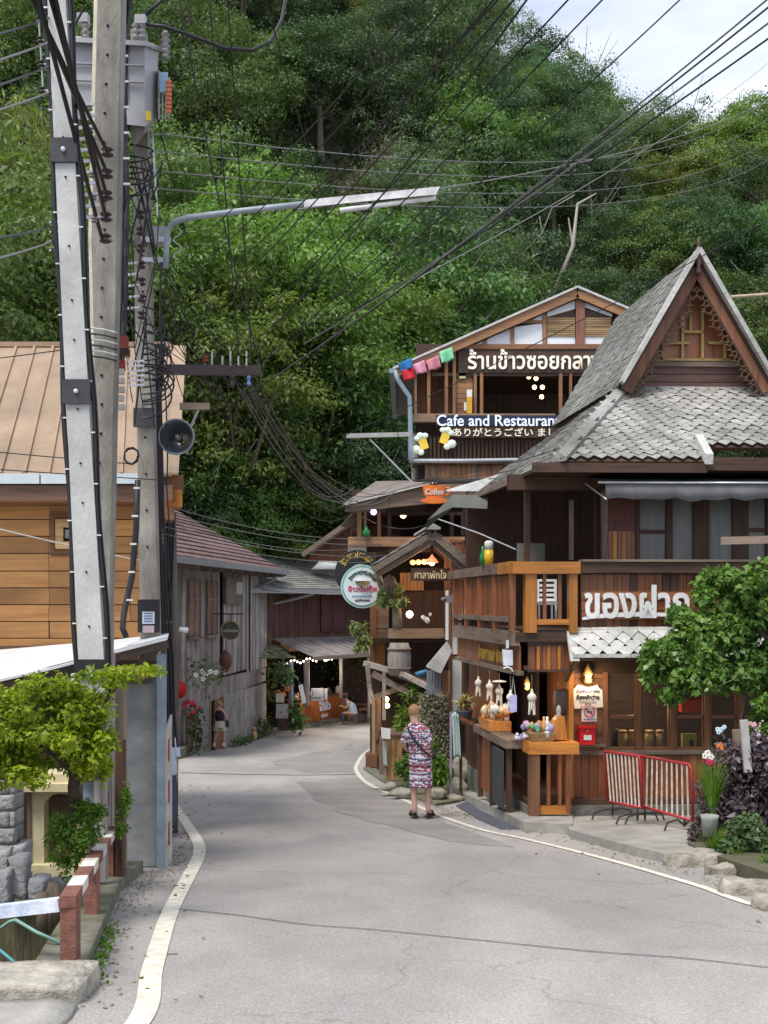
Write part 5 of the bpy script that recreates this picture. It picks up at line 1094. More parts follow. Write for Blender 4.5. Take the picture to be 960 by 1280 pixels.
# driftwood sculpture and plants below the gable
b=MB(); b.tube([P(484,752,22.3),P(487,735,22.2),P(486,722,22.2)],[.12,.2,.05],8); b.tube([P(478,738,22.2),P(470,718,22.2)],[.06,.03],5); b.ball(P(487,735,22.1),.2,9,(.8,.6,1.3),.2); b.build('driftwood',wood('driftwood',(.26,.19,.15),rough=.9,axis=2),label='knotted driftwood carving beside the round white sign',cat='driftwood')
b=MB(); b.tube([P(497,787,22.2),P(496,760,22.2)],[.1,.09],8); b.build('log_post',wood('log_pale',(.33,.27,.2),rough=.85,axis=2),label='short pale log standing on the beam with a fern on top',cat='log')
# small slate roof and grey-blue boards right
sr=thing('gas_shed',P(545,870,21.5),'little grey plank box with a slate lid right of the barrel','shed'); SF=Fr((1.0,21.2),(1,0),(0,1))
b=MB(); b.slab([P(533,834,21.0),P(551,842,21.0),P(565,814,21.3),P(559,803,21.4)],(0,.03,.03)); b.build('slate_lid',PT,sr)
vbr(sr,plain('blue_grey_boards',(.20,.22,.25),rough=.7,stretch=(4,4,.5),bump=.4),SF,533,838,552,868,0,.04,5); vbr(sr,BROWN,SF,552.5,838,563,868,0,.04,3)
b=MB(); q=P(526,842,21.9); b.tube([q-Vector((.1,0,.02)),q+Vector((.12,0,.04))],.05,8); b.build('blue_cylinder',plain('blue_tin',(.04,.2,.35),rough=.5),label='short blue cylinder lying left of the grey plank box',cat='cylinder')
# lean-to with weathered roof timbers
lt=thing('lean_to_stall',P(490,970,23),'weathered lean-to stall with grey roof timbers and a plank front by the road bend','stall')
def wb(n,m,p,q,w_,h_): b=MB(); b.bar(p,q,w_,h_); b.build(n,m,lt)
GRYW=wood('grey_timber',(.30,.27,.24),rough=.9,axis=0)
wb('rafter',GRYW,P(456,829,22.6),P(505,843,22.),.1,.1); wb('rafter',GRYW,P(505,843,22.),P(541,862,21.6),.08,.09)
b=MB(); b.slab([P(456,831,22.6),P(541,864,21.6),P(541,850,24),P(470,830,24.6)],(0,0,.04)); b.build('roof_boards',OLDH,lt)
wb('brace',OLDH,P(466,842,22.4),P(522,872,22.),.05,.12); wb('brace',OLDH,P(466,872,22.6),P(512,856,22.2),.05,.1)
wb('crooked_post',GRYW,P(459,831,22.5),P(462,860,22.5),.09,.09); wb('crooked_post',GRYW,P(462,860,22.5),P(466,880,22.4),.07,.07)
wb('post',wood('post_pale',(.34,.24,.13),rough=.8,axis=2),P(467,872,22.4),P(467,944,22.4),.07,.07); wb('post',BROWN,P(473,872,22.5),P(474,962,22.3),.1,.1); wb('post',GRYW,P(480,840,22.),P(480,900,22.),.07,.07)
wb('brace',BROWN,P(470,925,22.3),P(475,905,22.3),.05,.06)
LT=Fr((.1,22.2),(1,0),(0,1))
vbr(lt,[wood('counter_tan',(.36,.2,.09),rough=.6,axis=2)],LT,482,918,503,975,-.1,.06,3); pr('front_post',OLDW,lt,LT,474,920,481,968,-.05,.08)
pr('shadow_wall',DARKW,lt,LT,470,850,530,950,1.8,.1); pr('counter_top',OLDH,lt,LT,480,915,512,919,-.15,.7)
pr('crate',BROWNH,lt,LT,457,943,471,959,-.0,.3)
b=MB(); b.slab([P(476,909,21.9),P(488,911,21.9),P(488,924,21.9),P(477,923,21.9)],(0,.01,0)); b.build('white_sheet',WHITE,label='white paper sheet clipped to the lean-to stall post',cat='paper')
b=MB(); b.slab([P(478,926,22.),P(483,927,22.),P(484,958,22.),P(479,955,22.)],(0,.01,0)); b.build('glass_strip',plain('pale_glass',(.4,.45,.42),rough=.2),label='tall pale strip under the white sheet at the stall',cat='panel')
for k,(u,v) in enumerate(((483,874),(484,882))): b=MB(); q=P(u,v,22.3); b.ball(q,.055,8); b.build('stall_bulb',LAMP,label=('upper' if k==0 else 'lower')+' of the two warm bulbs hanging in the lean-to stall',cat='bulb',at=q)
# ---- round signs
def disc(n,m,par,c,r,t=.04,k=40):
    b=MB(); b.slab([Vector((c[0]+r*math.cos(i*2*PI/k),c[1],c[2]+r*math.sin(i*2*PI/k))) for i in range(k)],(0,t,0)); return b.build(n,m,par)
c=P(453,733,22.6); rs_=thing('round_sign',c,'round pale blue menu sign with a bowl and red Thai lettering','sign')
disc('rim',plain('sign_green_rim',(.42,.62,.58),rough=.5,bump=0),rs_,c,.44); disc('ring',plain('ring_green',(.10,.33,.27),rough=.5,bump=0),rs_,c-Vector((0,.008,0)),.405,.006); disc('face',plain('sign_face',(.66,.76,.80),rough=.45,scale=1.2,var=.08,bump=0),rs_,c-Vector((0,.016,0)),.385,.007)
c2=c-Vector((0,.022,0)); DG=plain('print_dark_green',(.06,.14,.10),rough=.6,bump=0); PK_=plain('print_crimson',(.6,.02,.10),rough=.6,bump=0)
arctext('ร้านอาหารป้าศรี ก๋วยเตี๋ยว',DG,rs_,c2+Vector((0,0,-.02)),.30,-1.0,1.15,.10)
text('ข้าวต้มกุ๊ย',PK_,rs_,c2+Vector((0,0,-.06)),.2,ext=.004,off=.006,width=.58,height=.15); text('อาหารตามสั่ง',plain('print_cyan',(.05,.3,.5),rough=.6,bump=0),rs_,c2+Vector((0,0,-.19)),.1,ext=.004,width=.4,height=.055); text('แม่กำปอง',BLK,rs_,c2+Vector((0,0,-.275)),.1,ext=.004,off=.004,width=.3,height=.06)
b=MB(); b.slab([c2+Vector((.145*math.cos(t),0,.10+.10*math.sin(t))) for t in [PI+i*PI/10 for i in range(11)]],(0,.01,0)); b.build('bowl_print',plain('bowl_gold',(.45,.45,.20),rough=.5,bump=0),rs_)
b=MB(); b.lathe(c2+Vector((0,-.0,.105)),[(.15,0),(.15,.01)],16); b.build('bowl_rim',WHITE,rs_)
c=P(447,716,23.1); bs_=thing('round_sign',c,'round black sign with curved gold Thai lettering behind the pale blue one','sign'); disc('board',plain('sign_black',(.02,.022,.025),rough=.4,bump=0),bs_,c,.47); arctext('ร้านกาแฟ ดอยสูง',plain('letter_gold',(.62,.42,.08),rough=.4,bump=0),bs_,c-Vector((0,.006,0)),.37,-1.05,.85,.17)
disc('inner_disc',plain('inner_pale',(.55,.6,.58),rough=.5,bump=0),bs_,c+Vector((.06,-.01,-.1)),.28,.01)
b=MB(); b.bar(P(449,694,23.1),P(478,694,23.1),.03,.03); b.bar(P(463,694,23.1),P(463,706,22.7),.02,.02); b.build('sign_bracket',SLATE,rs_)
pr('small_plate',plain('plate_grey',(.24,.22,.20),rough=.6),ch_,C_,435,684,458,690,-.6,.03)
# ---- orange cup sign
c=P(543,616,22.8); cu=thing('cup_sign',c,'orange coffee cup and saucer sign reading Coffee on the roof edge','sign'); OC=plain('cup_orange',(.78,.19,.03),rough=.4,var=.1,bump=0)
b=MB(); b.slab([c+Vector((x,0,z)) for x,z in((-.24,.16),(.22,.16),(.20,-.02),(.12,-.15),(-.12,-.15),(-.21,-.02))],(0,.08,0)); b.build('cup',OC,cu)
b=MB(); b.slab([c+Vector((.28*math.cos(t),-.03,-.16+.06*math.sin(t))) for t in [i*PI/8 for i in range(16)]],(0,.14,0)); b.build('saucer',OC,cu)
b=MB(); b.tube([c+Vector(p) for p in((.2,.04,.09),(.3,.04,.11),(.32,.04,.02),(.26,.04,-.05),(.19,.04,-.03))],.025,6); b.build('handle',OC,cu)
text('Coffee',WHITE,cu,c+Vector((0,-.012,.02)),.12,ext=.008,off=.001,width=.36,height=.12)
b=MB(); [b.tube([c+Vector((x,.04,.15)),c+Vector((x-.05,.04,.22)),c+Vector((x+.03,.04,.29)),c+Vector((x-.02,.04,.36))],[.02,.022,.016,.005],5) for x in(-.04,.05)]; b.build('steam',SLATE,cu)
# ---- white-panel screen and brown board screen between the buildings
SC=Fr((1.2,21.6),(1,0),(0,1)); sn=thing('panel_screen',P(570,950,21.6),'tall narrow screen of white panels in brown framing left of the lanterns','screen')
vbr(sn,TEAK,SC,563,678,652,736,.0,.05,11); pr('top_rail',TEAKH,sn,SC,562,675,652,678,-.02,.1)
for v0,v1 in ((740,775),(778,818),(822,900)): pr('white_panel',WHITE,sn,SC,565,v0,577,v1,.0,.04)
for v in (737,776,820): pr('frame_rail',BROWNH,sn,SC,562,v,580,v+2,-.02,.07)
pr('frame_post',BROWN,sn,SC,561,737,564.5,905,-.03,.1); pr('frame_post',BROWN,sn,SC,577.5,737,581,905,-.03,.1); pr('white_edge',WHITE,sn,SC,557,738,561,800,.1,.04)
vbr(sn,TEAK,SC,580,840,606,905,.1,.05,4)
b=MB(); q=P(564,749,21.3); b.box(q,(.2,.18,.14)); b.tube([q+Vector((-.1,-.04,0)),q+Vector((-.18,-.12,0))],[.05,.03],7); b.build('floodlight',plain('lamp_grey',(.22,.22,.24),rough=.4),label='small grey floodlight box on the edge of the white panel screen',cat='floodlight',at=q)
# ================================================================ GREY TIMBER HOUSE AT THE BEND (left)
D=Fr((-6.30,34.0),(1.62/11.05,10.93/11.05),(-.99,.145))
dh=thing('timber_house',D(4,0,-4.7),'grey weathered two storey timber house with a maroon hipped roof at the road bend','house')
GW=[wood('grey_board_a',(.34,.31,.30),rough=.85,axis=2,dark=(.15,.13,.13),piece=.22,gs=.8),wood('grey_board_b',(.26,.23,.22),rough=.85,axis=2,dark=(.1,.085,.08),piece=.2,gs=.8)]
LB=plain('block_wall',(.30,.275,.26),rough=.95,scale=2.2,c2=(.15,.13,.115),bump=.6,bscale=10,stretch=(1,1,.5))
def dz(a): return gz(0,D(a,0,0).y)
zf=-2.35  # floor line between storeys
for i in range(44):      # upper boards
    a=i*.25; m=GW[0] if (i>31 or i%5==0) else GW[1]; j=random.uniform(-.012,.012)
    if 4.3<a<4.8 or 8.2<a<8.4: continue
    fb('board',m,dh,D,a,a+.24,j,.05+j,zf-.25+.25*(a/11)-(0 if i<32 else .15),1.25)
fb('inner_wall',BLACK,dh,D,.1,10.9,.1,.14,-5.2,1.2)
for i in range(26): a=i*.42; fb('skirt_board',GW[1],dh,D,a,a+.41,.03,.07,-3.35+.3*(a/11),zf-.2)
# lower storey: blocks, door opening, pillar
for a0_,a1_ in ((-.1,3.3),(5.0,10.9)):
    n=int((a1_-a0_)/.62)
    for r in range(5):
        for i in range(n+1):
            s_=a0_+(i-(.5 if r%2 else 0))*.62; e_=min(s_+.61,a1_); s_=max(s_,a0_)
            if e_-s_<.05: continue
            zb=-5.15+r*.4; fb('wall_block',LB,dh,D,s_,e_,random.uniform(0,.012),.1,zb,min(zb+.392,-3.0))
fb('door',wood('door_maroon',(.10,.045,.04),rough=.6,axis=2),dh,D,3.5,4.1,.1,.14,-5.,-3.05); fb('door_leaf',TEAK,dh,D,4.15,5.,.06,.1,-5.,-3.05); fb('door_jamb',OLDW,dh,D,3.3,3.45,-.02,.1,-5.1,-3.05)
# shuttered windows
SHU=wood('shutter_brown',(.22,.13,.10),rough=.7,axis=2)
for a in (1.0,2.9):
    sh_=fb('shutter',SHU,dh,D,a,a+1.2,-.05,.0,-1.0,.75)
    for x in (0,.58,1.12): fb('stile',OLDW,dh,D,a+x,a+x+.08,-.08,-.05,-1.05,.8)
    fb('stile',OLDW,dh,D,a,a+1.2,-.08,-.05,.1,.2); fb('window_sill',OLDW,dh,D,a-.05,a+1.25,-.13,-.03,-1.12,-1.03)
# projecting crate like balcony box, drainpipe
cb_=fb('window_box',wood('box_brown',(.20,.17,.15),rough=.8,axis=0),dh,D,4.9,7.0,-.12,.0,.0,.95); fb('paper_notice',plain('old_paper',(.42,.40,.37),rough=.8),dh,D,6.1,6.9,-.14,-.12,.35,.8)
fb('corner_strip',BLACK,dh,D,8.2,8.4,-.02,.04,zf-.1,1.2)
b=MB(); b.tube([D(.25,-.12,1.),D(.25,-.12,zf)],.06,6); b.build('drainpipe',plain('pipe_pale',(.38,.36,.34),rough=.6),dh)
# hipped roof
HR=plain('maroon_tiles',(.18,.115,.11),rough=.85,scale=3,var=.35,bump=.6,bscale=18,piece=.2)
ez=1.35; e=[D(-3,-.75,ez),D(11.1,-.75,ez-.05),D(11.1,8,ez-.05),D(-3,8,ez)]; rd=[D(-3,3.6,4.3),D(5.,3.6,4.25)]
b=MB(); b.add([e[0],e[1],rd[1],rd[0]],[(0,1,2,3)]); b.add([e[1],e[2],rd[1]],[(0,1,2)]); b.add([e[2],e[3],rd[0],rd[1]],[(0,1,2,3)]); b.add([p-Vector((0,0,.03)) for p in e],[(0,1,2,3)]); b.build('roof_deck',DARKH,dh)
def courses(par,m,pL,pR,qL,qR,n,name='tile_course',t=.05):
    for r in range(n):
        f0,f1=r/n,(r+1.15)/n; f1=min(f1,1); a=pL.lerp(qL,f0);b_=pR.lerp(qR,f0);c=pR.lerp(qR,f1);d=pL.lerp(qL,f1)
        nn=(pR-pL).cross(qL-pL).normalized(); nn=nn if nn.z>0 else -nn
        q=MB(); k=max(2,int((b_-a).length/.3)); vs=[]
        for i in range(k+1):
            s_=i/k; w_=.012*random.random(); vs+=[a.lerp(b_,s_)+nn*(t+w_),d.lerp(c,s_)+nn*.012,a.lerp(b_,s_)+nn*w_*.2]
        q.add(vs,[(3*i,3*i+3,3*i+4,3*i+1) for i in range(k)]+[(3*i+2,3*i+5,3*i+3,3*i) for i in range(k)]); q.build(name,m,par)
courses(dh,HR,e[0],e[1],rd[0],rd[1],18); courses(dh,HR,e[1],e[2],rd[1],rd[1]+(e[2]-e[1]).normalized()*.05,16)
fb('fascia',plain('fascia_zinc',(.30,.30,.31),rough=.6),dh,D,-3,11.65,-.8,-.74,ez-.18,ez+.02); b=MB(); b.bar(e[1]+Vector((.02,0,-.08)),e[2]+Vector((.02,0,-.08)),.05,.2); b.build('fascia',MATS['fascia_zinc'],dh)
fb('soffit',DARKH,dh,D,-3,11.5,-.7,.1,ez-.1,ez-.06)
for k in range(10): fb('rafter_end',OLDH,dh,D,k*1.2,k*1.2+.1,-.7,.0,ez-.28,ez-.18)
# round hanging sign, lantern, planter and small things on it
q=D(6.7,-.55,0); c=P(288,788,37.3); hs_=thing('hanging_sign',c,'round dark metal sign hung from a rod on the grey timber house','sign'); DM=plain('dark_bronze',(.10,.09,.075),rough=.5,metal=.4)
disc('disc',DM,hs_,c,.3,.03); b=MB(); b.tube([c+Vector((.31*math.cos(i*PI/12),-.01,.31*math.sin(i*PI/12))) for i in range(25)],.025,5,False); b.build('ring',plain('bronze',(.3,.25,.14),rough=.5),hs_)
text('แม่กำปอง',MATS['pale_glass'],hs_,c-Vector((0,.02,0)),.1,ext=.004,off=.004,width=.5,height=.12)
b=MB(); b.tube([c+Vector((-1.,0.2,.55)),c+Vector((.45,0,.55))],.02,5); b.tube([c+Vector((-.04,0,.3)),c+Vector((-.04,0,.55))],.012,4); b.tube([c+Vector((.04,0,.3)),c+Vector((.04,0,.55))],.012,4); b.build('rod',SLATE,hs_)
c=P(282,826,37.); b=MB(); b.lathe(c+Vector((0,0,-.38)),[(.03,0),(.1,.06),(.2,.25),(.22,.42),(.17,.6),(.05,.72),(.015,.8),(.01,1.25)],10); b.build('spindle_lantern',plain('rust_red',(.13,.045,.04),rough=.7),label='dark red spindle shaped lantern hanging under the round metal sign',cat='lantern',at=c)
# red umbrella-like disc at the left pole
c=P(222,862,20); b=MB(); b.lathe(c,[(.17,-.03),(.1,.03),(.01,.06)],14,axis='y'); b.build('red_parasol_hat',plain('bright_red',(.7,.02,.03),rough=.5),label='bright red round hat hung beside the dark wooden post',cat='hat',at=c)
# pillar pot with red flowers, white orchid rack
FL_R=plain('petal_red',(.55,.04,.07),rough=.6,bump=0); FL_W=plain('petal_white',(.75,.74,.66),rough=.6,bump=0)
def blossoms(c,n,r,m,sz,name,par=None,**k):
    b=MB()
    for i in range(n):
        p=Vector(c)+Vector((random.gauss(0,r),random.gauss(0,r*.6),random.gauss(0,r)));
        for j in range(5): a=j*1.256; b.ball(p+Vector((math.cos(a)*sz*.7,0,math.sin(a)*sz*.7)),sz*.55,5,(1,.4,1))
    return b.build(name,m,par,**k)
c=P(239,884,34.6); fp=thing('flower_pillar',P(240,930,34.6),'slim grey pillar holding a pot of red flowers beside the timber house door','planter')
b=MB(); b.tube([P(237,938,34.6),P(237,890,34.6)],.12,6); b.lathe(c+Vector((0,0,-.35)),[(.12,0),(.2,.15),(.18,.3)],8); b.build('pillar',OLDW,fp); blossoms(c,16,.17,FL_R,.06,'flowers',fp)
def vine(name,p,q,n,r,leaf,m,label,cat='plant',seed=1,droop=.5,par=None,tube=None,flat=1.):
    rng=np.random.default_rng(seed); t=rng.uniform(0,1,(n,1)); base=np.array(p)*(1-t)+np.array(q)*t; pos=base+rng.normal(size=(n,3))*np.array([r,r*flat,r])
    v,f=leaves(pos,rng.normal(size=(n,3))*.7+np.array([0,-.7,.6]),rng.uniform(.6,1.3,n)*leaf,.55,droop,rng); th=thing(name,p,label,cat) if par is None else par
    o=Vector(p) if par is None else ORG[par]; v=v-np.array(o,dtype=np.float32); x=link('leaves',npmesh('leaves',v,f,m),th); x.parent=th; x.location=(0,0,0)
    if tube: b=MB(); b.tube([p,q],tube,5); b.build('stem',BARK,th)
    return th
vine('creeper',P(243,890,34.4),P(246,936,34.5),140,.12,.16,GREEN[2],'dark creeper trailing down beside the red flower pillar',seed=31,tube=.03)
vine('orchid_rack',P(250,838,34.6),P(262,842,34.9),120,.22,.2,GREEN[5],'dry hanging orchid rack with pale blooms on the timber house',seed=32)
blossoms(P(254,843,34.4),8,.14,FL_W,.07,'orchid_blooms',label='pale orchid blooms in front of the timber house wall',cat='flowers')
vine('wall_weeds',D(5.5,-.2,-4.95),D(10.5,-.2,-5.1),420,.08,.12,GREEN[1],'green weeds growing along the foot of the timber house wall',seed=33,flat=.5)
b=MB(); q=P(317,920,42); b.ball(q+Vector((0,0,.0)),.14,8,(1,1,1.5),.15); b.ball(q+Vector((0,0,.27)),.09,7); b.build('stone_figurine',plain('terracotta',(.5,.27,.15),rough=.8),label='small terracotta figure sitting on the kerb in front of the timber house',cat='figurine',at=q)

# ================================================================ DARK RED SHOP WITH THE CORRUGATED AWNING
E_=Fr((-4.60,45.0),(3.9/6.6,5.4/6.6),(-.82,.58))
eh=thing('roadside_eatery',E_(3,0,-5),'dark maroon two storey eatery with grey tile roof and bulb-lit awning at the bend','building')
MAR=wood('maroon_boards',(.10,.042,.032),rough=.7,axis=2); 
for i in range(40): fb('board',MAR,eh,E_,i*.3-.6,i*.3-.31,random.uniform(0,.02),.06,-1.9,.75)
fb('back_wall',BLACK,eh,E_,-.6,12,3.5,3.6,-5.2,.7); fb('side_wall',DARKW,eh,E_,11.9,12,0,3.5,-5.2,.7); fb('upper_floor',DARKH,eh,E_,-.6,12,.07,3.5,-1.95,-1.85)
for a in (3.2,7.0): w__=fb('window',wood('window_maroon',(.09,.03,.03),rough=.6,axis=2),eh,E_,a,a+1.6,-.05,-.01,-1.2,.4); fb('window_rail',MAR,eh,E_,a+.75,a+.82,-.08,-.05,-1.2,.4); fb('window_rail',MAR,eh,E_,a,a+1.6,-.08,-.05,-.4,-.33)
# main roof
r0,r1=E_(-3.0,-1.0,.62),E_(12.5,-1.0,.55); t0,t1=E_(-3.0,5.2,2.55),E_(12.5,5.2,2.5)
RG=plain('roof_grey_tile',(.33,.315,.29),rough=.9,scale=2,c2=(.17,.165,.14),bump=.6,bscale=18,piece=.16,weather=.4)
under(eh,DARKH,r0,r1,t0,t1); courses(eh,RG,r0,r1,t0,t1,22)
b=MB(); b.slab([E_(-3,5.2,2.55),E_(12.5,5.2,2.5),E_(12.5,10,.5),E_(-3,10,.5)],(0,0,-.06)); b.build('rear_roof',DARKH,eh)
fb('fascia',MATS['fascia_zinc'],eh,E_,-3,12.5,-1.06,-1.,.42,.6)
b=MB(); b.tube([P(347,720,44),P(338,727,44),P(322,732,43.6)],.07,6); b.tube([P(392,742,46),P(370,748,45.8),P(336,756,45.2),P(335,802,45.2)],.075,6); b.build('drainpipe',plain('pipe_grey',(.33,.34,.36),rough=.5),eh)
# vent
vn=thing('roof_vent',P(410,700,49),'white cylindrical roof vent on the grey tiled roof behind the round signs','vent')
b=MB(); q=P(411,712,49.); b.lathe(q,[(.8,0),(.48,.3),(.46,.35),(.46,.62),(.5,.66)],16); b.build('stack',plain('vent_white',(.68,.68,.68),rough=.5),vn); b=MB(); b.lathe(q+Vector((0,0,.64)),[(.5,0),(.44,.2),(.25,.3),(.02,.33)],16); b.build('cowl',plain('vent_tan',(.55,.5,.44),rough=.5),vn)
# awning roof of the open shop
w0,w1=E_(.2,-2.1,-2.1),E_(11.5,-2.1,-2.05); x0_,x1_=E_(.2,.0,-1.42),E_(11.5,.0,-1.45)
AWN=plain('awning_sheet',(.25,.225,.21),rough=.8,scale=2,c2=(.15,.13,.12),bump=.5)
nr=46
for i in range(nr):
    f0,f1=i/nr,(i+.92)/nr; b=MB(); b.slab([w0.lerp(w1,f0),w0.lerp(w1,f1),x0_.lerp(x1_,f1),x0_.lerp(x1_,f0)],(0,0,.03+.015*(i%2))); b.build('roof_sheet',AWN,eh)
b=MB(); b.bar(w0-Vector((0,0,.06)),w1-Vector((0,0,.06)),.06,.12); b.build('eave_board',OLDH,eh)
MT=plain('mossy_tile',(.20,.19,.13),rough=.9,scale=6,c2=(.10,.12,.04),bump=.6,piece=.5)
tiled(eh,MT,P(318,824,43.5),P(365,824,44.3),P(323,801,45.2),P(345,799,46),.22,.2,.03,'sq',jit=.03)
def post(u,v0,v1,d,r,m=GW[0]): b=MB(); b.tube([P(u,v1,d),P(u+.5,(v0+v1)/2,d),P(u,v0,d)],[r,r*.9,r],7); b.build('post',m,eh)
post(363,828,905,43.6,.12); post(383,826,882,45.2,.13); post(426,818,872,47.2,.085); post(462,822,898,47.5,.1)
# orange counter with stencil lettering
cn=thing('food_counter',P(405,905,45),'orange plank food counter with white stencilled lettering under the awning','counter')
g0_=G(375,912);g1_=G(435,898); OCN=wood('counter_orange',(.42,.13,.03),rough=.45,axis=2); zc=(HY-878)/F*g0_.y; zc1=(HY-868)/F*g1_.y
nb=16
for i in range(nb):
    f0,f1=i/nb,(i+.96)/nb; p=g0_.lerp(g1_,f0);q=g0_.lerp(g1_,f1); b=MB(); zt_=-4.0; b.slab([Vector((p.x,p.y,gz(0,p.y))),Vector((q.x,q.y,gz(0,q.y))),Vector((q.x,q.y,zt_)),Vector((p.x,p.y,zt_))],(-.05,.08,0)); b.build('plank',OCN,cn)
b=MB(); dd=(g1_-g0_).normalized(); nn_=Vector((-dd.y,dd.x,0)); top=[g0_-nn_*.05,g1_-nn_*.05,g1_+nn_*.7,g0_+nn_*.7]; b.slab([Vector((p.x,p.y,-4.0)) for p in top],(0,0,.05)); b.build('counter_top',BROWNH,cn)
m_=g0_.lerp(g1_,.48)-nn_*.03; text('ไส้อั่ว',plain('stencil_white',(.75,.72,.85),rough=.5,bump=0),cn,Vector((m_.x,m_.y,-4.38)),.4,ext=.01,off=.02,width=1.15,height=.42,right=dd); text('เจ้าเก่า',MATS['stencil_white'],cn,Vector((m_.x,m_.y,-4.78)),.3,ext=.01,off=.012,width=.62,height=.2,right=dd)
m2_=g0_.lerp(g1_,.92)-nn_*.03; 
for k in range(6): text(['เมนู','หมู 20','ไก่ 20','ข้าว 10','น้ำ 10','ชา 25'][k],MATS['stencil_white'],cn,Vector((m2_.x,m2_.y,-4.05-k*.12)),.1,ext=.005,width=.45,height=.08,right=dd)
rr=random.Random(9)
it=[plain('tin_'+str(i),c,rough=.35,var=.2,bump=.1) for i,c in enumerate(((.5,.5,.52),(.1,.12,.16),(.6,.25,.12),(.65,.62,.55),(.15,.25,.35),(.45,.08,.06)))]
gnames=['steel pot','black kettle','orange bowl','cream jar','blue tub','red can']
for i in range(18):
    f=.04+.9*i/17; p=g0_.lerp(g1_,f)+nn_*rr.uniform(.1,.5); q=Vector((p.x,p.y,-3.95)); r_=rr.uniform(.06,.13); h_=rr.uniform(.12,.34); b=MB(); b.lathe(q,[(r_,0),(r_*1.05,h_*.6),(r_*.7,h_*.9),(r_*.3,h_)],8); k=i%6
    b.build(gnames[k].replace(' ','_'),it[k],label=f"{gnames[k]} on the orange counter, {['near the left end','left of the middle','right of the middle'][i//6]}",cat='pot' if k<3 else 'jar',at=q)
b=MB(); q=P(397,868,46.3); b.box(q,(.5,.3,.5)); b.box(q+Vector((.35,0,.02)),(.12,.28,.44)); b.box(q+Vector((.0,-.16,.05)),(.36,.02,.3)); b.build('glass_cabinet',plain('cabinet',(.35,.38,.42),rough=.3),label='grey glass display cabinet standing on the orange counter',cat='cabinet',at=q)
b=MB(); b.slab([P(373,857,44.4),P(378,855,44.4),P(383,878,44.4),P(378,880,44.4)],(0,.03,0)); b.build('white_board',WHITE,label='leaning white board left of the orange counter',cat='board')
# bulbs on the string
for i in range(26):
    f=i/25; u=352+(450-352)*f; v=829-11*f+2.2*math.sin(i*1.3); q=P(u,v,43.6+4*f); b=MB(); b.ball(q,.04,6); b.build('festoon_bulb',emis('festoon',(1,.85,.75),3),label='small bulb on the festoon string under the eatery awning',cat='bulb',group='bulbs of the festoon string',at=q)
b=MB(); b.tube([P(352+98*f,827.5-11*f+1.2*math.sin(f*25),43.6+4*f) for f in [i/20 for i in range(21)]],.012,4); b.build('festoon_string',SLATE,label='dark cord of the festoon lights under the eatery awning',cat='cord')
for k,(u,v) in enumerate(((406,818),(407,824))): b=MB(); q=P(u,v,46); b.ball(q,.09,8); b.build('work_bulb',LAMP,label=('upper' if k==0 else 'lower')+' warm work bulb hanging over the orange counter',cat='bulb',at=q)
l=bpy.data.lights.new('glow','POINT'); l.energy=60; l.color=(1,.8,.6); l.shadow_soft_size=.1; o=bpy.data.objects.new('glow',l); COL.objects.link(o); o.location=P(406,840,45.9)
# tables and stools in the dark, right end
for k,(u,v,d,lb) in enumerate(((446,880,49,'dark wooden table in the shade behind the seated person'),(455,886,48.5,'dark wooden stool at the right end of the eatery'))):
    q=P(u,v,d); t=thing('table' if k==0 else 'stool',q,lb,'table' if k==0 else 'stool'); w_=.9 if k==0 else .4; b=MB(); b.box(q,(w_,.5,.05)); b.build('top',BROWNH,t)
    for sx in(-1,1): b=MB(); b.box(q+Vector((sx*w_*.42,0,-(q.z-gz(0,d))/2)),(.06,.4,q.z-gz(0,d))); b.build('leg',BROWN,t)
# plants in front of the eatery
vine('bird_of_paradise',P(368,906,43.2),P(369,888,43.2),240,.17,.26,GREEN[1],'leafy green plant in front of the left end of the orange counter',seed=41,droop=0)
vine('potted_shrub',P(330,916,42.8),P(330,900,43),90,.12,.16,GREEN[2],'dark potted shrub between the timber house and the counter',seed=42)
vine('hanging_fern',P(353,838,43.3),P(353,846,43.3),160,.25,.22,GREEN[1],'fern hanging under the mossy tiles of the eatery',seed=43)
blossoms(P(360,874,43),5,.16,plain('petal_orange',(.75,.22,.05),rough=.6,bump=0),.1,'orange_blooms',label='orange flowers beside the post left of the counter',cat='flowers')
ss=thing('menu_easel',P(348,905,42.9),'grey slatted easel with a pale menu board in front of the eatery','easel'); EF=Fr((-4,42.9),(1,0),(0,1))
pr('board',plain('menu_pale',(.40,.37,.35),rough=.7),ss,EF,345,880,360,898,0,.04); vbr(ss,DARKW,EF,347,898,361,913,0,.04,5); pr('top_card',plain('menu_cream',(.55,.50,.42),rough=.7),ss,EF,345,867,355,878,0,.03)
# ---- brown gabled house behind, and dark rooms closing the bend
gh=thing('brown_gable_house',P(430,700,33),'brown timber house with a slanting roof edge behind the coffee gallery','house'); GF=Fr((-2,33),(1,0),(0,1))
b=MB(); b.bar(P(378,694,32.6),P(452,642,32.6),.3,.12); b.build('roof_edge',MATS['fascia_grey'],gh); b=MB(); b.slab([P(378,692,32.7),P(452,640,32.7),P(470,640,37),P(400,690,37)],(0,0,.05)); b.build('roof',ROOFM,gh)
poly('wall',TEAK,gh,GF,[(384,700),(392,690),(452,648),(470,648),(470,704)],.0,.1)
bk2=thing('tavern',P(500,800,50),'dark timber tavern filling the far side of the bend','building'); TF=Fr((-2,50),(1,0),(0,1)); vbr(bk2,DARKW,TF,425,690,640,905,3.,.1,16)
for k,(a,h) in enumerate(((430,870),(470,860))): pass
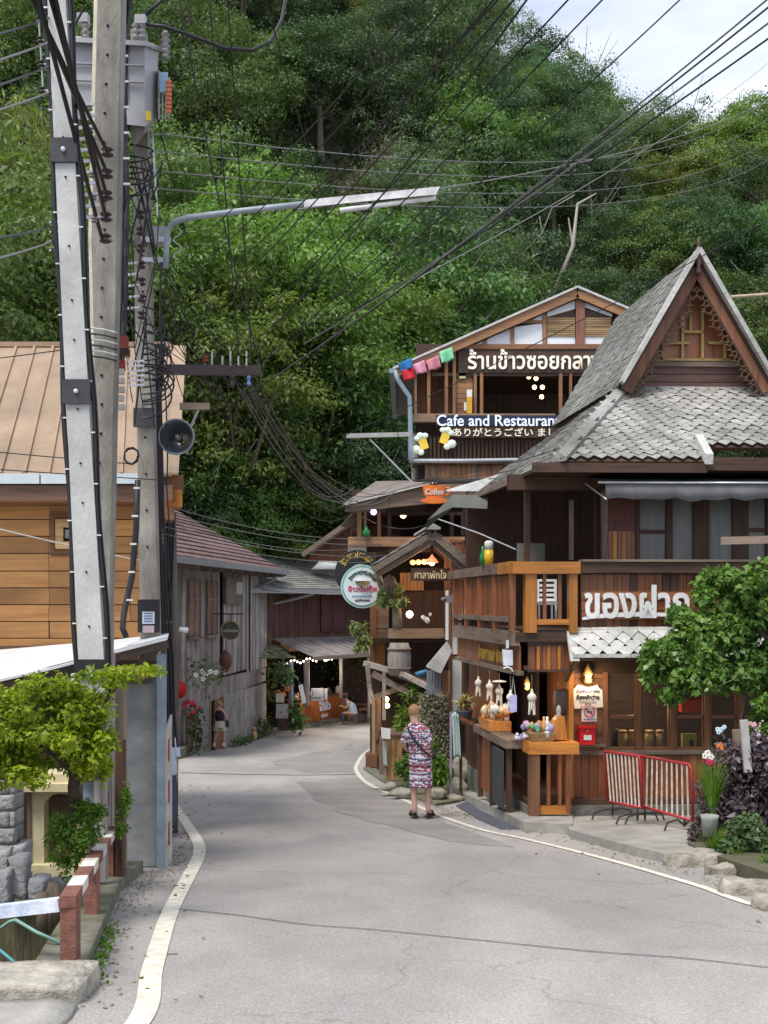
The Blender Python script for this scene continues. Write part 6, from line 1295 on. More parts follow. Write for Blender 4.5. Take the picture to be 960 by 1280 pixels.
# ================================================================ ORANGE PLANK HOUSE (near left)
Lf=Fr((-7.5,15),(1,0),(-.27,.965)); lh=thing('plank_house',(-5,15.5,-3.1),'orange plank house with tan standing seam roof behind the leaning pole','house')
PLK=wood('pine_plank',(.55,.28,.10),rough=.55,axis=0,dark=(.38,.17,.055),gs=.55,knots=True,piece=.22,spec=.4)
rows=[608,627.5,649,670,691.5,713.5,734.5,755.5,776.5,797.5,818,839]
rq=random.Random(4)
for i in range(len(rows)-1):
    v0,v1=rows[i],rows[i+1]; cuts=[-60]+sorted(rq.sample([-20,62,61,130,163],2))+[199]
    for c0,c1 in zip(cuts,cuts[1:]):
        if c1-c0<5: continue
        j=rq.uniform(-.006,.006); pr('plank',PLK,lh,Lf,c0+.25,v0+.9,c1-.25,v1-.3,j,.04)
fb('wall_core',DARKW,lh,Lf,0,4.38,.06,.12,-3.4,1.7); fb('end_wall',BROWN,lh,Lf,4.4,4.5,.13,3.6,-.9,1.6)
# window with its frame
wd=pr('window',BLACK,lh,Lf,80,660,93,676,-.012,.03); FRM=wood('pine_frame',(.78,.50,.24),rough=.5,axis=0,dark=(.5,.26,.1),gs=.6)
for r_ in ((63,642,97,647),(63,689,97,695),(63,647,68,689),(93,647,97,689)): pr('window_frame',BROWNH,lh,Lf,*r_,-.05,.05)
for r_ in ((69,649,92,659),(69,677,92,686),(69,659,79,677)): pr('window_frame',FRM,lh,Lf,*r_,-.075,.07)
pr('pane',plain('pane_reflection',(.35,.38,.42),rough=.1,bump=0),lh,Lf,81,662,89,673,-.02,.005)  # pale plate paints a bright reflection onto the black window
# roof: sheets with standing seams
TAN=plain('tan_metal',(.32,.222,.145),rough=.5,scale=1.2,var=.15,bump=.15,piece=.05,spec=.4,weather=.22)
yf,yb=14.3,18.8; zf_,zb_=(HY-596)/F*yf,(HY-434)/F*yb; 
for i in range(22):
    x0=-8.6+i*.31; x1=x0+.31
    if x0>-2.95: break
    sk=.95
    b=MB(); p=[Vector((x0,yf,zf_)),Vector((x1-.035,yf,zf_)),Vector((x1-.035-sk,yb,zb_)),Vector((x0-sk,yb,zb_))]; b.slab(p,(0,-.01,.02)); q=[Vector((x1-.045,yf,zf_)),Vector((x1,yf,zf_)),Vector((x1-sk,yb,zb_)),Vector((x1-.045-sk,yb,zb_))]; b.slab(q,(0,-.02,.055)); b.build('roof_sheet',TAN,lh)
b=MB(); b.bar((-9.6,yb,zb_+.03),(-3.55,yb,zb_+.03),.2,.08); b.build('ridge_cap',TAN,lh)
b=MB(); b.slab([Vector((-9,yf,zf_-.05)),Vector((-2.9,yf,zf_-.05)),Vector((-3.6,yb,zb_-.05)),Vector((-10,yb,zb_-.05))],(0,0,-.04)); b.build('roof_deck',BROWNH,lh)
b=MB(); b.slab([Vector((-2.95,yf-.02,zf_+.02)),Vector((-2.62,yf-.02,zf_+.02)),Vector((-3.32,yb,zb_)),Vector((-3.6,yb,zb_))],(0,0,.03)); b.build('verge_flashing',TAN,lh)
for i in range(4):
    x=-8.5+i*1.38; b=MB(); b.box((x+.68,yf-.06,zf_-.03),(1.36,.03,.13)); b.build('fascia_sheet',plain('blue_white_metal',(.58,.64,.68),rough=.4,bump=.05,var=.1),lh)
b=MB(); b.box((-5.2,yf+.02,zf_-.2),(5.,.05,.19)); b.build('fascia_board',wood('eave_brown',(.22,.12,.08),axis=0),lh)
b=MB(); b.box((-5.2,yf+.35,zf_-.3),(5.,.7,.03)); b.build('soffit',BROWNH,lh)
for k,(x0,v0,x1,v1,m) in enumerate(((188,583,221,594,OLDH),(186,594,229,612,BROWNH),(196,612,228,634,ORH),(199,634,218,650,BROWNH))): pr('eave_block',m,lh,Lf,x0,v0,x1,v1,-.5-.05*k,.5)
b=MB(); q=P(199.5,636,14.3); b.ball(q,.035,8); b.build('eave_bulb',LAMP,label='small lit bulb under the right eave of the orange plank house',cat='bulb',at=q)
# ---- shed with white sheet roof and zinc wall
sh2=thing('roadside_shed',(-3.2,13,-3.),'roadside shed with a white metal lean-to roof and grey zinc wall','shed')
WM=plain('white_sheet_metal',(.70,.72,.73),rough=.4,scale=1,var=.12,bump=.1)
b=MB(); b.slab([P(211,794,13.1),P(209,800,12.35),P(62,838,11.9),P(-70,868,11.5),P(-70,818,14.7),P(62,812,14.7)],(0,0,.025)); b.build('roof_sheet',WM,sh2)
b=MB(); b.bar(P(209,803,12.45),P(-70,874,11.6),.05,.12); b.build('roof_beam',wood('eave_dark',(.09,.06,.05),axis=0),sh2)
fb('inner_wall',DARKW,sh2,Lf,2.0,4.4,-.35,-.3,-3.3,-.55)
GZ=plain('zinc_sheet',(.32,.33,.34),rough=.5,scale=2.2,var=.35,bump=.35,metal=.25,weather=.35)
SF2=Fr((-3,12.5),(1,0),(0,1)); pr('zinc_panel',GZ,sh2,SF2,150,855,196,1083,0,.03); pr('panel_edge',plain('blue_steel',(.24,.30,.36),rough=.5),sh2,SF2,196,818,206,1090,-.08,.1)
pr('shed_beam',OLDH,sh2,SF2,140,826,200,834,.3,.1); b=MB(); b.bar(P(143,853,12.6),P(205,806,12.6),.04,.05); b.build('strut',OLDH,sh2)
b=MB(); q=P(166,838,12.3); b.lathe(q+Vector((0,0,-.12)),[(.05,0),(.16,.04),(.2,.13),(.19,.16)],12); b.build('hanging_basket',WICK,label='brown wicker basket hanging under the shed roof',cat='basket',at=q)
# signboard seen nearly edge-on at the roadside
sg=thing('roadside_board',P(210,1080,12.6),'tall narrow signboard seen edge-on at the corner of the shed','signboard')
b=MB(); b.slab([P(205,915,12.45),P(213,893,12.9),P(213,1078,12.9),P(205,1092,12.45)],(.02,0,0)); b.build('board',plain('board_cream',(.5,.46,.42),rough=.7,scale=6,var=.4),sg); b=MB(); b.slab([P(201,806,12.6),P(207,806,12.6),P(207,1088,12.6),P(201,1088,12.6)],(0,.06,0)); b.build('post',wood('post_brown',(.19,.12,.09),axis=2),sg)
for k in range(3): b=MB(); z0_=925+k*52; b.slab([P(208,z0_,12.6),P(210,z0_-3,12.7),P(210,z0_+26,12.7),P(208,z0_+28,12.6)],(.022,0,0)); b.build('red_mark',plain('faded_red',(.35,.1,.09),rough=.7,var=.5),sg)
# ---- wooden fence posts
fp_=[(128,816,142,1040,11.7,wood('post_grey',(.28,.26,.25),rough=.9,axis=2,dark=(.13,.12,.11)),'thick grey weathered gate post beside the yellow green shrub'),(143,860,157,1060,11.9,OLDW,'brown wooden post right of the thick grey post'),(146,925,155,1105,11.2,DARKW,'dark thin post against the zinc wall')]
for (x0,v0,x1,v1,d,m,lb_) in fp_:
    b=MB(); p=P((x0+x1)/2,v0,d); b.bar(Vector((p.x,p.y,gl(p.x,d)-.1)),p,(x1-x0)/F*d,.16); b.build('fence_post',m,label=lb_,cat='post',at=(p.x,p.y,gl(p.x,d)))
b=MB(); b.bar(P(126,975,10.7),P(127,1100,10.7),.1,.12); b.build('fence_post',MATS['post_grey'],label='lower grey post behind the end of the guard rail',cat='post')
b=MB(); b.slab([P(104,935,10.8),P(118,932,10.8),P(118,1010,10.8),P(104,1010,10.8)],(0,.04,0)); b.build('blue_grey_sheet',MATS['blue_steel'],label='blue grey metal sheet behind the shrub trunk',cat='sheet')
b=MB(); q=P(107,848,11.2); b.box(q,(.26,.14,.1)); b.build('meter_box',plain('meter_white',(.68,.70,.72),rough=.4,bump=0),label='white meter box on the leaning pole above the shrub',cat='meter box',at=q)
# ---- cream shrine wall with an arch, and grey block wall
cr=thing('cream_gatepost',P(65,1100,11.5),'cream rendered gate pillar with a brown arched niche behind the shrub','pillar'); CF=Fr((-3.4,11.3),(1,0),(0,1)); CRM=plain('cream_render',(.58,.50,.30),rough=.75,scale=4,c2=(.42,.37,.24),bump=.2); BRN=plain('niche_brown',(.16,.10,.075),rough=.8)
pr('cap',CRM,cr,CF,22,980,112,990,-.15,.5); pr('cap_upper',CRM,cr,CF,38,968,104,979,-.05,.4); pr('body',CRM,cr,CF,38,990,55,1105,0,.3); pr('body',CRM,cr,CF,95,990,108,1105,0,.3); pr('niche',BRN,cr,CF,55,996,95,1105,.16,.12); pr('edge',BRN,cr,CF,34,990,38.5,1105,-.02,.3)
b=MB(); c=CF.px(75,1003,0); c=CF(c[0],0,c[1]); b.slab([CF.__call__(*[CF.px(55,990,0)[0],0],CF.px(0,990,0)[1]),CF(CF.px(95,990,0)[0],0,CF.px(0,990,0)[1])]+[c+Vector((.16*math.cos(t),0,-.03+.12*math.sin(t))) for t in [i*PI/8 for i in range(9)]],(0,.15,0)); b.build('arch',CRM,cr)
pr('base',CRM,cr,CF,38,1082,112,1104,-.1,.3)
bw_=thing('block_wall',(-3.6,9.9,-3),'rough grey concrete block wall at the left edge','wall'); BF=Fr((-4.5,10.2),(1,0),(0,1)); GB=plain('grey_block',(.34,.335,.34),rough=.95,scale=5,c2=(.2,.2,.2),bump=.9,bscale=25,piece=.15)
for r in range(7):
    for i in range(4):
        x0=-66+i*26+(13 if r%2 else 0); x1=x0+25
        if x1>30-(0 if r>3 else 12) : x1=30-(0 if r>3 else 12)
        if x1-x0<6: continue
        c0=BF.px((x0+x1)/2,972+r*21+10,0); lumpbox(BF(c0[0],.12,c0[1]),((x1-x0)/F*10.2,.28,.148),3,.008,.05).build('block',GB,bw_)
for k,(u0,v0,u1,v1,d) in enumerate(((14,1068,36,1120,9.7),(0,1085,14,1130,9.6),(38,1095,60,1125,9.6),(60,1100,88,1120,9.7),(0,1060,12,1090,9.8))):
    c0=P((u0+u1)/2,(v0+v1)/2,d); lumpbox(c0,((u1-u0)/F*d,.2,(v1-v0)/F*d),4,.02,.12).build('rubble_stone',GB,bw_)
b=MB(); c=P(66,1124,9.45); b.tube([c+Vector((0,0,-.25)),c+Vector((0,0,-.02)),c+Vector((.01,0,.14))],[.085,.08,.05],9); b.build('log_stump',wood('stump',(.16,.12,.09),rough=.9,axis=2),label='short brown rounded stump beside the guard rail',cat='stump')
b=MB(); c=P(54,1130,9.4); b.tube([c+Vector((0,0,-.25)),c+Vector((0,0,.1))],[.06,.05],8); b.build('log_stump',MATS['stump'],label='smaller stump left of the rounded one',cat='stump')
# ---- shrubs of the left foreground
YG=leafmat('shrub_yellow',(.03,.085,.008),(.42,.50,.03),objvar=.05,trans=.4); YG2=leafmat('shrub_green',(.035,.10,.012),(.17,.30,.03),objvar=.05)  # shrub_yellow: darkest leaf colour stands in for shade inside the crown
def bush(c,rx,ry,rz_,n,leaf,m,seed,clumps=26,aspect=.5,droop=.1,cr_=.3,up=.7):
    rng=np.random.default_rng(seed); k=rng.integers(0,clumps,n); cc=rng.normal(size=(clumps,3)); cc/=np.linalg.norm(cc,axis=1,keepdims=True); cc*=rng.uniform(.3,.95,(clumps,1)); R3=np.array([rx,ry,rz_])
    d=rng.normal(size=(n,3)); d/=np.linalg.norm(d,axis=1,keepdims=True); pos=np.array(c)+cc[k]*R3+d*cr_*R3*rng.uniform(.5,1.1,(n,1))
    nr=d+np.array([0,-.2,up])+rng.normal(size=(n,3))*.5; return leaves(pos,nr,rng.uniform(.55,1.25,n)*leaf,aspect,droop,rng)
sb=thing('garden_shrub',P(95,1010,9.6),'spreading yellow green shrub tree in front of the left shed','shrub')
VV=[];FF=[];off=0
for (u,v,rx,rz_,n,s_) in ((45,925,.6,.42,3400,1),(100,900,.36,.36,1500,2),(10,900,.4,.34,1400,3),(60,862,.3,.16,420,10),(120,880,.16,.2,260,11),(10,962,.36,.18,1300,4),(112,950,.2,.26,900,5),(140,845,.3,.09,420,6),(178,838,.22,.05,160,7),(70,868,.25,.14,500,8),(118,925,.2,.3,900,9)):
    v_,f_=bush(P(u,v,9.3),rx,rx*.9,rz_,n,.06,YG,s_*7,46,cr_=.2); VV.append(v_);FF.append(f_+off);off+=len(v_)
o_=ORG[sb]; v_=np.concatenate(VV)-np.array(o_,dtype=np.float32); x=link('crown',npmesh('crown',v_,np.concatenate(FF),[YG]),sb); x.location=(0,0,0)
b=MB(); dk=plain('shrub_bark',(.06,.04,.03),rough=.9); b.tube([P(96,1012,9.5),P(92,985,9.45),P(93,955,9.4),P(88,930,9.35)],[.055,.05,.035,.02],7); b.tube([P(93,965,9.45),P(70,945,9.3),P(40,925,9.3)],[.035,.025,.01],6); b.tube([P(92,985,9.45),P(108,955,9.4),P(118,910,9.4)],[.035,.02,.01],6); b.tube([P(88,932,9.3),P(60,880,9.3),P(52,850,9.3)],[.02,.012,.004],5); b.tube([P(108,950,9.4),P(130,880,9.3),P(160,840,9.3),P(205,838,9.3)],[.02,.015,.008,.003],5); b.build('trunk',dk,sb)
sb2=thing('low_shrub',P(95,1080,9.5),'rounded bright green low shrub below the yellow green shrub tree','shrub'); VV=[];FF=[];off=0
for (u,v,rx,rz_,n,s_) in ((95,1040,.25,.24,1900,21),(112,1015,.16,.12,600,22),(85,1075,.16,.14,500,23),(155,1008,.08,.18,260,24),(150,1035,.06,.1,120,25)):
    v_,f_=bush(P(u,v,9.45),rx,rx*.8,rz_,n,.042,YG2,s_*3,22); VV.append(v_);FF.append(f_+off);off+=len(v_)
v_=np.concatenate(VV)-np.array(ORG[sb2],dtype=np.float32); x=link('leaves',npmesh('leaves',v_,np.concatenate(FF),[YG2]),sb2); x.location=(0,0,0)
b=MB(); b.tube([P(95,1090,9.6),P(97,1050,9.5)],[.02,.01],5); b.tube([P(152,1060,10),P(153,1015,9.9)],[.012,.006],5); b.build('stem',dk,sb2)
vine('kerb_moss',(-1.96,7.5,gz(0,7.5)+.0),(-2.25,9.3,gz(0,9.3)+.0),420,.035,.045,YG2,'green weeds clinging to the kerb side below the guard rail',seed=51)
# ================================================================ UTILITY POLES, CABLES, LAMPS
PC=plain('pole_concrete_pale',(.50,.50,.485),rough=.8,scale=3,var=.18,bump=.3,bscale=30,stretch=(1,1,.5),weather=.22)
PO=plain('pole_concrete_old',(.36,.335,.30),rough=.9,scale=2.2,c2=(.17,.15,.13),bump=.5,bscale=22,stretch=(2,2,.5),weather=.4)
CAB=plain('cable_black',(.018,.018,.02),rough=.5,bump=0,var=.1); CABG=plain('cable_grey',(.16,.155,.15),rough=.6,bump=0,var=.1)
CLIP=plain('clip_white',(.75,.75,.75),rough=.5,bump=0); HOLE=BLACK; GAL=MATS['galvanised']
def polef(t,top,bot,w0,w1,m,n='shaft',depth=.9):
    """tapered square pole from pixel-measured top to bottom"""
    a=P(*top);c=P(*bot); hw0,hw1=w0/F*top[2]/2,w1/F*bot[2]/2; b=MB()
    b.hexa([p+Vector((x*h,y*h*depth,0)) for p,h in((c,hw1),(a,hw0)) for x,y in((-1,-1),(1,-1),(1,1),(-1,1))]); b.build(n,m,t)
    return lambda f,side=0: a.lerp(c,f)+Vector((side*(hw0+(hw1-hw0)*f),-(hw0+(hw1-hw0)*f)*depth,0))
p1=thing('utility_pole',P(121,1000,10),'nearest pale concrete pole leaning left, strapped with black cables and plates','pole')
f1=polef(p1,(71,-40,10),(120,870,10),22,32,PC)
polef(p1,(65,-170,10),(71,-40.5,10),20,22,PC,'upper_shaft'); polef(p1,(120,870.5,10),(114,1096,12.2),32,34,PO,'foot')
for i in range(12):
    f=.07+.074*i+(.02 if i%3 else 0); q=f1(min(f,.93)); b=MB(); b.lathe(q+Vector((0,-.003,0)),[(.0095,-.01),(.0095,.004)],8,axis='y'); b.build('bolt_hole',HOLE,p1)
for f in (.256,.585): q=f1(f); b=MB(); b.box(q+Vector((0,-.015,0)),(.225+.03*f,.03,.215)); b.build('plate',plain('plate_black',(.05,.052,.058),rough=.6,bump=.1),p1); b=MB(); b.ball(q+Vector((0,-.04,0)),.022,8); b.build('plate_bolt',CLIP,p1)
q=f1(.965); b=MB(); b.box(q+Vector((.0,-.012,.02)),(.28,.03,.17)); b.build('wrap',CAB,p1)
b=MB(); b.hexa([q+Vector(v_) for v_ in ((-.05,-.045,-.03),(.02,-.045,-.045),(.02,-.03,-.045),(-.05,-.03,-.03),(-.035,-.045,.05),(.035,-.045,.03),(.035,-.03,.03),(-.035,-.03,.05))]); b.build('sticker',plain('sticker_silver',(.55,.57,.6),rough=.4,bump=0),p1)
text('TELECOM'[:0] or 'แรงสูง',CLIP,p1,q+Vector((.07,-.03,.0)),.05,ext=.002,width=.1,height=.02)
for s_ in(-1,1):
    pts=[f1(f,s_*(1.1))+Vector((s_*(.01+.012*math.sin(f*23)),.03,0)) for f in [i/30 for i in range(31)]]; b=MB(); b.tube(pts,.018,6); b.tube([p+Vector((.022*s_,.02,0)) for p in pts],.011,5); b.build('strapped_cable',CAB,p1)
    for k in range(13): q=f1(.06+.07*k+(.02 if s_>0 else 0),s_*1.1); b=MB(); b.box(q+Vector((s_*.01,.005,0)),(.034,.02,.011)); b.build('clip',CLIP,p1)
p2=thing('utility_pole',P(130,1000,11.6),'tall old concrete pole behind the nearest one, carrying the transformer and cable racks','pole')
f2=polef(p2,(139,-40,11.6),(125,760,11.6),33,29,PO); polef(p2,(142,-170,11.6),(139,-40.5,11.6),34,33,PO,'upper_shaft'); polef(p2,(125,760.5,11.6),(122,1080,11.6),29,31,PO,'foot')
b=MB(); b.bar(P(121,-40,11.3),P(113,300,11.3),.035,.04); b.bar(P(113,300,11.3),P(121,640,11.3),.03,.04); b.build('conduit',plain('conduit_cream',(.60,.55,.42),rough=.6,bump=.1),p2)
for i in range(18): q=f2(.055+.045*i); b=MB(); b.lathe(q+Vector((.01*math.sin(i),-.003,0)),[(.014,-.01),(.014,.004)],8,axis='y'); b.build('bolt_hole',HOLE,p2)
p3=thing('utility_pole',P(186,1000,13),'slimmer stained concrete pole right of the transformer with the street lamp arm','pole')
f3=polef(p3,(174,40,13),(188,770,13),18,22,PO); polef(p3,(188,770.5,13),(190,1060,13),22,23,PO,'foot')
for i in range(12): q=f3(.2+.062*i); b=MB(); b.lathe(q+Vector((0,-.003,0)),[(.013,-.01),(.013,.004)],8,axis='y'); b.build('bolt_hole',HOLE,p3)
q=P(186,770,12.86); b=MB(); b.box(q,(.25,.03,.38)); b.build('notice_plate',CAB,p3); b=MB(); b.box(q+Vector((0,-.02,-.02)),(.14,.012,.14)); b.build('sticker',MATS['sticker_silver'],p3); b=MB(); b.box(q+Vector((0,-.02,-.15)),(.13,.012,.08)); b.build('sticker',plain('sticker_pink',(.5,.35,.38),rough=.5,bump=0),p3)
for k in range(4): b=MB(); b.box(q+Vector((0,-.028,.03-.03*k)),(.1,.004,.012)); b.build('print',BLU,p3)
q=P(180,522,12.84); b=MB(); b.box(q,(.24,.03,.22)); b.build('plate',MATS['plate_black'],p3)
# thick dark cable bunch and wooden post beside the third pole
p4=thing('wooden_post',P(214,1000,15.6),'dark stained wooden post wrapped in cables in front of the grey timber house','post')
b=MB(); a_=P(214,640,15.6); c_=P(214,1040,15.6); b.tube([c_,c_.lerp(a_,.5)+Vector((.03,0,0)),a_],[.1,.085,.075],7); b.build('shaft',wood('sooty_wood',(.14,.115,.10),rough=.9,axis=2,dark=(.05,.042,.038)),p4)
for k in range(3): b=MB(); x0=206+5*k; b.tube([P(x0+math.sin(k+t*.7)*2,640+t*34,15.4) for t in range(11)],.02,5); b.build('cable',CAB,p4)
for k,(u,v) in enumerate(((224,787),(204,779))): b=MB(); q=P(u,v,15.3); b.tube([q,q+Vector((.12,0,-.01))],.04,7); b.build('white_insulator',CLIP,p4)
# cables running up the gap between the poles
cc_=thing('cable_bunch',P(160,640,12.2),'bunch of black cables strapped up between the old pole and the third pole','cables')
rr=random.Random(12)
for k in range(7):
    x0=157+rr.uniform(-6,6); x1=152+rr.uniform(-5,5); b=MB(); b.tube([P(x0+(x1-x0)*t/14+rr.uniform(-1,1)-3*math.sin(t*.5),-20+t*34,12.2+rr.uniform(-.05,.05)) for t in range(15)],rr.uniform(.012,.022),5); b.build('cable',CAB,cc_)
for k in range(9):
    x0=196+rr.uniform(-5,9); b=MB(); b.tube([P(x0+rr.uniform(-2,2)+t*.9-6*math.sin(t*.3)*(k%3==0),430+t*36,13.2) for t in range(15)],rr.uniform(.009,.02),5); b.build('cable',CAB,cc_)
b=MB(); b.tube([P(172,600,12.6),P(170,660,12.6),P(165,720,12.6),P(155,765,12.5),P(153,785,12.4),P(158,797,12.4)],.035,7); b.build('thick_conduit',CAB,cc_)
for k in range(6): b=MB(); b.box(P(156+.5*k,70+k*32,12.05),(.07,.02,.02)); b.build('clip',CLIP,cc_)
for k in range(5): b=MB(); b.box(P(171-2.2*k,610+k*35,12.5),(.07,.02,.02)); b.build('clip',CLIP,cc_)
# transformer
tfm=thing('transformer',P(150,165,12.4),'grey pole transformer with bushings and orange warning label','transformer'); TG=plain('transformer_grey',(.36,.36,.375),rough=.45,var=.1,scale=2,bump=.05)
def px3(u,v,d): return P(u,v,d)
b=MB(); b.hexa([P(90,148,12.2),P(181,158,12.2),P(196,150,12.7),P(96,140,12.9),P(88,52,12.2),P(181,56,12.2),P(198,62,12.7),P(96,50,12.9)]); b.build('tank',TG,tfm)
b=MB(); b.hexa([P(86,52,12.1),P(183,57,12.1),P(203,65,12.75),P(96,50,13),P(86,46,12.1),P(183,51,12.1),P(205,60,12.75),P(96,45,13)]); b.build('lid',TG,tfm)
for v in (79,100): b=MB(); b.bar(P(88,v,12.17),P(180,v+3,12.17),.03,.012); b.build('weld_band',TG,tfm)
b=MB(); b.hexa([P(163,152,12.2),P(186,152,12.2),P(190,148,12.6),P(165,148,12.6),P(160,104,12.2),P(181,104,12.2),P(188,104,12.6),P(165,104,12.6)][:0] or [P(165,186,12.3),P(180,168,12.25),P(190,156,12.6),P(170,156,12.7),P(163,156,12.3),P(182,154,12.25),P(196,150,12.6),P(170,150,12.7)]); b.build('underside',plain('bracket_brown',(.22,.19,.17),rough=.7),tfm)
for k in range(4): b=MB(); u=198+k*4.2; b.hexa([P(u,148,12.5),P(u+2,148,12.5),P(u+2,150,12.9),P(u,150,12.9),P(u,88+k*3,12.5),P(u+2,88+k*3,12.5),P(u+2,90+k*3,12.9),P(u,90+k*3,12.9)]); b.build('cooling_fin',TG,tfm)
b=MB(); b.box(P(205,103,12.42),(.085,.02,.22)); b.build('blue_label',plain('label_blue',(.25,.38,.55),rough=.4,bump=0),tfm)
for k in range(8): b=MB(); b.box(P(211,102+k*5.3,12.4),(.06,.02,.032)); b.build('orange_stripe',plain('label_orange',(.60,.16,.06),rough=.5,bump=0),tfm)
b=MB(); b.box(P(185.5,145,12.14),(.055,.02,.1)); b.build('yellow_label',plain('label_yellow',(.7,.55,.05),rough=.5,bump=0),tfm)
def bushing(u,v,d,h,r,t,m=None,n=5): 
    b=MB(); prof=[];
    for i in range(n): prof+=[(r*.55,i*h/n),(r,i*h/n+h/n*.35),(r*.55,i*h/n+h/n*.7)]
    b.lathe(P(u,v,d),prof+[(r*.3,h)],10); return b.build('bushing',m or plain('porcelain_brown',(.16,.12,.11),rough=.3,bump=0),t)
bushing(207,74,12.6,.32,.055,tfm,plain('porcelain_grey',(.27,.25,.25),rough=.3,bump=0)); 
for u in (107,170,178): bushing(u,50,12.5,.2,.05,tfm,MATS['porcelain_grey'],3); 
for u,v in ((104,24),(176,26)): b=MB(); b.box(P(u,v,12.5),(.12,.1,.1)); b.build('terminal',TG,tfm)
b=MB(); b.tube([P(178,30,12.5),P(205,33,12.5),P(240,45,12.6),P(280,60,12.8),P(315,63,13),P(338,52,13.2),P(352,25,13.4),P(362,-30,13.6)],.022,7); b.build('service_cable',CAB,tfm)
b=MB(); b.tube([P(180,20,12.5),P(196,6,12.5),P(215,-12,12.5)],.02,6); b.tube([P(90,38,12.3),P(104,12,12.3),P(116,10,12.3),P(124,40,12.3)],.014,5); b.build('lead',CAB,tfm)
# insulator spools
SP=plain('spool_dark',(.05,.03,.028),rough=.35,bump=0)
def spool(p,par,r=.045,h=.11,m=SP):
    b=MB(); b.lathe(p-Vector((0,0,h/2)),[(r*.6,0),(r,h*.12),(r,h*.3),(r*.55,h*.4),(r*.55,h*.6),(r,h*.7),(r,h*.88),(r*.6,h)],9); b.build('insulator',m,par)
rk=thing('insulator_rack',P(133,190,11.2),'rack of dark spool insulators bolted up the face of the old pole','insulators')
for k in range(5): q=P(134-.6*k,190+27*k,11.2); spool(q,rk,.06,.09); b=MB(); b.box(q+Vector((.0,.05,0)),(.12,.1,.02)); b.build('bracket',GAL,rk)
rk3=thing('insulator_rack',P(176,300,12.7),'rack of dark spool insulators down the third pole','insulators')
for k in range(7): spool(P(175+.4*k,268+21*k,12.75),rk3,.05,.09)
for k in range(5): b=MB(); b.bar(P(155,330+14*k,12.7),P(175,328+14*k,12.7),.02,.025); b.build('bracket',GAL,rk3); 
rl_=thing('insulator_rack',P(52,60,10.4),'galvanised rack at the top left of the leaning pole holding the leftward wires','insulators')
b=MB(); b.tube([P(47,0,10.3),P(54,112,10.3)],.008,5); b.build('rod',GAL,rl_)
for k,v in enumerate((20,50,80,113)): spool(P(50+k,v,10.3),rl_,.035,.06); b=MB(); b.bar(P(50+k,v,10.3),P(66+k,v+2,10.3),.02,.02); b.build('bracket',GAL,rl_)
rl2=thing('insulator_rack',P(68,295,10.4),'second smaller rack on the left edge of the leaning pole','insulators')
for v in (278,290,302,313): b=MB(); b.bar(P(62,v,10.2),P(78,v-1,10.2),.015,.02); b.build('bracket',GAL,rl2); spool(P(66,v,10.2),rl2,.02,.035)
rw=thing('insulator_rack',P(192,200,12.9),'thin galvanised rack holding the four pale wires right of the third pole','insulators')
b=MB(); b.tube([P(190,160,12.85),P(197,270,12.85)],.012,5); b.build('rod',GAL,rw)
for k in range(4): b=MB(); b.bar(P(184,168+23*k,12.85),P(198,167+23*k,12.85),.018,.02); b.build('bracket',GAL,rw)
# ladder like brackets between the first two poles
ld=thing('cable_bracket_set',P(115,200,10.7),'column of steel cable brackets between the nearest two poles','brackets')
for k in range(11): b=MB(); b.bar(P(96+k*.8,132+k*14,10.7),P(118+k*.6,130+k*14,10.8),.02,.03); b.build('bracket',GAL,ld); (spool(P(112+k*.6,135+k*14,10.75),ld,.03,.05,plain('spool_grey',(.2,.17,.16),rough=.4,bump=0)) if k%2==0 else 0)
# red and grey junction boxes
jb=thing('junction_box',P(152,440,12),'rust red cable clamp with grey connectors below between the poles','junction box'); RS=plain('rust_clamp',(.27,.045,.035),rough=.6,bump=.2)
b=MB(); b.box(P(152,429,12),(.13,.1,.14)); b.build('red_clamp',RS,jb); b=MB(); b.box(P(152,441,12),(.16,.11,.08)); b.build('base_clamp',SP,jb); b=MB(); b.box(P(151,457,12.05),(.09,.07,.11)); b.build('rust_bracket',RS,jb)
for k in range(5): b=MB(); b.box(P(150+rr.uniform(-1,1),465+11*k,12),(.09,.06,.06)); b.build('connector',plain('connector_grey',(.45,.45,.43),rough=.5,bump=0),jb)
for k in range(12):
    v=410+7*k+(k>5)*25; b=MB(); b.tube([P(113,v,10.6),P(130,v+2,11),P(146,v+6,11.6)],.009,4); b.build('lead',CAB if k%2 else CLIP,jb) if k<6 else None
for k in range(6): v=452+6*k; b=MB(); b.bar(P(160,v,12.3),P(180,v-1,12.4),.02,.02); b.build('tape_band',CLIP,jb)
# cable loops right of the third pole
lp=thing('cable_loops',P(200,450,12.8),'black cable loops bulging right of the third pole','cables')
for k in range(11):
    c0=(178,418+rr.uniform(-6,8)+k*6); w_=rr.uniform(22,46); h_=rr.uniform(14,34)
    b=MB(); b.tube([P(c0[0]+w_*math.sin(t),c0[1]+h_*.3*k/4-h_*math.cos(t),12.75+.06*math.sin(k)) for t in [i*PI/12 for i in range(13)]],.011,5,False); b.build('cable_loop',CAB,lp)
for k in range(4):
    b=MB(); c0=(162,182+k*14); b.tube([P(c0[0]+rr.uniform(24,32)*math.sin(t),c0[1]+10-11*math.cos(t),12.3) for t in [i*PI/10 for i in range(11)]],.012,5,False); b.build('cable_loop',CAB,lp)
b=MB(); b.tube([P(164+9*math.cos(t)+rr.uniform(-1,1),570+10*math.sin(t)+rr.uniform(-1,1),12.3) for t in [i*.7 for i in range(40)]],.009,4,False); b.build('coil',CAB,lp)
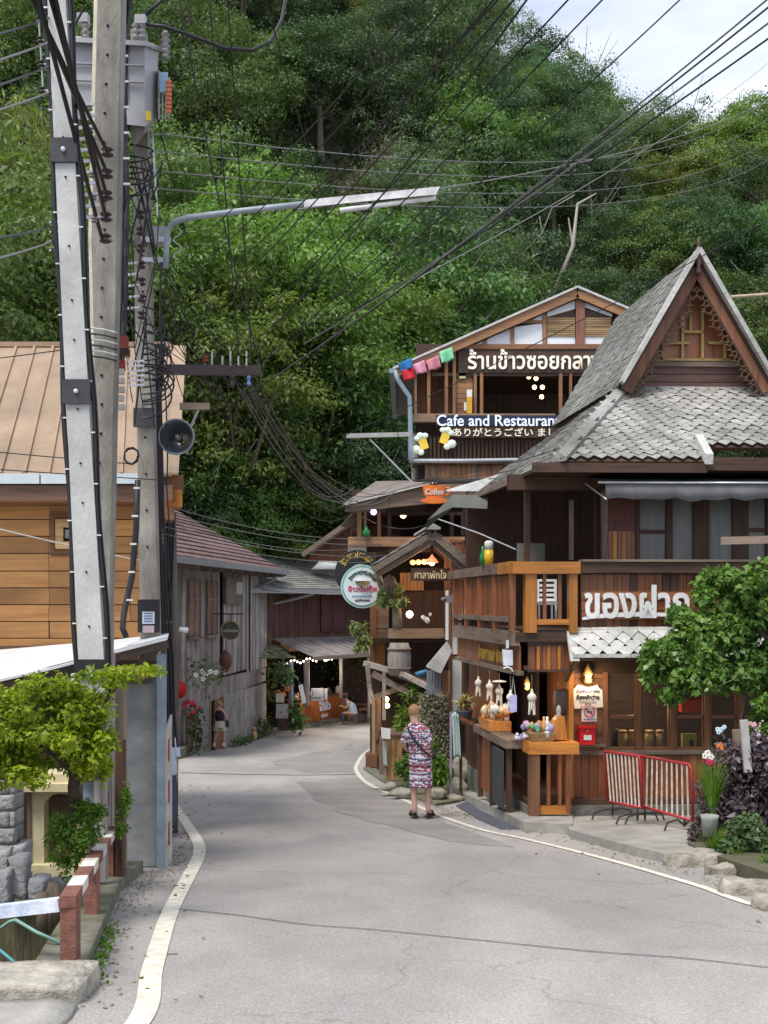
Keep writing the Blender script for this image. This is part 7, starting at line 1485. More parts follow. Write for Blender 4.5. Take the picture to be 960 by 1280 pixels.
# crossarm with insulators, small arm, loudspeaker
ca=thing('crossarm',P(270,463,13.4),'black iron crossarm reaching right of the poles with small insulators','crossarm')
b=MB(); b.bar(P(180,462,13.1),P(325,463,13.6),.1,.11); b.build('beam',SP,ca)
for k,u in enumerate((256,265,278,288,298,308)): b=MB(); b.tube([P(u,457,13.4),P(u,445-(k%2)*6,13.4)],.012,5); b.build('pin',GAL,ca)
spool(P(257,449,13.35),ca,.035,.08,RS); spool(P(290,476,13.4),ca,.035,.16); spool(P(311,476,13.4),ca,.025,.12,plain('blue_tag',(.15,.3,.6),rough=.5,bump=0))
b=MB(); b.bar(P(225,508,13.3),P(262,508,13.3),.05,.08); b.build('timber_arm',OLDH,ca)
sp_=thing('loudspeaker',P(220,546,13.6),'round grey horn loudspeaker facing the street beside the poles','loudspeaker'); HN=plain('horn_grey',(.085,.10,.115),rough=.4,bump=0,var=.1)
c=P(220.5,546,13.2); n=28; b=MB(); prof=[(.208,0),(.2,-.01),(.175,.05),(.12,.16),(.07,.26),(.055,.34)]
vs=[];fs=[]
for r_,h_ in prof:
    for j in range(n): a=2*PI*j/n; vs.append(c+Vector((r_*math.cos(a),h_,r_*math.sin(a))))
for i in range(len(prof)-1):
    for j in range(n): fs.append((i*n+j,(i+1)*n+j,(i+1)*n+(j+1)%n,i*n+(j+1)%n))
b.add(vs,fs,True); b.build('horn',HN,sp_)
b=MB(); b.tube([c+Vector((.207*math.cos(a),-.005,.207*math.sin(a))) for a in [i*2*PI/28 for i in range(29)]],.012,6,False); b.build('rim',plain('rim_grey',(.22,.27,.30),rough=.4,bump=0),sp_)
b=MB(); b.lathe(c+Vector((0,.02,0)),[(.012,-.02),(.04,.05),(.045,.2)],12,axis='y'); b.build('core',plain('core_grey',(.2,.2,.2),rough=.4,bump=0),sp_)
b=MB(); b.tube([c+Vector((-.3,.35,0)),c+Vector((0,.38,0)),c+Vector((.1,.3,.12)),P(250,508,13.4)],.015,5); b.build('bracket',GAL,sp_)
# street lamp
sl=thing('street_lamp',P(208,330,13),'long arm street lamp with a white tube fitting reaching over the road','street lamp'); LG=plain('lamp_arm_grey',(.33,.37,.42),rough=.45,bump=0)
b=MB(); b.tube([P(207,335,12.8),P(208,305,12.8),P(210,288,12.75),P(218,277,12.7),P(235,272,12.6),P(300,264,12.5),P(390,254,12.4)],.034,9); b.build('arm',LG,sl)
b=MB(); b.hexa([P(380,259,12.25),P(545,243,12.0),P(545,243,12.3),P(380,259,12.55),P(380,250,12.25),P(550,233,12.0),P(550,233,12.3),P(380,250,12.55)]); b.build('fitting',plain('lamp_white',(.62,.60,.62),rough=.5,scale=8,c2=(.4,.38,.38),bump=0),sl)
b=MB(); b.tube([P(425,263,12.2),P(545,247,12.1)],.028,7); b.build('tube_lamp',plain('tube_white',(.82,.82,.82),rough=.3,bump=0),sl)
b=MB(); b.bar(P(176,300,12.95),P(212,300,12.8),.05,.06); b.bar(P(177,325,12.95),P(210,325,12.8),.04,.05); b.build('clamp',GAL,sl)
b=MB(); b.box(P(200,296,12.9),(.16,.12,.2)); b.build('control_box',TG,sl)
b=MB(); b.tube([P(222+5*math.sin(t),285+t*3.2,12.7) for t in [i*.6 for i in range(22)]],.007,4,False); b.build('coil_wire',GAL,sl)
# ---------------------------------------------------------------- wires across the picture
def wire(p,q,sag,r,label,m=CAB,n=14,**k):
    a_,c_=p,q; p=P(*p);q=P(*q); d_=(q-p).normalized()
    if a_[1]<0 or a_[0]<0: p=p-d_*5
    if c_[0]<0 or c_[0]>960: q=q+d_*5
    L=[p.lerp(q,i/n)+Vector((0,0,-sag*4*(i/n)*(1-i/n))) for i in range(n+1)]; b=MB(); b.tube(L,r,4); return b.build('wire',m,label=label,cat='wire',at=p,**k)
# heavy cables coming down from over the viewer's head to the old pole
g='heavy black cables falling to the old pole'
for k,(u0,u1,v1) in enumerate(((34,134,190),(38,134,217),(60,133,244),(66,132,271),(45,128,300))): wire((u0,-30,8.5),(u1,v1,11.1),.1,.02,f"heavy cable slanting down the leaning pole to the {['top','second','third','fourth','lowest'][k]} spool of the old pole",group=g)
# long spans from upper right to the pole racks
g='long service wires from the upper right'
ends=[(520,-20,6,238,310),(545,-20,6.2,236,345),(590,-20,6,240,372),(606,-20,6,250,400),(622,-20,6,262,420),(634,-20,6.2,300,455),(700,-20,6.5,262,455),(735,-20,7,280,460),(820,-15,8,330,452)]
for k,(u0,v0,d0,u1,v1) in enumerate(ends): wire((u0,v0,d0),(u1,v1,13.6),.15+.05*(k%3),.007,f"service wire, {['fifth','sixth','seventh','eighth','ninth','tenth','eleventh','twelfth','thirteenth'][k]} at the top edge, down to the crossarm",group=g)
for k,(u0,v0,u1,v1) in enumerate(((925,-15,345,470),(938,-15,300,500),(958,-12,380,430),(975,-5,420,400))): wire((u0,v0,8),(u1,v1,13.5),.25,.009,f"bundled wire from the top right corner to the crossarm, {['top','second','third','lowest'][k]} of four",CAB if k%2 else CABG)
for k,(v0,v1) in enumerate(((167,80),(189,108),(214,140),(236,168))): wire((198,v0,12.9),(990,v1,60),2.2-.2*k,.008,f"pale wire sagging across the whole slope, {['highest','second','third','lowest'][k]} of four",CABG,n=24)
wire((372,262,12.6),(975,108,40),.6,.01,'thin wire from above the lamp arm rising to the right edge of the sky',CABG)
wire((430,545,18),(965,252,13),.2,.007,'thin wire crossing in front of the steep gable to the right',CAB)
wire((500,360,14),(975,60,40),.4,.008,'faint wire slanting up over the cafe gable to the right sky',CABG)
# wires to the left edge
for k,(v0,v1) in enumerate(((20,38),(50,72),(80,104),(113,134),(283,290),(302,318))): wire((66 if k<4 else 64,v0,10.3),(-30,v1,6),.05,.009,f"wire leaving left from the leaning pole, {['first','second','third','fourth','fifth','sixth'][k]} from the top",CABG if k%2 else CAB)
wire((0-30,560,12),(165,580,12.4),.03,.006,'thin dark wire across the tan metal roof, upper one'); wire((-30,582,12),(200,600,12.6),.03,.006,'thin dark wire along the foot of the tan roof')
wire((-20,645,12),(200,706,13.4),.12,.008,'pale rope running across the orange planks',plain('rope_pale',(.55,.5,.45),rough=.8,bump=0)); wire((-30,448,12.4),(110,433,10.4),.03,.006,'thin dark wire over the ridge of the tan roof')
# hanging wire fan between the crossarm and the coffee house
g='fan of thin wires sagging from the crossarm to the coffee house'
for k in range(16):
    u0=285+rr.uniform(0,40); u1=436+rr.uniform(-6,60); v1=628-rr.uniform(0,20); wire((u0,468+rr.uniform(0,20),13.6),(u1,v1,23),rr.uniform(.25,.85),.0055,'thin wire of the fan sagging from crossarm to coffee house',CABG if k%2 else CAB,group=g)
g='black cable tangle between the poles'
for k in range(26):
    u0=rr.uniform(150,205); u1=rr.uniform(160,205); v0=rr.uniform(180,400); wire((u0,v0,12.5),(u1,v0+rr.uniform(40,150),12.6),rr.uniform(-.12,.15),rr.choice([.006,.009,.012]),'short black cable tangled between old pole and third pole',CAB,n=8,group=g)
g='tangled drop wires right of the third pole'
for k in range(22):
    u0=196+rr.uniform(0,12); v0=rr.uniform(300,440); u1=rr.uniform(235,330); v1=rr.uniform(420,560); wire((u0,v0,13),(u1,v1,14.5),rr.uniform(-.1,.25),.006,'thin tangled drop wire between third pole and iron crossarm',CAB,n=8,group=g)
for k,(a,c,sg) in enumerate((((225,0,12),(330,470,14),.3),((262,-10,12),(300,460,14),.1),((285,-10,12),(320,520,16),.1),((345,-10,12),(520,600,24),.6),((190,120,12.6),(350,640,30),.8),((205,330,13),(545,650,24),1.2),((215,360,13),(440,640,24),1.1),((500,330,13),(225,600,15),.1),((545,245,12.2),(300,470,14),.1))): wire(a,c,sg,.008,f"loose dark wire before the forest, {['starting right of the transformer','dropping straight to the crossarm','second straight drop from the top edge','from the top edge down to the cafe post','from the transformer down to the far roofs','upper one from lamp arm to coffee house','lower one from lamp arm to coffee house','crossing from lamp head to loudspeaker','from lamp tip to crossarm'][k]}",CAB)
for k in range(5): wire((200,630+k*9,15),(470+rr.uniform(-10,60),668+k*7,26),.25,.007,f"thin wire running low over the far roofs, {['highest','second','middle','fourth','lowest'][k]} of five",CABG)
wire((322,736,43),(470,742,44),.1,.02,'pale wire along the maroon wall of the eatery',CABG)
for k in range(5): wire((515,600,24),(700+k*30,560+k*9,17),.1,.007,f"dark wire across the skirt roof, {['highest','second','middle','fourth','lowest'][k]} of five")
# ================================================================ PEOPLE
SKIN=plain('skin',(.55,.33,.25),rough=.5,scale=8,var=.12,bump=0); SKT=plain('skin_tan',(.42,.25,.17),rough=.5,var=.1,bump=0)
def body(par,J,E_,R_,m,root):
    """J joints (name->pos), E_ bones, R_ radii; one continuous skinned surface"""
    names=list(J); me=bpy.data.meshes.new('body'); me.from_pydata([Vector(J[n])-ORG[par] for n in names],[(names.index(a),names.index(b)) for a,b in E_],[])
    o=bpy.data.objects.new('body',me); COL.objects.link(o); o.parent=par; md=o.modifiers.new('skin','SKIN')
    sk=me.skin_vertices[0].data if me.skin_vertices else None
    if sk is None:
        bpy.context.view_layer.objects.active=o; me.attributes; 
    for i,n in enumerate(names): r=R_[n]; me.skin_vertices[0].data[i].radius=(r,r) if not hasattr(r,'__len__') else r; me.skin_vertices[0].data[i].use_root=(n==root)
    s=o.modifiers.new('sub','SUBSURF'); s.levels=2; s.render_levels=2; me.materials.append(m)
    bpy.context.view_layer.update(); dg=bpy.context.evaluated_depsgraph_get(); m2=bpy.data.meshes.new_from_object(o.evaluated_get(dg)); m2.name='body'; o.modifiers.clear(); o.data=m2
    for p in m2.polygons: p.use_smooth=True
    m2.materials.clear(); m2.materials.append(m); return o
def loft(name,m,par,rings,n=18,closed=(False,False),wr=.0,seed=0,th=.006):
    """rings=[(centre,rx,ry)] -> cloth shell with slight folds"""
    b=MB(); vs=[];fs=[]; rg=random.Random(seed); ph=[rg.uniform(0,6) for _ in range(4)]
    for k,(c,rx,ry) in enumerate(rings):
        for j in range(n): 
            a=2*PI*j/n; w_=1+wr*(math.sin(a*3+k*.8+ph[0])+.6*math.sin(a*5-k*1.1+ph[1])); vs.append(Vector(c)+Vector((math.cos(a)*rx*w_,math.sin(a)*ry*w_,.012*math.sin(a*2+ph[2])*wr*8)))
    for i in range(len(rings)-1):
        for j in range(n): a=i*n+j;b_=i*n+(j+1)%n; fs.append((a,b_,b_+n,a+n))
    b.add(vs,fs,True); o=b.build(name,m,par); s=o.modifiers.new('t','SOLIDIFY'); s.thickness=th; s.offset=1; s2=o.modifiers.new('s','SUBSURF'); s2.levels=1; s2.render_levels=1; return o
def figure(par,base,J2,rad,m,s=1.,face=1):
    """J2 in metres relative to base (x right, y away, z up)"""
    J={k:Vector(base)+Vector(v)*s for k,v in J2.items()}
    E0=[('pel','spine'),('spine','chest'),('chest','neck'),('neck','head0'),('head0','head1'),('chest','shL'),('shL','elL'),('elL','haL'),('haL','fiL'),('chest','shR'),('shR','elR'),('elR','haR'),('haR','fiR'),('pel','hiL'),('hiL','knL'),('knL','anL'),('anL','toL'),('pel','hiR'),('hiR','knR'),('knR','anR'),('anR','toR')]
    R0=dict(pel=(.13,.1),spine=(.12,.09),chest=(.14,.1),neck=.055,head0=.072,head1=.078,shL=.05,shR=.05,elL=.04,elR=.04,haL=.026,haR=.026,fiL=.022,fiR=.022,hiL=.085,hiR=.085,knL=.056,knR=.056,anL=.036,anR=.036,toL=.034,toR=.034); R0.update(rad or {})
    R0={k:(tuple(x*s for x in v) if hasattr(v,'__len__') else v*s) for k,v in R0.items()}
    return J,body(par,J,E0,R0,m,'pel')
def hand(par,c,d,m,s=1.,side=1):
    """palm and five curled fingers pointing along d"""
    d=Vector(d).normalized(); x=d.cross(Vector((0,0,1))); x=x.normalized() if x.length>.1 else Vector((1,0,0)); up=x.cross(d); b=MB(); c=Vector(c)
    b.ball(c+d*.04*s,.042*s,8,(.9,.9,.6))
    for i,l in enumerate((.065,.078,.072,.055)): o=c+d*.07*s+x*(i-1.5)*.019*s; b.tube([o,o+d*l*.5*s-up*.01*s,o+d*l*.85*s-up*.035*s],[.0095*s,.009*s,.007*s],6)
    o=c+d*.02*s+x*side*.035*s; b.tube([o,o+x*side*.022*s+d*.03*s,o+x*side*.02*s+d*.06*s-up*.015*s],[.012*s,.01*s,.008*s],6); b.build('hand',m,par)
def head(par,c,r,m,hairm,tilt=0,hair='short',yaw=0):
    c=Vector(c); Mz=Matrix.Rotation(yaw,3,'Z')
    b=MB()
    for s_ in(-1,1): b.ball(c+Mz@Vector((s_*r*.93,.005,-.01)),.028,8,(.45,.8,1.15))
    b.build('ear',m,par)
    b=MB(); b.ball(c+Mz@Vector((0,r*1.03,-.02)),.02,7,(.8,1,1.2)); b.build('nose',m,par)
    b=MB(); [b.ball(c+Mz@Vector((s_*.032,r*.88,.012)),.012,7) for s_ in(-1,1)]; b.build('eyes',SLATE,par)
    b=MB(); b.ball(c+Mz@Vector((0,r*.93,-.058)),.02,7,(1.2,.4,.4)); b.build('mouth',plain('lip',(.4,.14,.12),rough=.5,bump=0),par)
    # hair cap: sphere part above and behind
    b=MB(); n=18;mm=12;vs=[];fs=[]
    low=-.25 if hair=='short' else -.75
    for i in range(mm+1):
        for j in range(n):
            a=2*PI*j/n; back=-math.sin(a); lim=(.15+ (low-.15)*max(0,min(1,(back+.5)/1.2))); z=1+(lim-1)*i/mm; rr_=math.sqrt(max(0,1-z*z)); k=1.08+.02*math.sin(a*7+i)
            vs.append(c+Mz@Vector((rr_*math.cos(a)*r*k*.98,rr_*math.sin(a)*r*k*1.08,z*r*k*1.18+.005)))
    for i in range(mm):
        for j in range(n): a=i*n+j;b_=i*n+(j+1)%n; fs.append((a,a+n,b_+n,b_))
    b.add(vs,fs,True); b.build('hair',hairm,par)
def _pattern(m):
    t,N_,L_,bs=nodes(m); tc=N_('ShaderNodeTexCoord'); sp=N_('ShaderNodeSeparateXYZ'); 
    nw=N_('ShaderNodeTexNoise'); nw.inputs['Scale'].default_value=3; L_(tc.outputs['Object'],nw.inputs[0]); 
    ad=N_('ShaderNodeVectorMath'); ad.operation='MULTIPLY_ADD'; ad.inputs[1].default_value=(.04,.04,.05); L_(nw.outputs['Color'],ad.inputs[0]); L_(tc.outputs['Object'],ad.inputs[2]); L_(ad.outputs[0],sp.inputs[0])
    mm=N_('ShaderNodeMath'); mm.operation='MULTIPLY'; mm.inputs[1].default_value=3.1; fr=N_('ShaderNodeMath'); fr.operation='FRACT'; L_(sp.outputs[2],mm.inputs[0]); L_(mm.outputs[0],fr.inputs[0])
    r=N_('ShaderNodeValToRGB'); r.color_ramp.interpolation='CONSTANT'; e=r.color_ramp.elements
    st=[(0,(.50,.50,.57)),(.14,(.05,.05,.09)),(.2,(.42,.42,.48)),(.32,(.30,.045,.08)),(.4,(.46,.40,.46)),(.47,(.28,.04,.08)),(.62,(.36,.30,.36)),(.68,(.05,.05,.10)),(.74,(.50,.50,.56)),(.84,(.08,.08,.15)),(.92,(.36,.34,.40))]
    while len(e)<len(st): e.new(.5)
    for i,(p_,c) in enumerate(st): e[i].position=p_; e[i].color=(*c,1)
    L_(fr.outputs[0],r.inputs[0])
    vo=N_('ShaderNodeTexVoronoi'); vo.inputs['Scale'].default_value=22; mp_=N_('ShaderNodeMapping'); mp_.inputs['Scale'].default_value=(1,1,1.5); L_(tc.outputs['Object'],mp_.inputs[0]); L_(mp_.outputs[0],vo.inputs['Vector'])
    r2=N_('ShaderNodeValToRGB'); r2.color_ramp.interpolation='CONSTANT'; r2.color_ramp.elements[0].color=(1,1,1,1); r2.color_ramp.elements[1].position=.5; r2.color_ramp.elements[1].color=(0,0,0,1); L_(vo.outputs['Distance'],r2.inputs[0])
    # motifs take a second colour picked per cell
    r3=N_('ShaderNodeValToRGB'); r3.color_ramp.interpolation='CONSTANT'; e3=r3.color_ramp.elements; e3[0].color=(.06,.06,.12,1); e3[1].position=.4; e3[1].color=(.42,.07,.12,1); e3.new(.7).color=(.70,.68,.72,1); sx=N_('ShaderNodeSeparateColor'); L_(vo.outputs['Color'],sx.inputs[0]); L_(sx.outputs[0],r3.inputs[0])
    mx_=N_('ShaderNodeMix'); mx_.data_type='RGBA'; L_(r2.outputs[0],mx_.inputs[0]); L_(r.outputs[0],mx_.inputs[6]); L_(r3.outputs[0],mx_.inputs[7]); L_(mx_.outputs[2],bs.inputs['Base Color']); bs.inputs['Roughness'].default_value=.85
CLO=mat('elephant_print',_pattern)
# ---- the man in the printed outfit
mb_=Vector((P(525,1022,17.3).x,17.3,gz(0,17.3)+.03))
man=thing('person',mb_,'man from behind in red, white and navy printed outfit with black sling bag','person')
J2=dict(pel=(.01,0,.90),spine=(-.0,0,1.06),chest=(-.04,0,1.29),neck=(-.08,.01,1.44),head0=(-.09,.02,1.56),head1=(-.09,.03,1.655),shL=(-.185,.0,1.36),elL=(-.25,.02,1.11),haL=(-.19,.2,1.0),fiL=(-.15,.27,1.02),shR=(.095,.0,1.35),elR=(.155,.02,1.12),haR=(.10,.22,1.12),fiR=(.07,.28,1.16),hiL=(-.085,0,.84),knL=(-.10,.02,.47),anL=(-.075,.0,.09),toL=(-.12,.15,.045),hiR=(.105,0,.84),knR=(.125,.02,.47),anR=(.125,-.0,.09),toR=(.19,.14,.045))
J,_b=figure(man,mb_,J2,dict(anL=.04,anR=.04,knL=.06,knR=.06,head0=(.078,.085),head1=(.072,.082)),SKIN)
q=lambda x,y,z: mb_+Vector((x,y,z))
loft('shirt',CLO,man,[(q(.012,0,.80),.182,.145),(q(.01,0,.9),.178,.14),(q(-.0,0,1.03),.165,.13),(q(-.02,0,1.18),.172,.125),(q(-.035,0,1.30),.185,.125),(q(-.045,0,1.38),.168,.11),(q(-.06,0,1.425),.125,.09),(q(-.078,.01,1.455),.065,.065)],24,wr=.018,seed=2)
for s_,sh_,el_ in ((-1,'shL','elL'),(1,'shR','elR')):
    a,c=J[sh_],J[el_]; d=(c-a); loft('sleeve',CLO,man,[(a+Vector((-s_*.04,0,.045)),.075,.088),(a+d*.15+Vector((0,0,.0)),.074,.075),(a+d*.5,.068,.07),(a+d*.86+Vector((s_*.01,0,0)),.07,.07)],14,wr=.02,seed=5+s_)
loft('shorts',CLO,man,[(q(.012,0,.92),.168,.13),(q(.012,0,.80),.178,.14),(q(.014,0,.68),.181,.14),(q(.016,0,.55),.186,.145),(q(.014,0,.47),.19,.148)],24,wr=.022,seed=8)
head(man,q(-.09,.03,1.625),.09,SKIN,plain('hair_ginger',(.36,.20,.10),rough=.8,scale=40,var=.4,bump=.5))
for k,(h,f,sd) in enumerate((('haL','fiL',1),('haR','fiR',-1))): hand(man,J[h],J[f]-J[h],SKIN,1,sd)
b=MB(); b.tube([q(-.19,-.03,1.405),q(-.17,-.13,1.33),q(-.06,-.165,1.17),q(.08,-.165,1.02),q(.16,-.10,.95)],.018,5); b.tube([q(-.19,-.03,1.405),q(-.15,.12,1.3)],.018,5); b.build('bag_strap',SLATE,man)
b=MB(); b.ball(q(.20,.06,.95),.09,9,(.6,1.1,.9)); b.build('sling_bag',SLATE,man)
for k,a in enumerate(('L','R')):
    an,to=J['an'+a],J['to'+a]; d=(to-an); d.z=0; d.normalize(); x=Vector((-d.y,d.x,0)); b=MB(); c0=Vector((an.x,an.y,mb_.z+.0))-d*.07
    sole=[c0+d*t*.29+x*w_ for t,w_ in((0,-.035),(.4,-.04),(.75,-.055),(.97,-.035),(1,0),(.97,.035),(.75,.05),(.4,.038),(0,.035))]; b.slab(sole,(0,0,.03)); b.build('sandal_sole',SLATE,man)
    b=MB(); c1=c0+d*.17; b.tube([c1-x*.05+Vector((0,0,.02)),c1-x*.03+Vector((0,0,.085)),c1+x*.03+Vector((0,0,.085)),c1+x*.05+Vector((0,0,.02))],.02,6); b.build('sandal_strap',SLATE,man)
# ---- the woman by the timber house
wb_=Vector((-5.5,37.6,gz(0,37.6)+.06)); wo=thing('person',wb_,'woman from behind in black top and cream shorts beside the grey timber house','person')
W2=dict(pel=(.0,0,.88),spine=(-.01,0,1.02),chest=(-.03,0,1.22),neck=(-.05,.02,1.36),head0=(-.05,.04,1.46),head1=(-.05,.05,1.54),shL=(-.17,0,1.30),elL=(-.2,.1,1.08),haL=(-.14,.26,1.1),fiL=(-.12,.32,1.13),shR=(.10,0,1.30),elR=(.2,-.02,1.06),haR=(.26,.03,.84),fiR=(.27,.04,.77),hiL=(-.09,0,.82),knL=(-.17,.06,.46),anL=(-.21,.02,.09),toL=(-.22,.16,.05),hiR=(.1,0,.82),knR=(.12,.03,.46),anR=(.11,-.02,.09),toR=(.12,.13,.05))
J,_b=figure(wo,wb_,W2,dict(pel=(.15,.12),chest=(.13,.1),spine=(.11,.09)),SKIN); qw=lambda x,y,z: wb_+Vector((x,y,z))
loft('top',plain('black_cloth',(.02,.02,.024),rough=.8,bump=.1),wo,[(qw(-.0,0,.94),.15,.12),(qw(-.02,0,1.08),.145,.115),(qw(-.03,0,1.22),.165,.12),(qw(-.035,0,1.31),.12,.09)],16,wr=.01)
SHC=plain('cream_cloth',(.66,.60,.48),rough=.85,scale=6,var=.1,bump=.2)
loft('shorts',SHC,wo,[(qw(0,0,.96),.155,.125),(qw(0,0,.85),.20,.155),(qw(-.02,0,.70),.225,.15)],18,wr=.01)
for kx,sd in ((-.13,1),(.11,2)): loft('shorts_leg',SHC,wo,[(qw(kx,0.01,.76),.105,.115),(qw(kx-.005,.02,.6),.115,.12)],14,wr=.02,seed=sd)
head(wo,qw(-.05,.05,1.51),.088,SKIN,plain('hair_blond',(.42,.30,.17),rough=.7,scale=40,var=.4,bump=.4),hair='long'); b=MB(); b.ball(qw(.03,-.06,1.5),.06,8); b.build('hair_bun',MATS['hair_blond'],wo)
for h,f,sd in (('haL','fiL',1),('haR','fiR',-1)): hand(wo,J[h],J[f]-J[h],SKIN,.95,sd)
b=MB(); b.tube([qw(-.14,-.05,1.3),qw(.05,-.12,1.1),qw(.2,-.08,.93)],.015,5); b.ball(qw(.25,-.02,.86),.1,8,(.6,.9,1.3)); b.build('shoulder_bag',SLATE,wo)
for a in 'LR': an=J['an'+a]; b=MB(); b.tube([an+Vector((0,0,-.02)),an+Vector((0,0,.12))],.047,8); b.build('sock',WHITE,wo); b=MB(); b.ball(Vector((an.x,an.y+.06,wb_.z+.045)),.07,9,(.65,1.7,.65)); b.build('shoe',plain('shoe_blue',(.08,.1,.22),rough=.6,bump=0),wo)
# ---- man half hidden behind the signboard
hb=Vector((P(204,0,15.2).x,15.2,gz(0,15.2)+.02)); ph_=thing('person',hb,'man in light blue shirt and dark jeans half hidden by the signboard','person'); s=.96
H2=dict(pel=(.0,0,.92),spine=(-.01,0,1.06),chest=(-.02,0,1.28),neck=(-.05,.02,1.44),head0=(-.06,.05,1.56),head1=(-.06,.06,1.65),shL=(-.2,0,1.36),elL=(-.25,.06,1.1),haL=(-.2,.18,.92),fiL=(-.18,.22,.86),shR=(.15,0,1.36),elR=(.18,.02,1.08),haR=(.17,.06,.84),fiR=(.165,.08,.76),hiL=(-.09,0,.86),knL=(-.1,.04,.48),anL=(-.1,.02,.09),toL=(-.11,.16,.05),hiR=(.09,0,.86),knR=(.1,.03,.48),anR=(.08,0,.09),toR=(.1,.15,.05))
J,_b=figure(ph_,hb,H2,{},SKT,s); qh=lambda x,y,z: hb+Vector((x,y,z))*s
BLS=plain('shirt_light_blue',(.42,.52,.66),rough=.8,scale=5,var=.1,bump=.3); JN=plain('jeans',(.055,.07,.13),rough=.85,scale=10,var=.3,bump=.3)
loft('shirt',BLS,ph_,[(qh(0,0,.84),.2*s,.15*s),(qh(0,0,1.05),.19*s,.14*s),(qh(-.01,0,1.28),.2*s,.13*s),(qh(-.03,0,1.39),.15*s,.1*s),(qh(-.05,0,1.44),.07*s,.07*s)],18,wr=.02)
for s_,a in((-1,'L'),(1,'R')): A0,A1=J['sh'+a],J['el'+a]; loft('sleeve',BLS,ph_,[(A0+Vector((-s_*.04,0,.02)),.07,.075),(A0.lerp(A1,.5),.07,.07),(A0.lerp(A1,.95),.07,.07)],12,wr=.02)
for a,kx in(('L',-1),('R',1)): loft('trouser_leg',JN,ph_,[(J['hi'+a]+Vector((0,0,.06)),.1,.11),(J['kn'+a],.078,.085),(J['an'+a]+Vector((0,0,-.01)),.072,.08)],12,wr=.02); b=MB(); an=J['an'+a]; b.ball(Vector((an.x,an.y+.06,hb.z+.04)),.065,8,(.65,1.7,.6)); b.build('shoe',SLATE,ph_)
head(ph_,qh(-.06,.06,1.61),.085,SKT,SLATE)
for h,f,sd in (('haL','fiL',1),('haR','fiR',-1)): hand(ph_,J[h],J[f]-J[h],SKT,.9,sd)
# ---- seated person behind the counter
sb_=Vector((P(437,0,47.5).x,47.5,gz(0,47.5))); ps=thing('person',sb_,'person in pale blue shirt sitting bent at the right end of the counter','person')
S2=dict(pel=(.15,0,.5),spine=(.12,.0,.68),chest=(.02,.0,.9),neck=(-.1,.0,1.02),head0=(-.18,.0,1.1),head1=(-.24,.0,1.16),shL=(.0,.17,.93),elL=(-.18,.2,.75),haL=(-.36,.15,.8),fiL=(-.43,.14,.8),shR=(.02,-.17,.93),elR=(-.16,-.2,.74),haR=(-.34,-.14,.8),fiR=(-.41,-.13,.8),hiL=(.1,.1,.5),knL=(-.3,.12,.52),anL=(-.3,.12,.1),toL=(-.43,.12,.05),hiR=(.1,-.1,.5),knR=(-.3,-.12,.52),anR=(-.28,-.12,.1),toR=(-.41,-.12,.05))
J,_b=figure(ps,sb_,S2,{},SKT); qs=lambda x,y,z: sb_+Vector((x,y,z))
loft('shirt',plain('shirt_pale_blue',(.40,.48,.55),rough=.8,bump=.2),ps,[(qs(.17,0,.45),.19,.2),(qs(.15,0,.6),.19,.2),(qs(.1,0,.78),.19,.21),(qs(.03,0,.92),.17,.2),(qs(-.06,0,1.0),.1,.12)],16,wr=.02)
for a in 'LR': loft('trouser_leg',JN,ps,[(J['kn'+a]+Vector((0,0,.02)),.09,.09),(J['an'+a],.07,.07)],10); 
head(ps,qs(-.22,0,1.14),.085,SKT,SLATE,yaw=PI/2)
for h,f,sd in (('haL','fiL',1),('haR','fiR',-1)): hand(ps,J[h],J[f]-J[h],SKT,.9,sd)
st2=thing('stool',sb_+Vector((.15,0,0)),'small stool under the seated person at the counter','stool'); b=MB(); b.box(sb_+Vector((.15,0,.4)),(.34,.34,.04)); b.build('seat',BROWNH,st2)
for sx in(-1,1):
    for sy in(-1,1): b=MB(); b.box(sb_+Vector((.15+sx*.13,sy*.13,.19)),(.035,.035,.38)); b.build('leg',BROWN,st2)
# ================================================================ PLANTS AND SMALL THINGS OF THE STREET SIDE
def plantgroup(name,label,cat,base,blobs,m,leaf,seed,aspect=.55,droop=.1,up=.7,clumps=26,cr_=.3,stem=None,part='leaves'):
    t=thing(name,base,label,cat); VV=[];FF=[];off=0
    for i,(u,v,d,rx,rz_,n) in enumerate(blobs):
        v_,f_=bush(P(u,v,d),rx,rx*.9,rz_,n,leaf,None,seed+i*5,clumps,aspect,droop,cr_,up); VV.append(v_);FF.append(f_+off);off+=len(v_)
    v_=np.concatenate(VV)-np.array(ORG[t],dtype=np.float32); x=link(part,npmesh(part,v_,np.concatenate(FF),[m]),t); x.location=(0,0,0)
    if stem:
        for s_ in stem: b=MB(); b.tube([P(*p) for p in s_[0]],s_[1],6); b.build('stem',BARK,t)
    return t
IVY=leafmat('vine_leaf',(.03,.08,.016),(.19,.32,.07),objvar=.05,trans=.3,rough=.33); PUR=leafmat('purple_leaf',(.045,.025,.035),(.15,.12,.13),objvar=.05,trans=.1,rough=.35); PURG=leafmat('purple_green_leaf',(.04,.075,.03),(.14,.22,.09),objvar=.05,trans=.2,rough=.35)
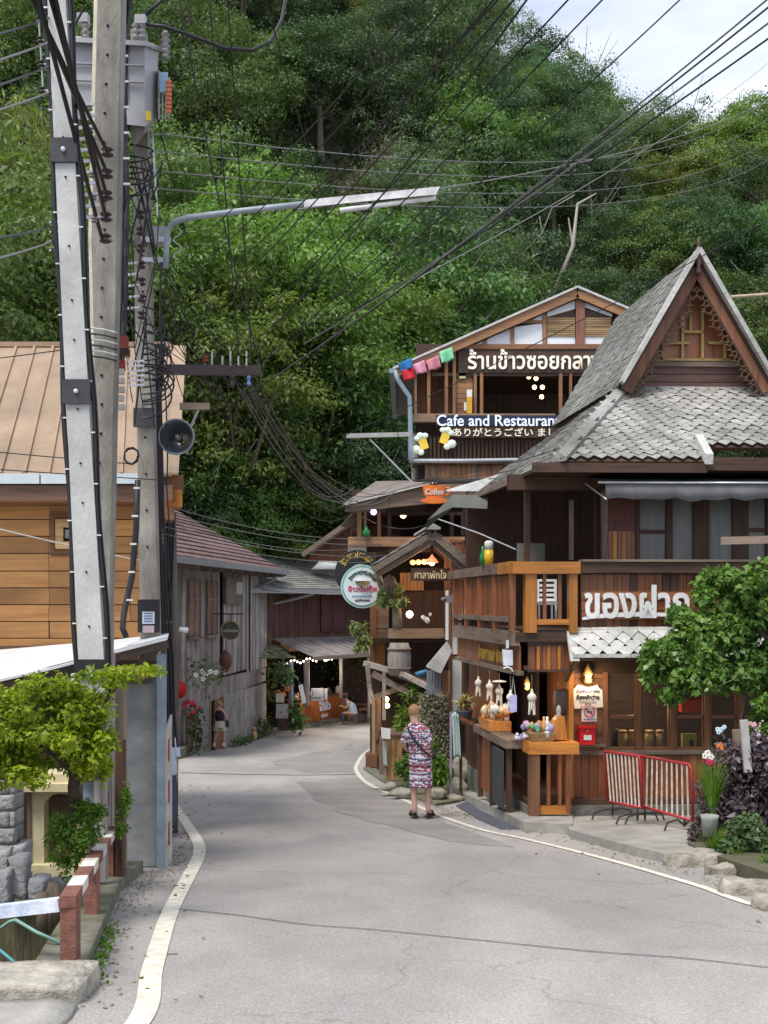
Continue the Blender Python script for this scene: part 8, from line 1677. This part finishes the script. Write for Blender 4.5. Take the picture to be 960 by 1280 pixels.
plantgroup('climbing_vine','big leafy green climbing vine hanging over the right part of the shop front','climbing plant',P(960,960,15.2),
 [(830,826,15.1,.36,.28,1700),(868,800,15.1,.42,.42,1700),(905,775,15.2,.5,.5,2100),(950,745,15.2,.5,.55,2100),(855,775,15.1,.2,.16,220),(880,742,15.1,.16,.2,240),(815,835,15.,.18,.3,300),(990,770,15.2,.6,.7,2400),(870,845,15.0,.42,.26,1200),(920,840,15.1,.5,.38,1700),(965,830,15.1,.45,.4,2000),(850,770,15.2,.2,.14,350),(900,722,15.2,.28,.14,600),(820,812,15.,.2,.14,450),(955,905,15.2,.3,.2,700),(840,868,15,.2,.12,350),(985,850,15.2,.5,.5,1500)],
 IVY,.10,61,.7,.35,.6,56,.2,[([(1000,1040,15.4),(985,900,15.3),(965,800,15.2),(900,760,15.2)],[.07,.06,.05,.02]),([(930,820,15.),(932,870,14.95),(925,905,14.9),(933,935,14.9)],[.008,.006,.005,.004]),([(870,845,14.9),(890,862,14.85),(915,850,14.8),(925,840,14.8)],[.01,.01,.008,.006])])
# purple shrubs
plantgroup('purple_shrub','tall dark purple leaved shrub at the right edge behind the kerb','shrub',P(930,1060,13.6),
 [(925,965,13.6,.42,.42,2300),(955,1000,13.5,.4,.5,2200),(905,1010,13.4,.3,.35,1200),(945,930,13.7,.3,.22,900)],PUR,.085,71,.55,.7,.5,24,.32,[([(930,1070,13.6),(925,990,13.6)],[.03,.02])])
plantgroup('purple_shrub','small dark purple shrub beside the barrier feet','shrub',P(880,1065,13.9),[(878,1030,13.8,.16,.26,700),(870,1052,13.7,.14,.12,260),(885,985,13.9,.14,.14,260)],PUR,.07,75,.55,.3,.5,18)
plantgroup('leafy_plant','grey green broad leaved plant in front of the tall purple shrub','plant',P(935,1070,12.9),[(940,1035,12.9,.26,.26,520),(915,1058,12.8,.22,.14,330),(957,1055,12.8,.2,.25,420)],PURG,.095,81,.45,.5,.6,16,.35)
plantgroup('leafy_plant','bright green weeds in the bottom right corner of the planting','plant',P(955,1100,12),[(958,1085,12,.16,.16,420),(948,1104,11.9,.12,.07,200)],YG2,.05,85,.5,.1,.6,14)
plantgroup('leafy_plant','bright green and pink tipped foliage high at the right edge','plant',P(950,905,14.4),[(950,880,14.4,.16,.14,300),(958,915,14.4,.15,.1,240)],YG2,.07,88,.5,.1,.6,14)
def blades(name,label,c,n,l,spread,m,seed,w_=.012,cat='grass'):
    t=thing(name,c,label,cat); rng=random.Random(seed); V=[];Fq=[]
    for i in range(n):
        a=rng.uniform(0,2*PI); r0=rng.uniform(0,spread*.25); L_=l*rng.uniform(.6,1.1); sp=spread*rng.uniform(.2,1); b0=Vector((math.cos(a)*r0,math.sin(a)*r0,0)); wx=Vector((-math.sin(a),math.cos(a),0))*w_
        k=len(V); prev=None
        for j in range(5):
            f=j/4; p=b0+Vector((math.cos(a)*sp*f*f,math.sin(a)*sp*f*f,L_*(f-.3*f*f*sp/spread))); ww=wx*(1-f*.9); V+=[tuple(p-ww),tuple(p+ww)]
        for j in range(4): Fq.append((k+2*j,k+2*j+1,k+2*j+3,k+2*j+2))
    x=link('blades',npmesh('blades',V,Fq,m),t); x.parent=t; x.location=(0,0,0); return t
GRS=leafmat('grass_blade',(.07,.15,.02),(.20,.34,.05),objvar=.05)
def gbase(u,v,d,dz=0): p=P(u,v,d); return p
blades('spiky_grass','clump of upright grass with long blades left of the purple shrub',gbase(890,1020,13.3),150,.85,.28,GRS,5,.01)
blades('spiky_grass','low bright grass tuft under the white pot',gbase(893,1070,12.9),140,.38,.25,GRS,6,.008)
blades('spiky_grass','fine grass tuft at the foot of the purple shrub',gbase(915,1078,12.7),120,.3,.25,GRS,7,.007)
b=MB(); q=P(887,1045,13.); b.lathe(q,[(.08,0),(.1,.2),(.11,.24),(.1,.24),(.08,.05)],12); b.build('white_pot',plain('pot_white',(.30,.33,.29),rough=.6),label='pale plant pot half hidden in the grass by the purple shrubs',cat='pot',at=q)
for (x0,v0,x1,v1,d,m,lb_) in ((927,900,936,950,13.3,plain('stake_white',(.42,.41,.39),rough=.8),'pale squared wooden stake leaning in the planting'),(919,912,925,945,13.6,OLDW,'short brown stake left of the pale stake')):
    b=MB(); b.bar(P(x1-1,v1+15,d),P((x0+x1)/2-2,v0,d),.09,.05); b.build('stake',m,label=lb_,cat='stake')
for (u,v,c_,lb_,n_,sz) in ((884,944,'white','white and crimson paper flower beside the barrier end',7,.06),(886,952,'crimson','crimson flower heads under the white ones',7,.05),(900,934,'orange','round orange flower above the spiky grass',6,.035),(901,914,'ice','pale blue flower on a stem above the grass',5,.045),(940,905,'pinkw','pink bud beside the pale stake',3,.04),(950,915,'pinkw2','small pale pink flowers at the right edge',12,.02)):
    col=dict(white=(.8,.76,.8),crimson=(.5,.03,.1),orange=(.75,.2,.06),ice=(.6,.75,.82),pinkw=(.7,.35,.45),pinkw2=(.65,.5,.52))[c_]
    blossoms(P(u,v,13.2),n_,.055 if n_>8 else .02,plain('petal_'+c_,col,rough=.6,bump=0),sz*.55,'flowers',label=lb_,cat='flowers')
# earth bed under the right planting
slabpoly('planting_bed',[(860,1068),(900,1086),(960,1108),(1100,1140),(1100,1020),(960,1020),(870,1040)],.135,SOIL,pv)
# ---- creeper wall between stall and shop
wl=thing('creeper_wall',P(545,965,21.9),'wall covered in dry grey green creeper behind the standing man','wall'); WF=Fr((1,21.9),(1,0),(0,1))
pr('wall_core',plain('creeper_core',(.13,.12,.09),rough=1,bump=.8),wl,WF,527,868,563,966,.05,.2); pr('wall_edge',OLDW,wl,WF,562,866,565,966,-.02,.2)
rng=np.random.default_rng(99); CRP=leafmat('creeper_leaf',(.12,.11,.07),(.44,.41,.30),objvar=.05,trans=.15); n=4200
uu=rng.uniform(525,564,n); vv=rng.uniform(866,966,n); pos=np.array([list(P(a,c,21.85-rng.uniform(0,.22))) for a,c in zip(uu,vv)]); v_,f_=leaves(pos,rng.normal(size=(n,3))*.7+np.array([0,-1,.4]),rng.uniform(.035,.08,n),.6,.5,rng); v_=v_-np.array(ORG[wl],dtype=np.float32); x=link('creeper',npmesh('creeper',v_,f_,[CRP]),wl); x.location=(0,0,0)
plantgroup('fern_bush','bright green strap leaved plant at the foot of the creeper wall','plant',P(551,985,20.3),[(551,968,20.3,.26,.22,520),(545,955,20.4,.18,.14,200)],YG2,.16,101,.22,-.6,.3,12,.35)
plantgroup('green_bush','green bush behind the legs of the standing man','plant',P(505,985,20.8),[(505,965,20.8,.2,.3,420),(512,950,20.9,.15,.2,200)],IVY,.09,105,.5,.1,.5,12)
plantgroup('palm_fronds','yellow green fronds hanging over the stall beside the creeper wall','plant',P(520,880,22.1),[(520,872,22.1,.3,.24,420),(503,900,22.2,.14,.3,220)],leafmat('frond',(.06,.13,.02),(.24,.34,.06),objvar=.05),.2,108,.2,.2,.3,12)
plantgroup('wall_plant','yellow green seedlings growing up the foot of the creeper wall','plant',P(535,950,21.4),[(537,935,21.4,.22,.3,420)],YG2,.06,111,.4,.1,.4,14)
plantgroup('orchid_fern','staghorn orchid with hanging roots below the round pale sign','plant',P(452,800,22.8),[(446,783,22.8,.16,.12,170),(452,802,22.8,.2,.22,420),(456,790,22.8,.1,.3,160)],leafmat('orchid_leaf',(.12,.18,.05),(.36,.42,.2),objvar=.05),.15,113,.25,1.4,.2,10)
plantgroup('orchid_fern','light green staghorn fern growing on the driftwood','plant',P(484,755,22.),[(480,752,22.,.14,.1,150),(478,742,22.,.08,.08,60)],MATS['orchid_leaf'],.13,117,.3,.5,.4,8)
plantgroup('orchid_fern','light green fern on top of the pale log','plant',P(497,750,22.),[(498,752,22.,.15,.1,170),(497,738,22.,.07,.1,60)],MATS['orchid_leaf'],.13,119,.3,.6,.4,8)
RK=plain('rock',(.36,.33,.28),rough=.95,scale=4,c2=(.15,.15,.10),bump=1,bscale=15)
for k,(u,v,w_,h_,d,lb_) in enumerate(((570,985,.36,.34,20.9,'mossy grey boulder below the teal cloth'),(575,963,.34,.4,21.2,'large grey boulder against the shop side below the cloth'),(566,1000,.3,.16,20.2,'low flat stone in front of the mossy boulder'),(547,992,.26,.16,20.,'tan rounded stone in front of the green plant'),(500,990,.36,.12,20.6,'flat stone behind the standing man on his left'),(486,983,.3,.12,21.2,'flat stone at the foot of the plank front'),(582,975,.26,.26,21.3,'grey stone in the corner by the black gate'))):
    lumpbox(P(u,v,d),(w_,.3,h_),5,.03,.75).build('rock',RK,label=lb_,cat='stone',at=P(u,v,d))
t=thing('blue_planter',P(580,902,20.3),'blue grey round planter with dry straw coloured plant on the railing','planter'); q=P(580,903,20.3); b=MB(); b.lathe(q,[(.09,0),(.13,.05),(.155,.2),(.165,.22),(.15,.22),(.12,.06)],14); b.build('bowl',plain('planter_blue',(.085,.11,.15),rough=.5),t)
v_,f_=bush(q+Vector((0,0,.33)),.14,.12,.12,160,.15,None,121,10,.3,.2); v_=v_-np.array(ORG[t],dtype=np.float32); x=link('dry_leaves',npmesh('dry_leaves',v_,f_,[leafmat('straw',(.25,.2,.08),(.5,.4,.2),objvar=.05)]),t); x.location=(0,0,0)
t=thing('hanging_cloth',P(570,895,20.2),'teal and white towel hung on a post beside the blue planter','cloth'); b=MB(); nn=8; vs=[]
for j in range(nn+1):
    for k in range(13): f=k/12; u=565+ (9*j/nn)*(.8+.3*f)+f*2; v=893+56*f-(3*math.sin(j/nn*PI)); p=P(u,v,20.15); vs.append(p+Vector((0,.03*math.sin(j*2.1+f*2),0)))
b.add(vs,[(j*13+k,j*13+k+1,(j+1)*13+k+1,(j+1)*13+k) for j in range(nn) for k in range(12)],True); o=b.build('towel',plain('towel_teal',(.24,.40,.42),rough=.9,scale=3,c2=(.5,.52,.5),stretch=(14,1,.3),bump=.2),t); mm=o.modifiers.new('s','SOLIDIFY'); mm.thickness=.01
b=MB(); b.bar(P(563.5,890,20.25),P(563.5,995,20.25),.04,.04); b.build('post',plain('post_lilac',(.33,.28,.36),rough=.7),t); b=MB(); b.bar(P(576,905,20.3),P(576,990,20.3),.05,.05); b.build('post',DARKW,t)
b=MB(); b.bar(P(564,893,20.25),P(592,905,20.0),.04,.06); b.build('rail',TEAKH,t)
for o in sc.objects:   # keep every description within sixteen words
    if 'label' in o and len(o['label'].split())>16: print('LONG',o.name,o['label'])
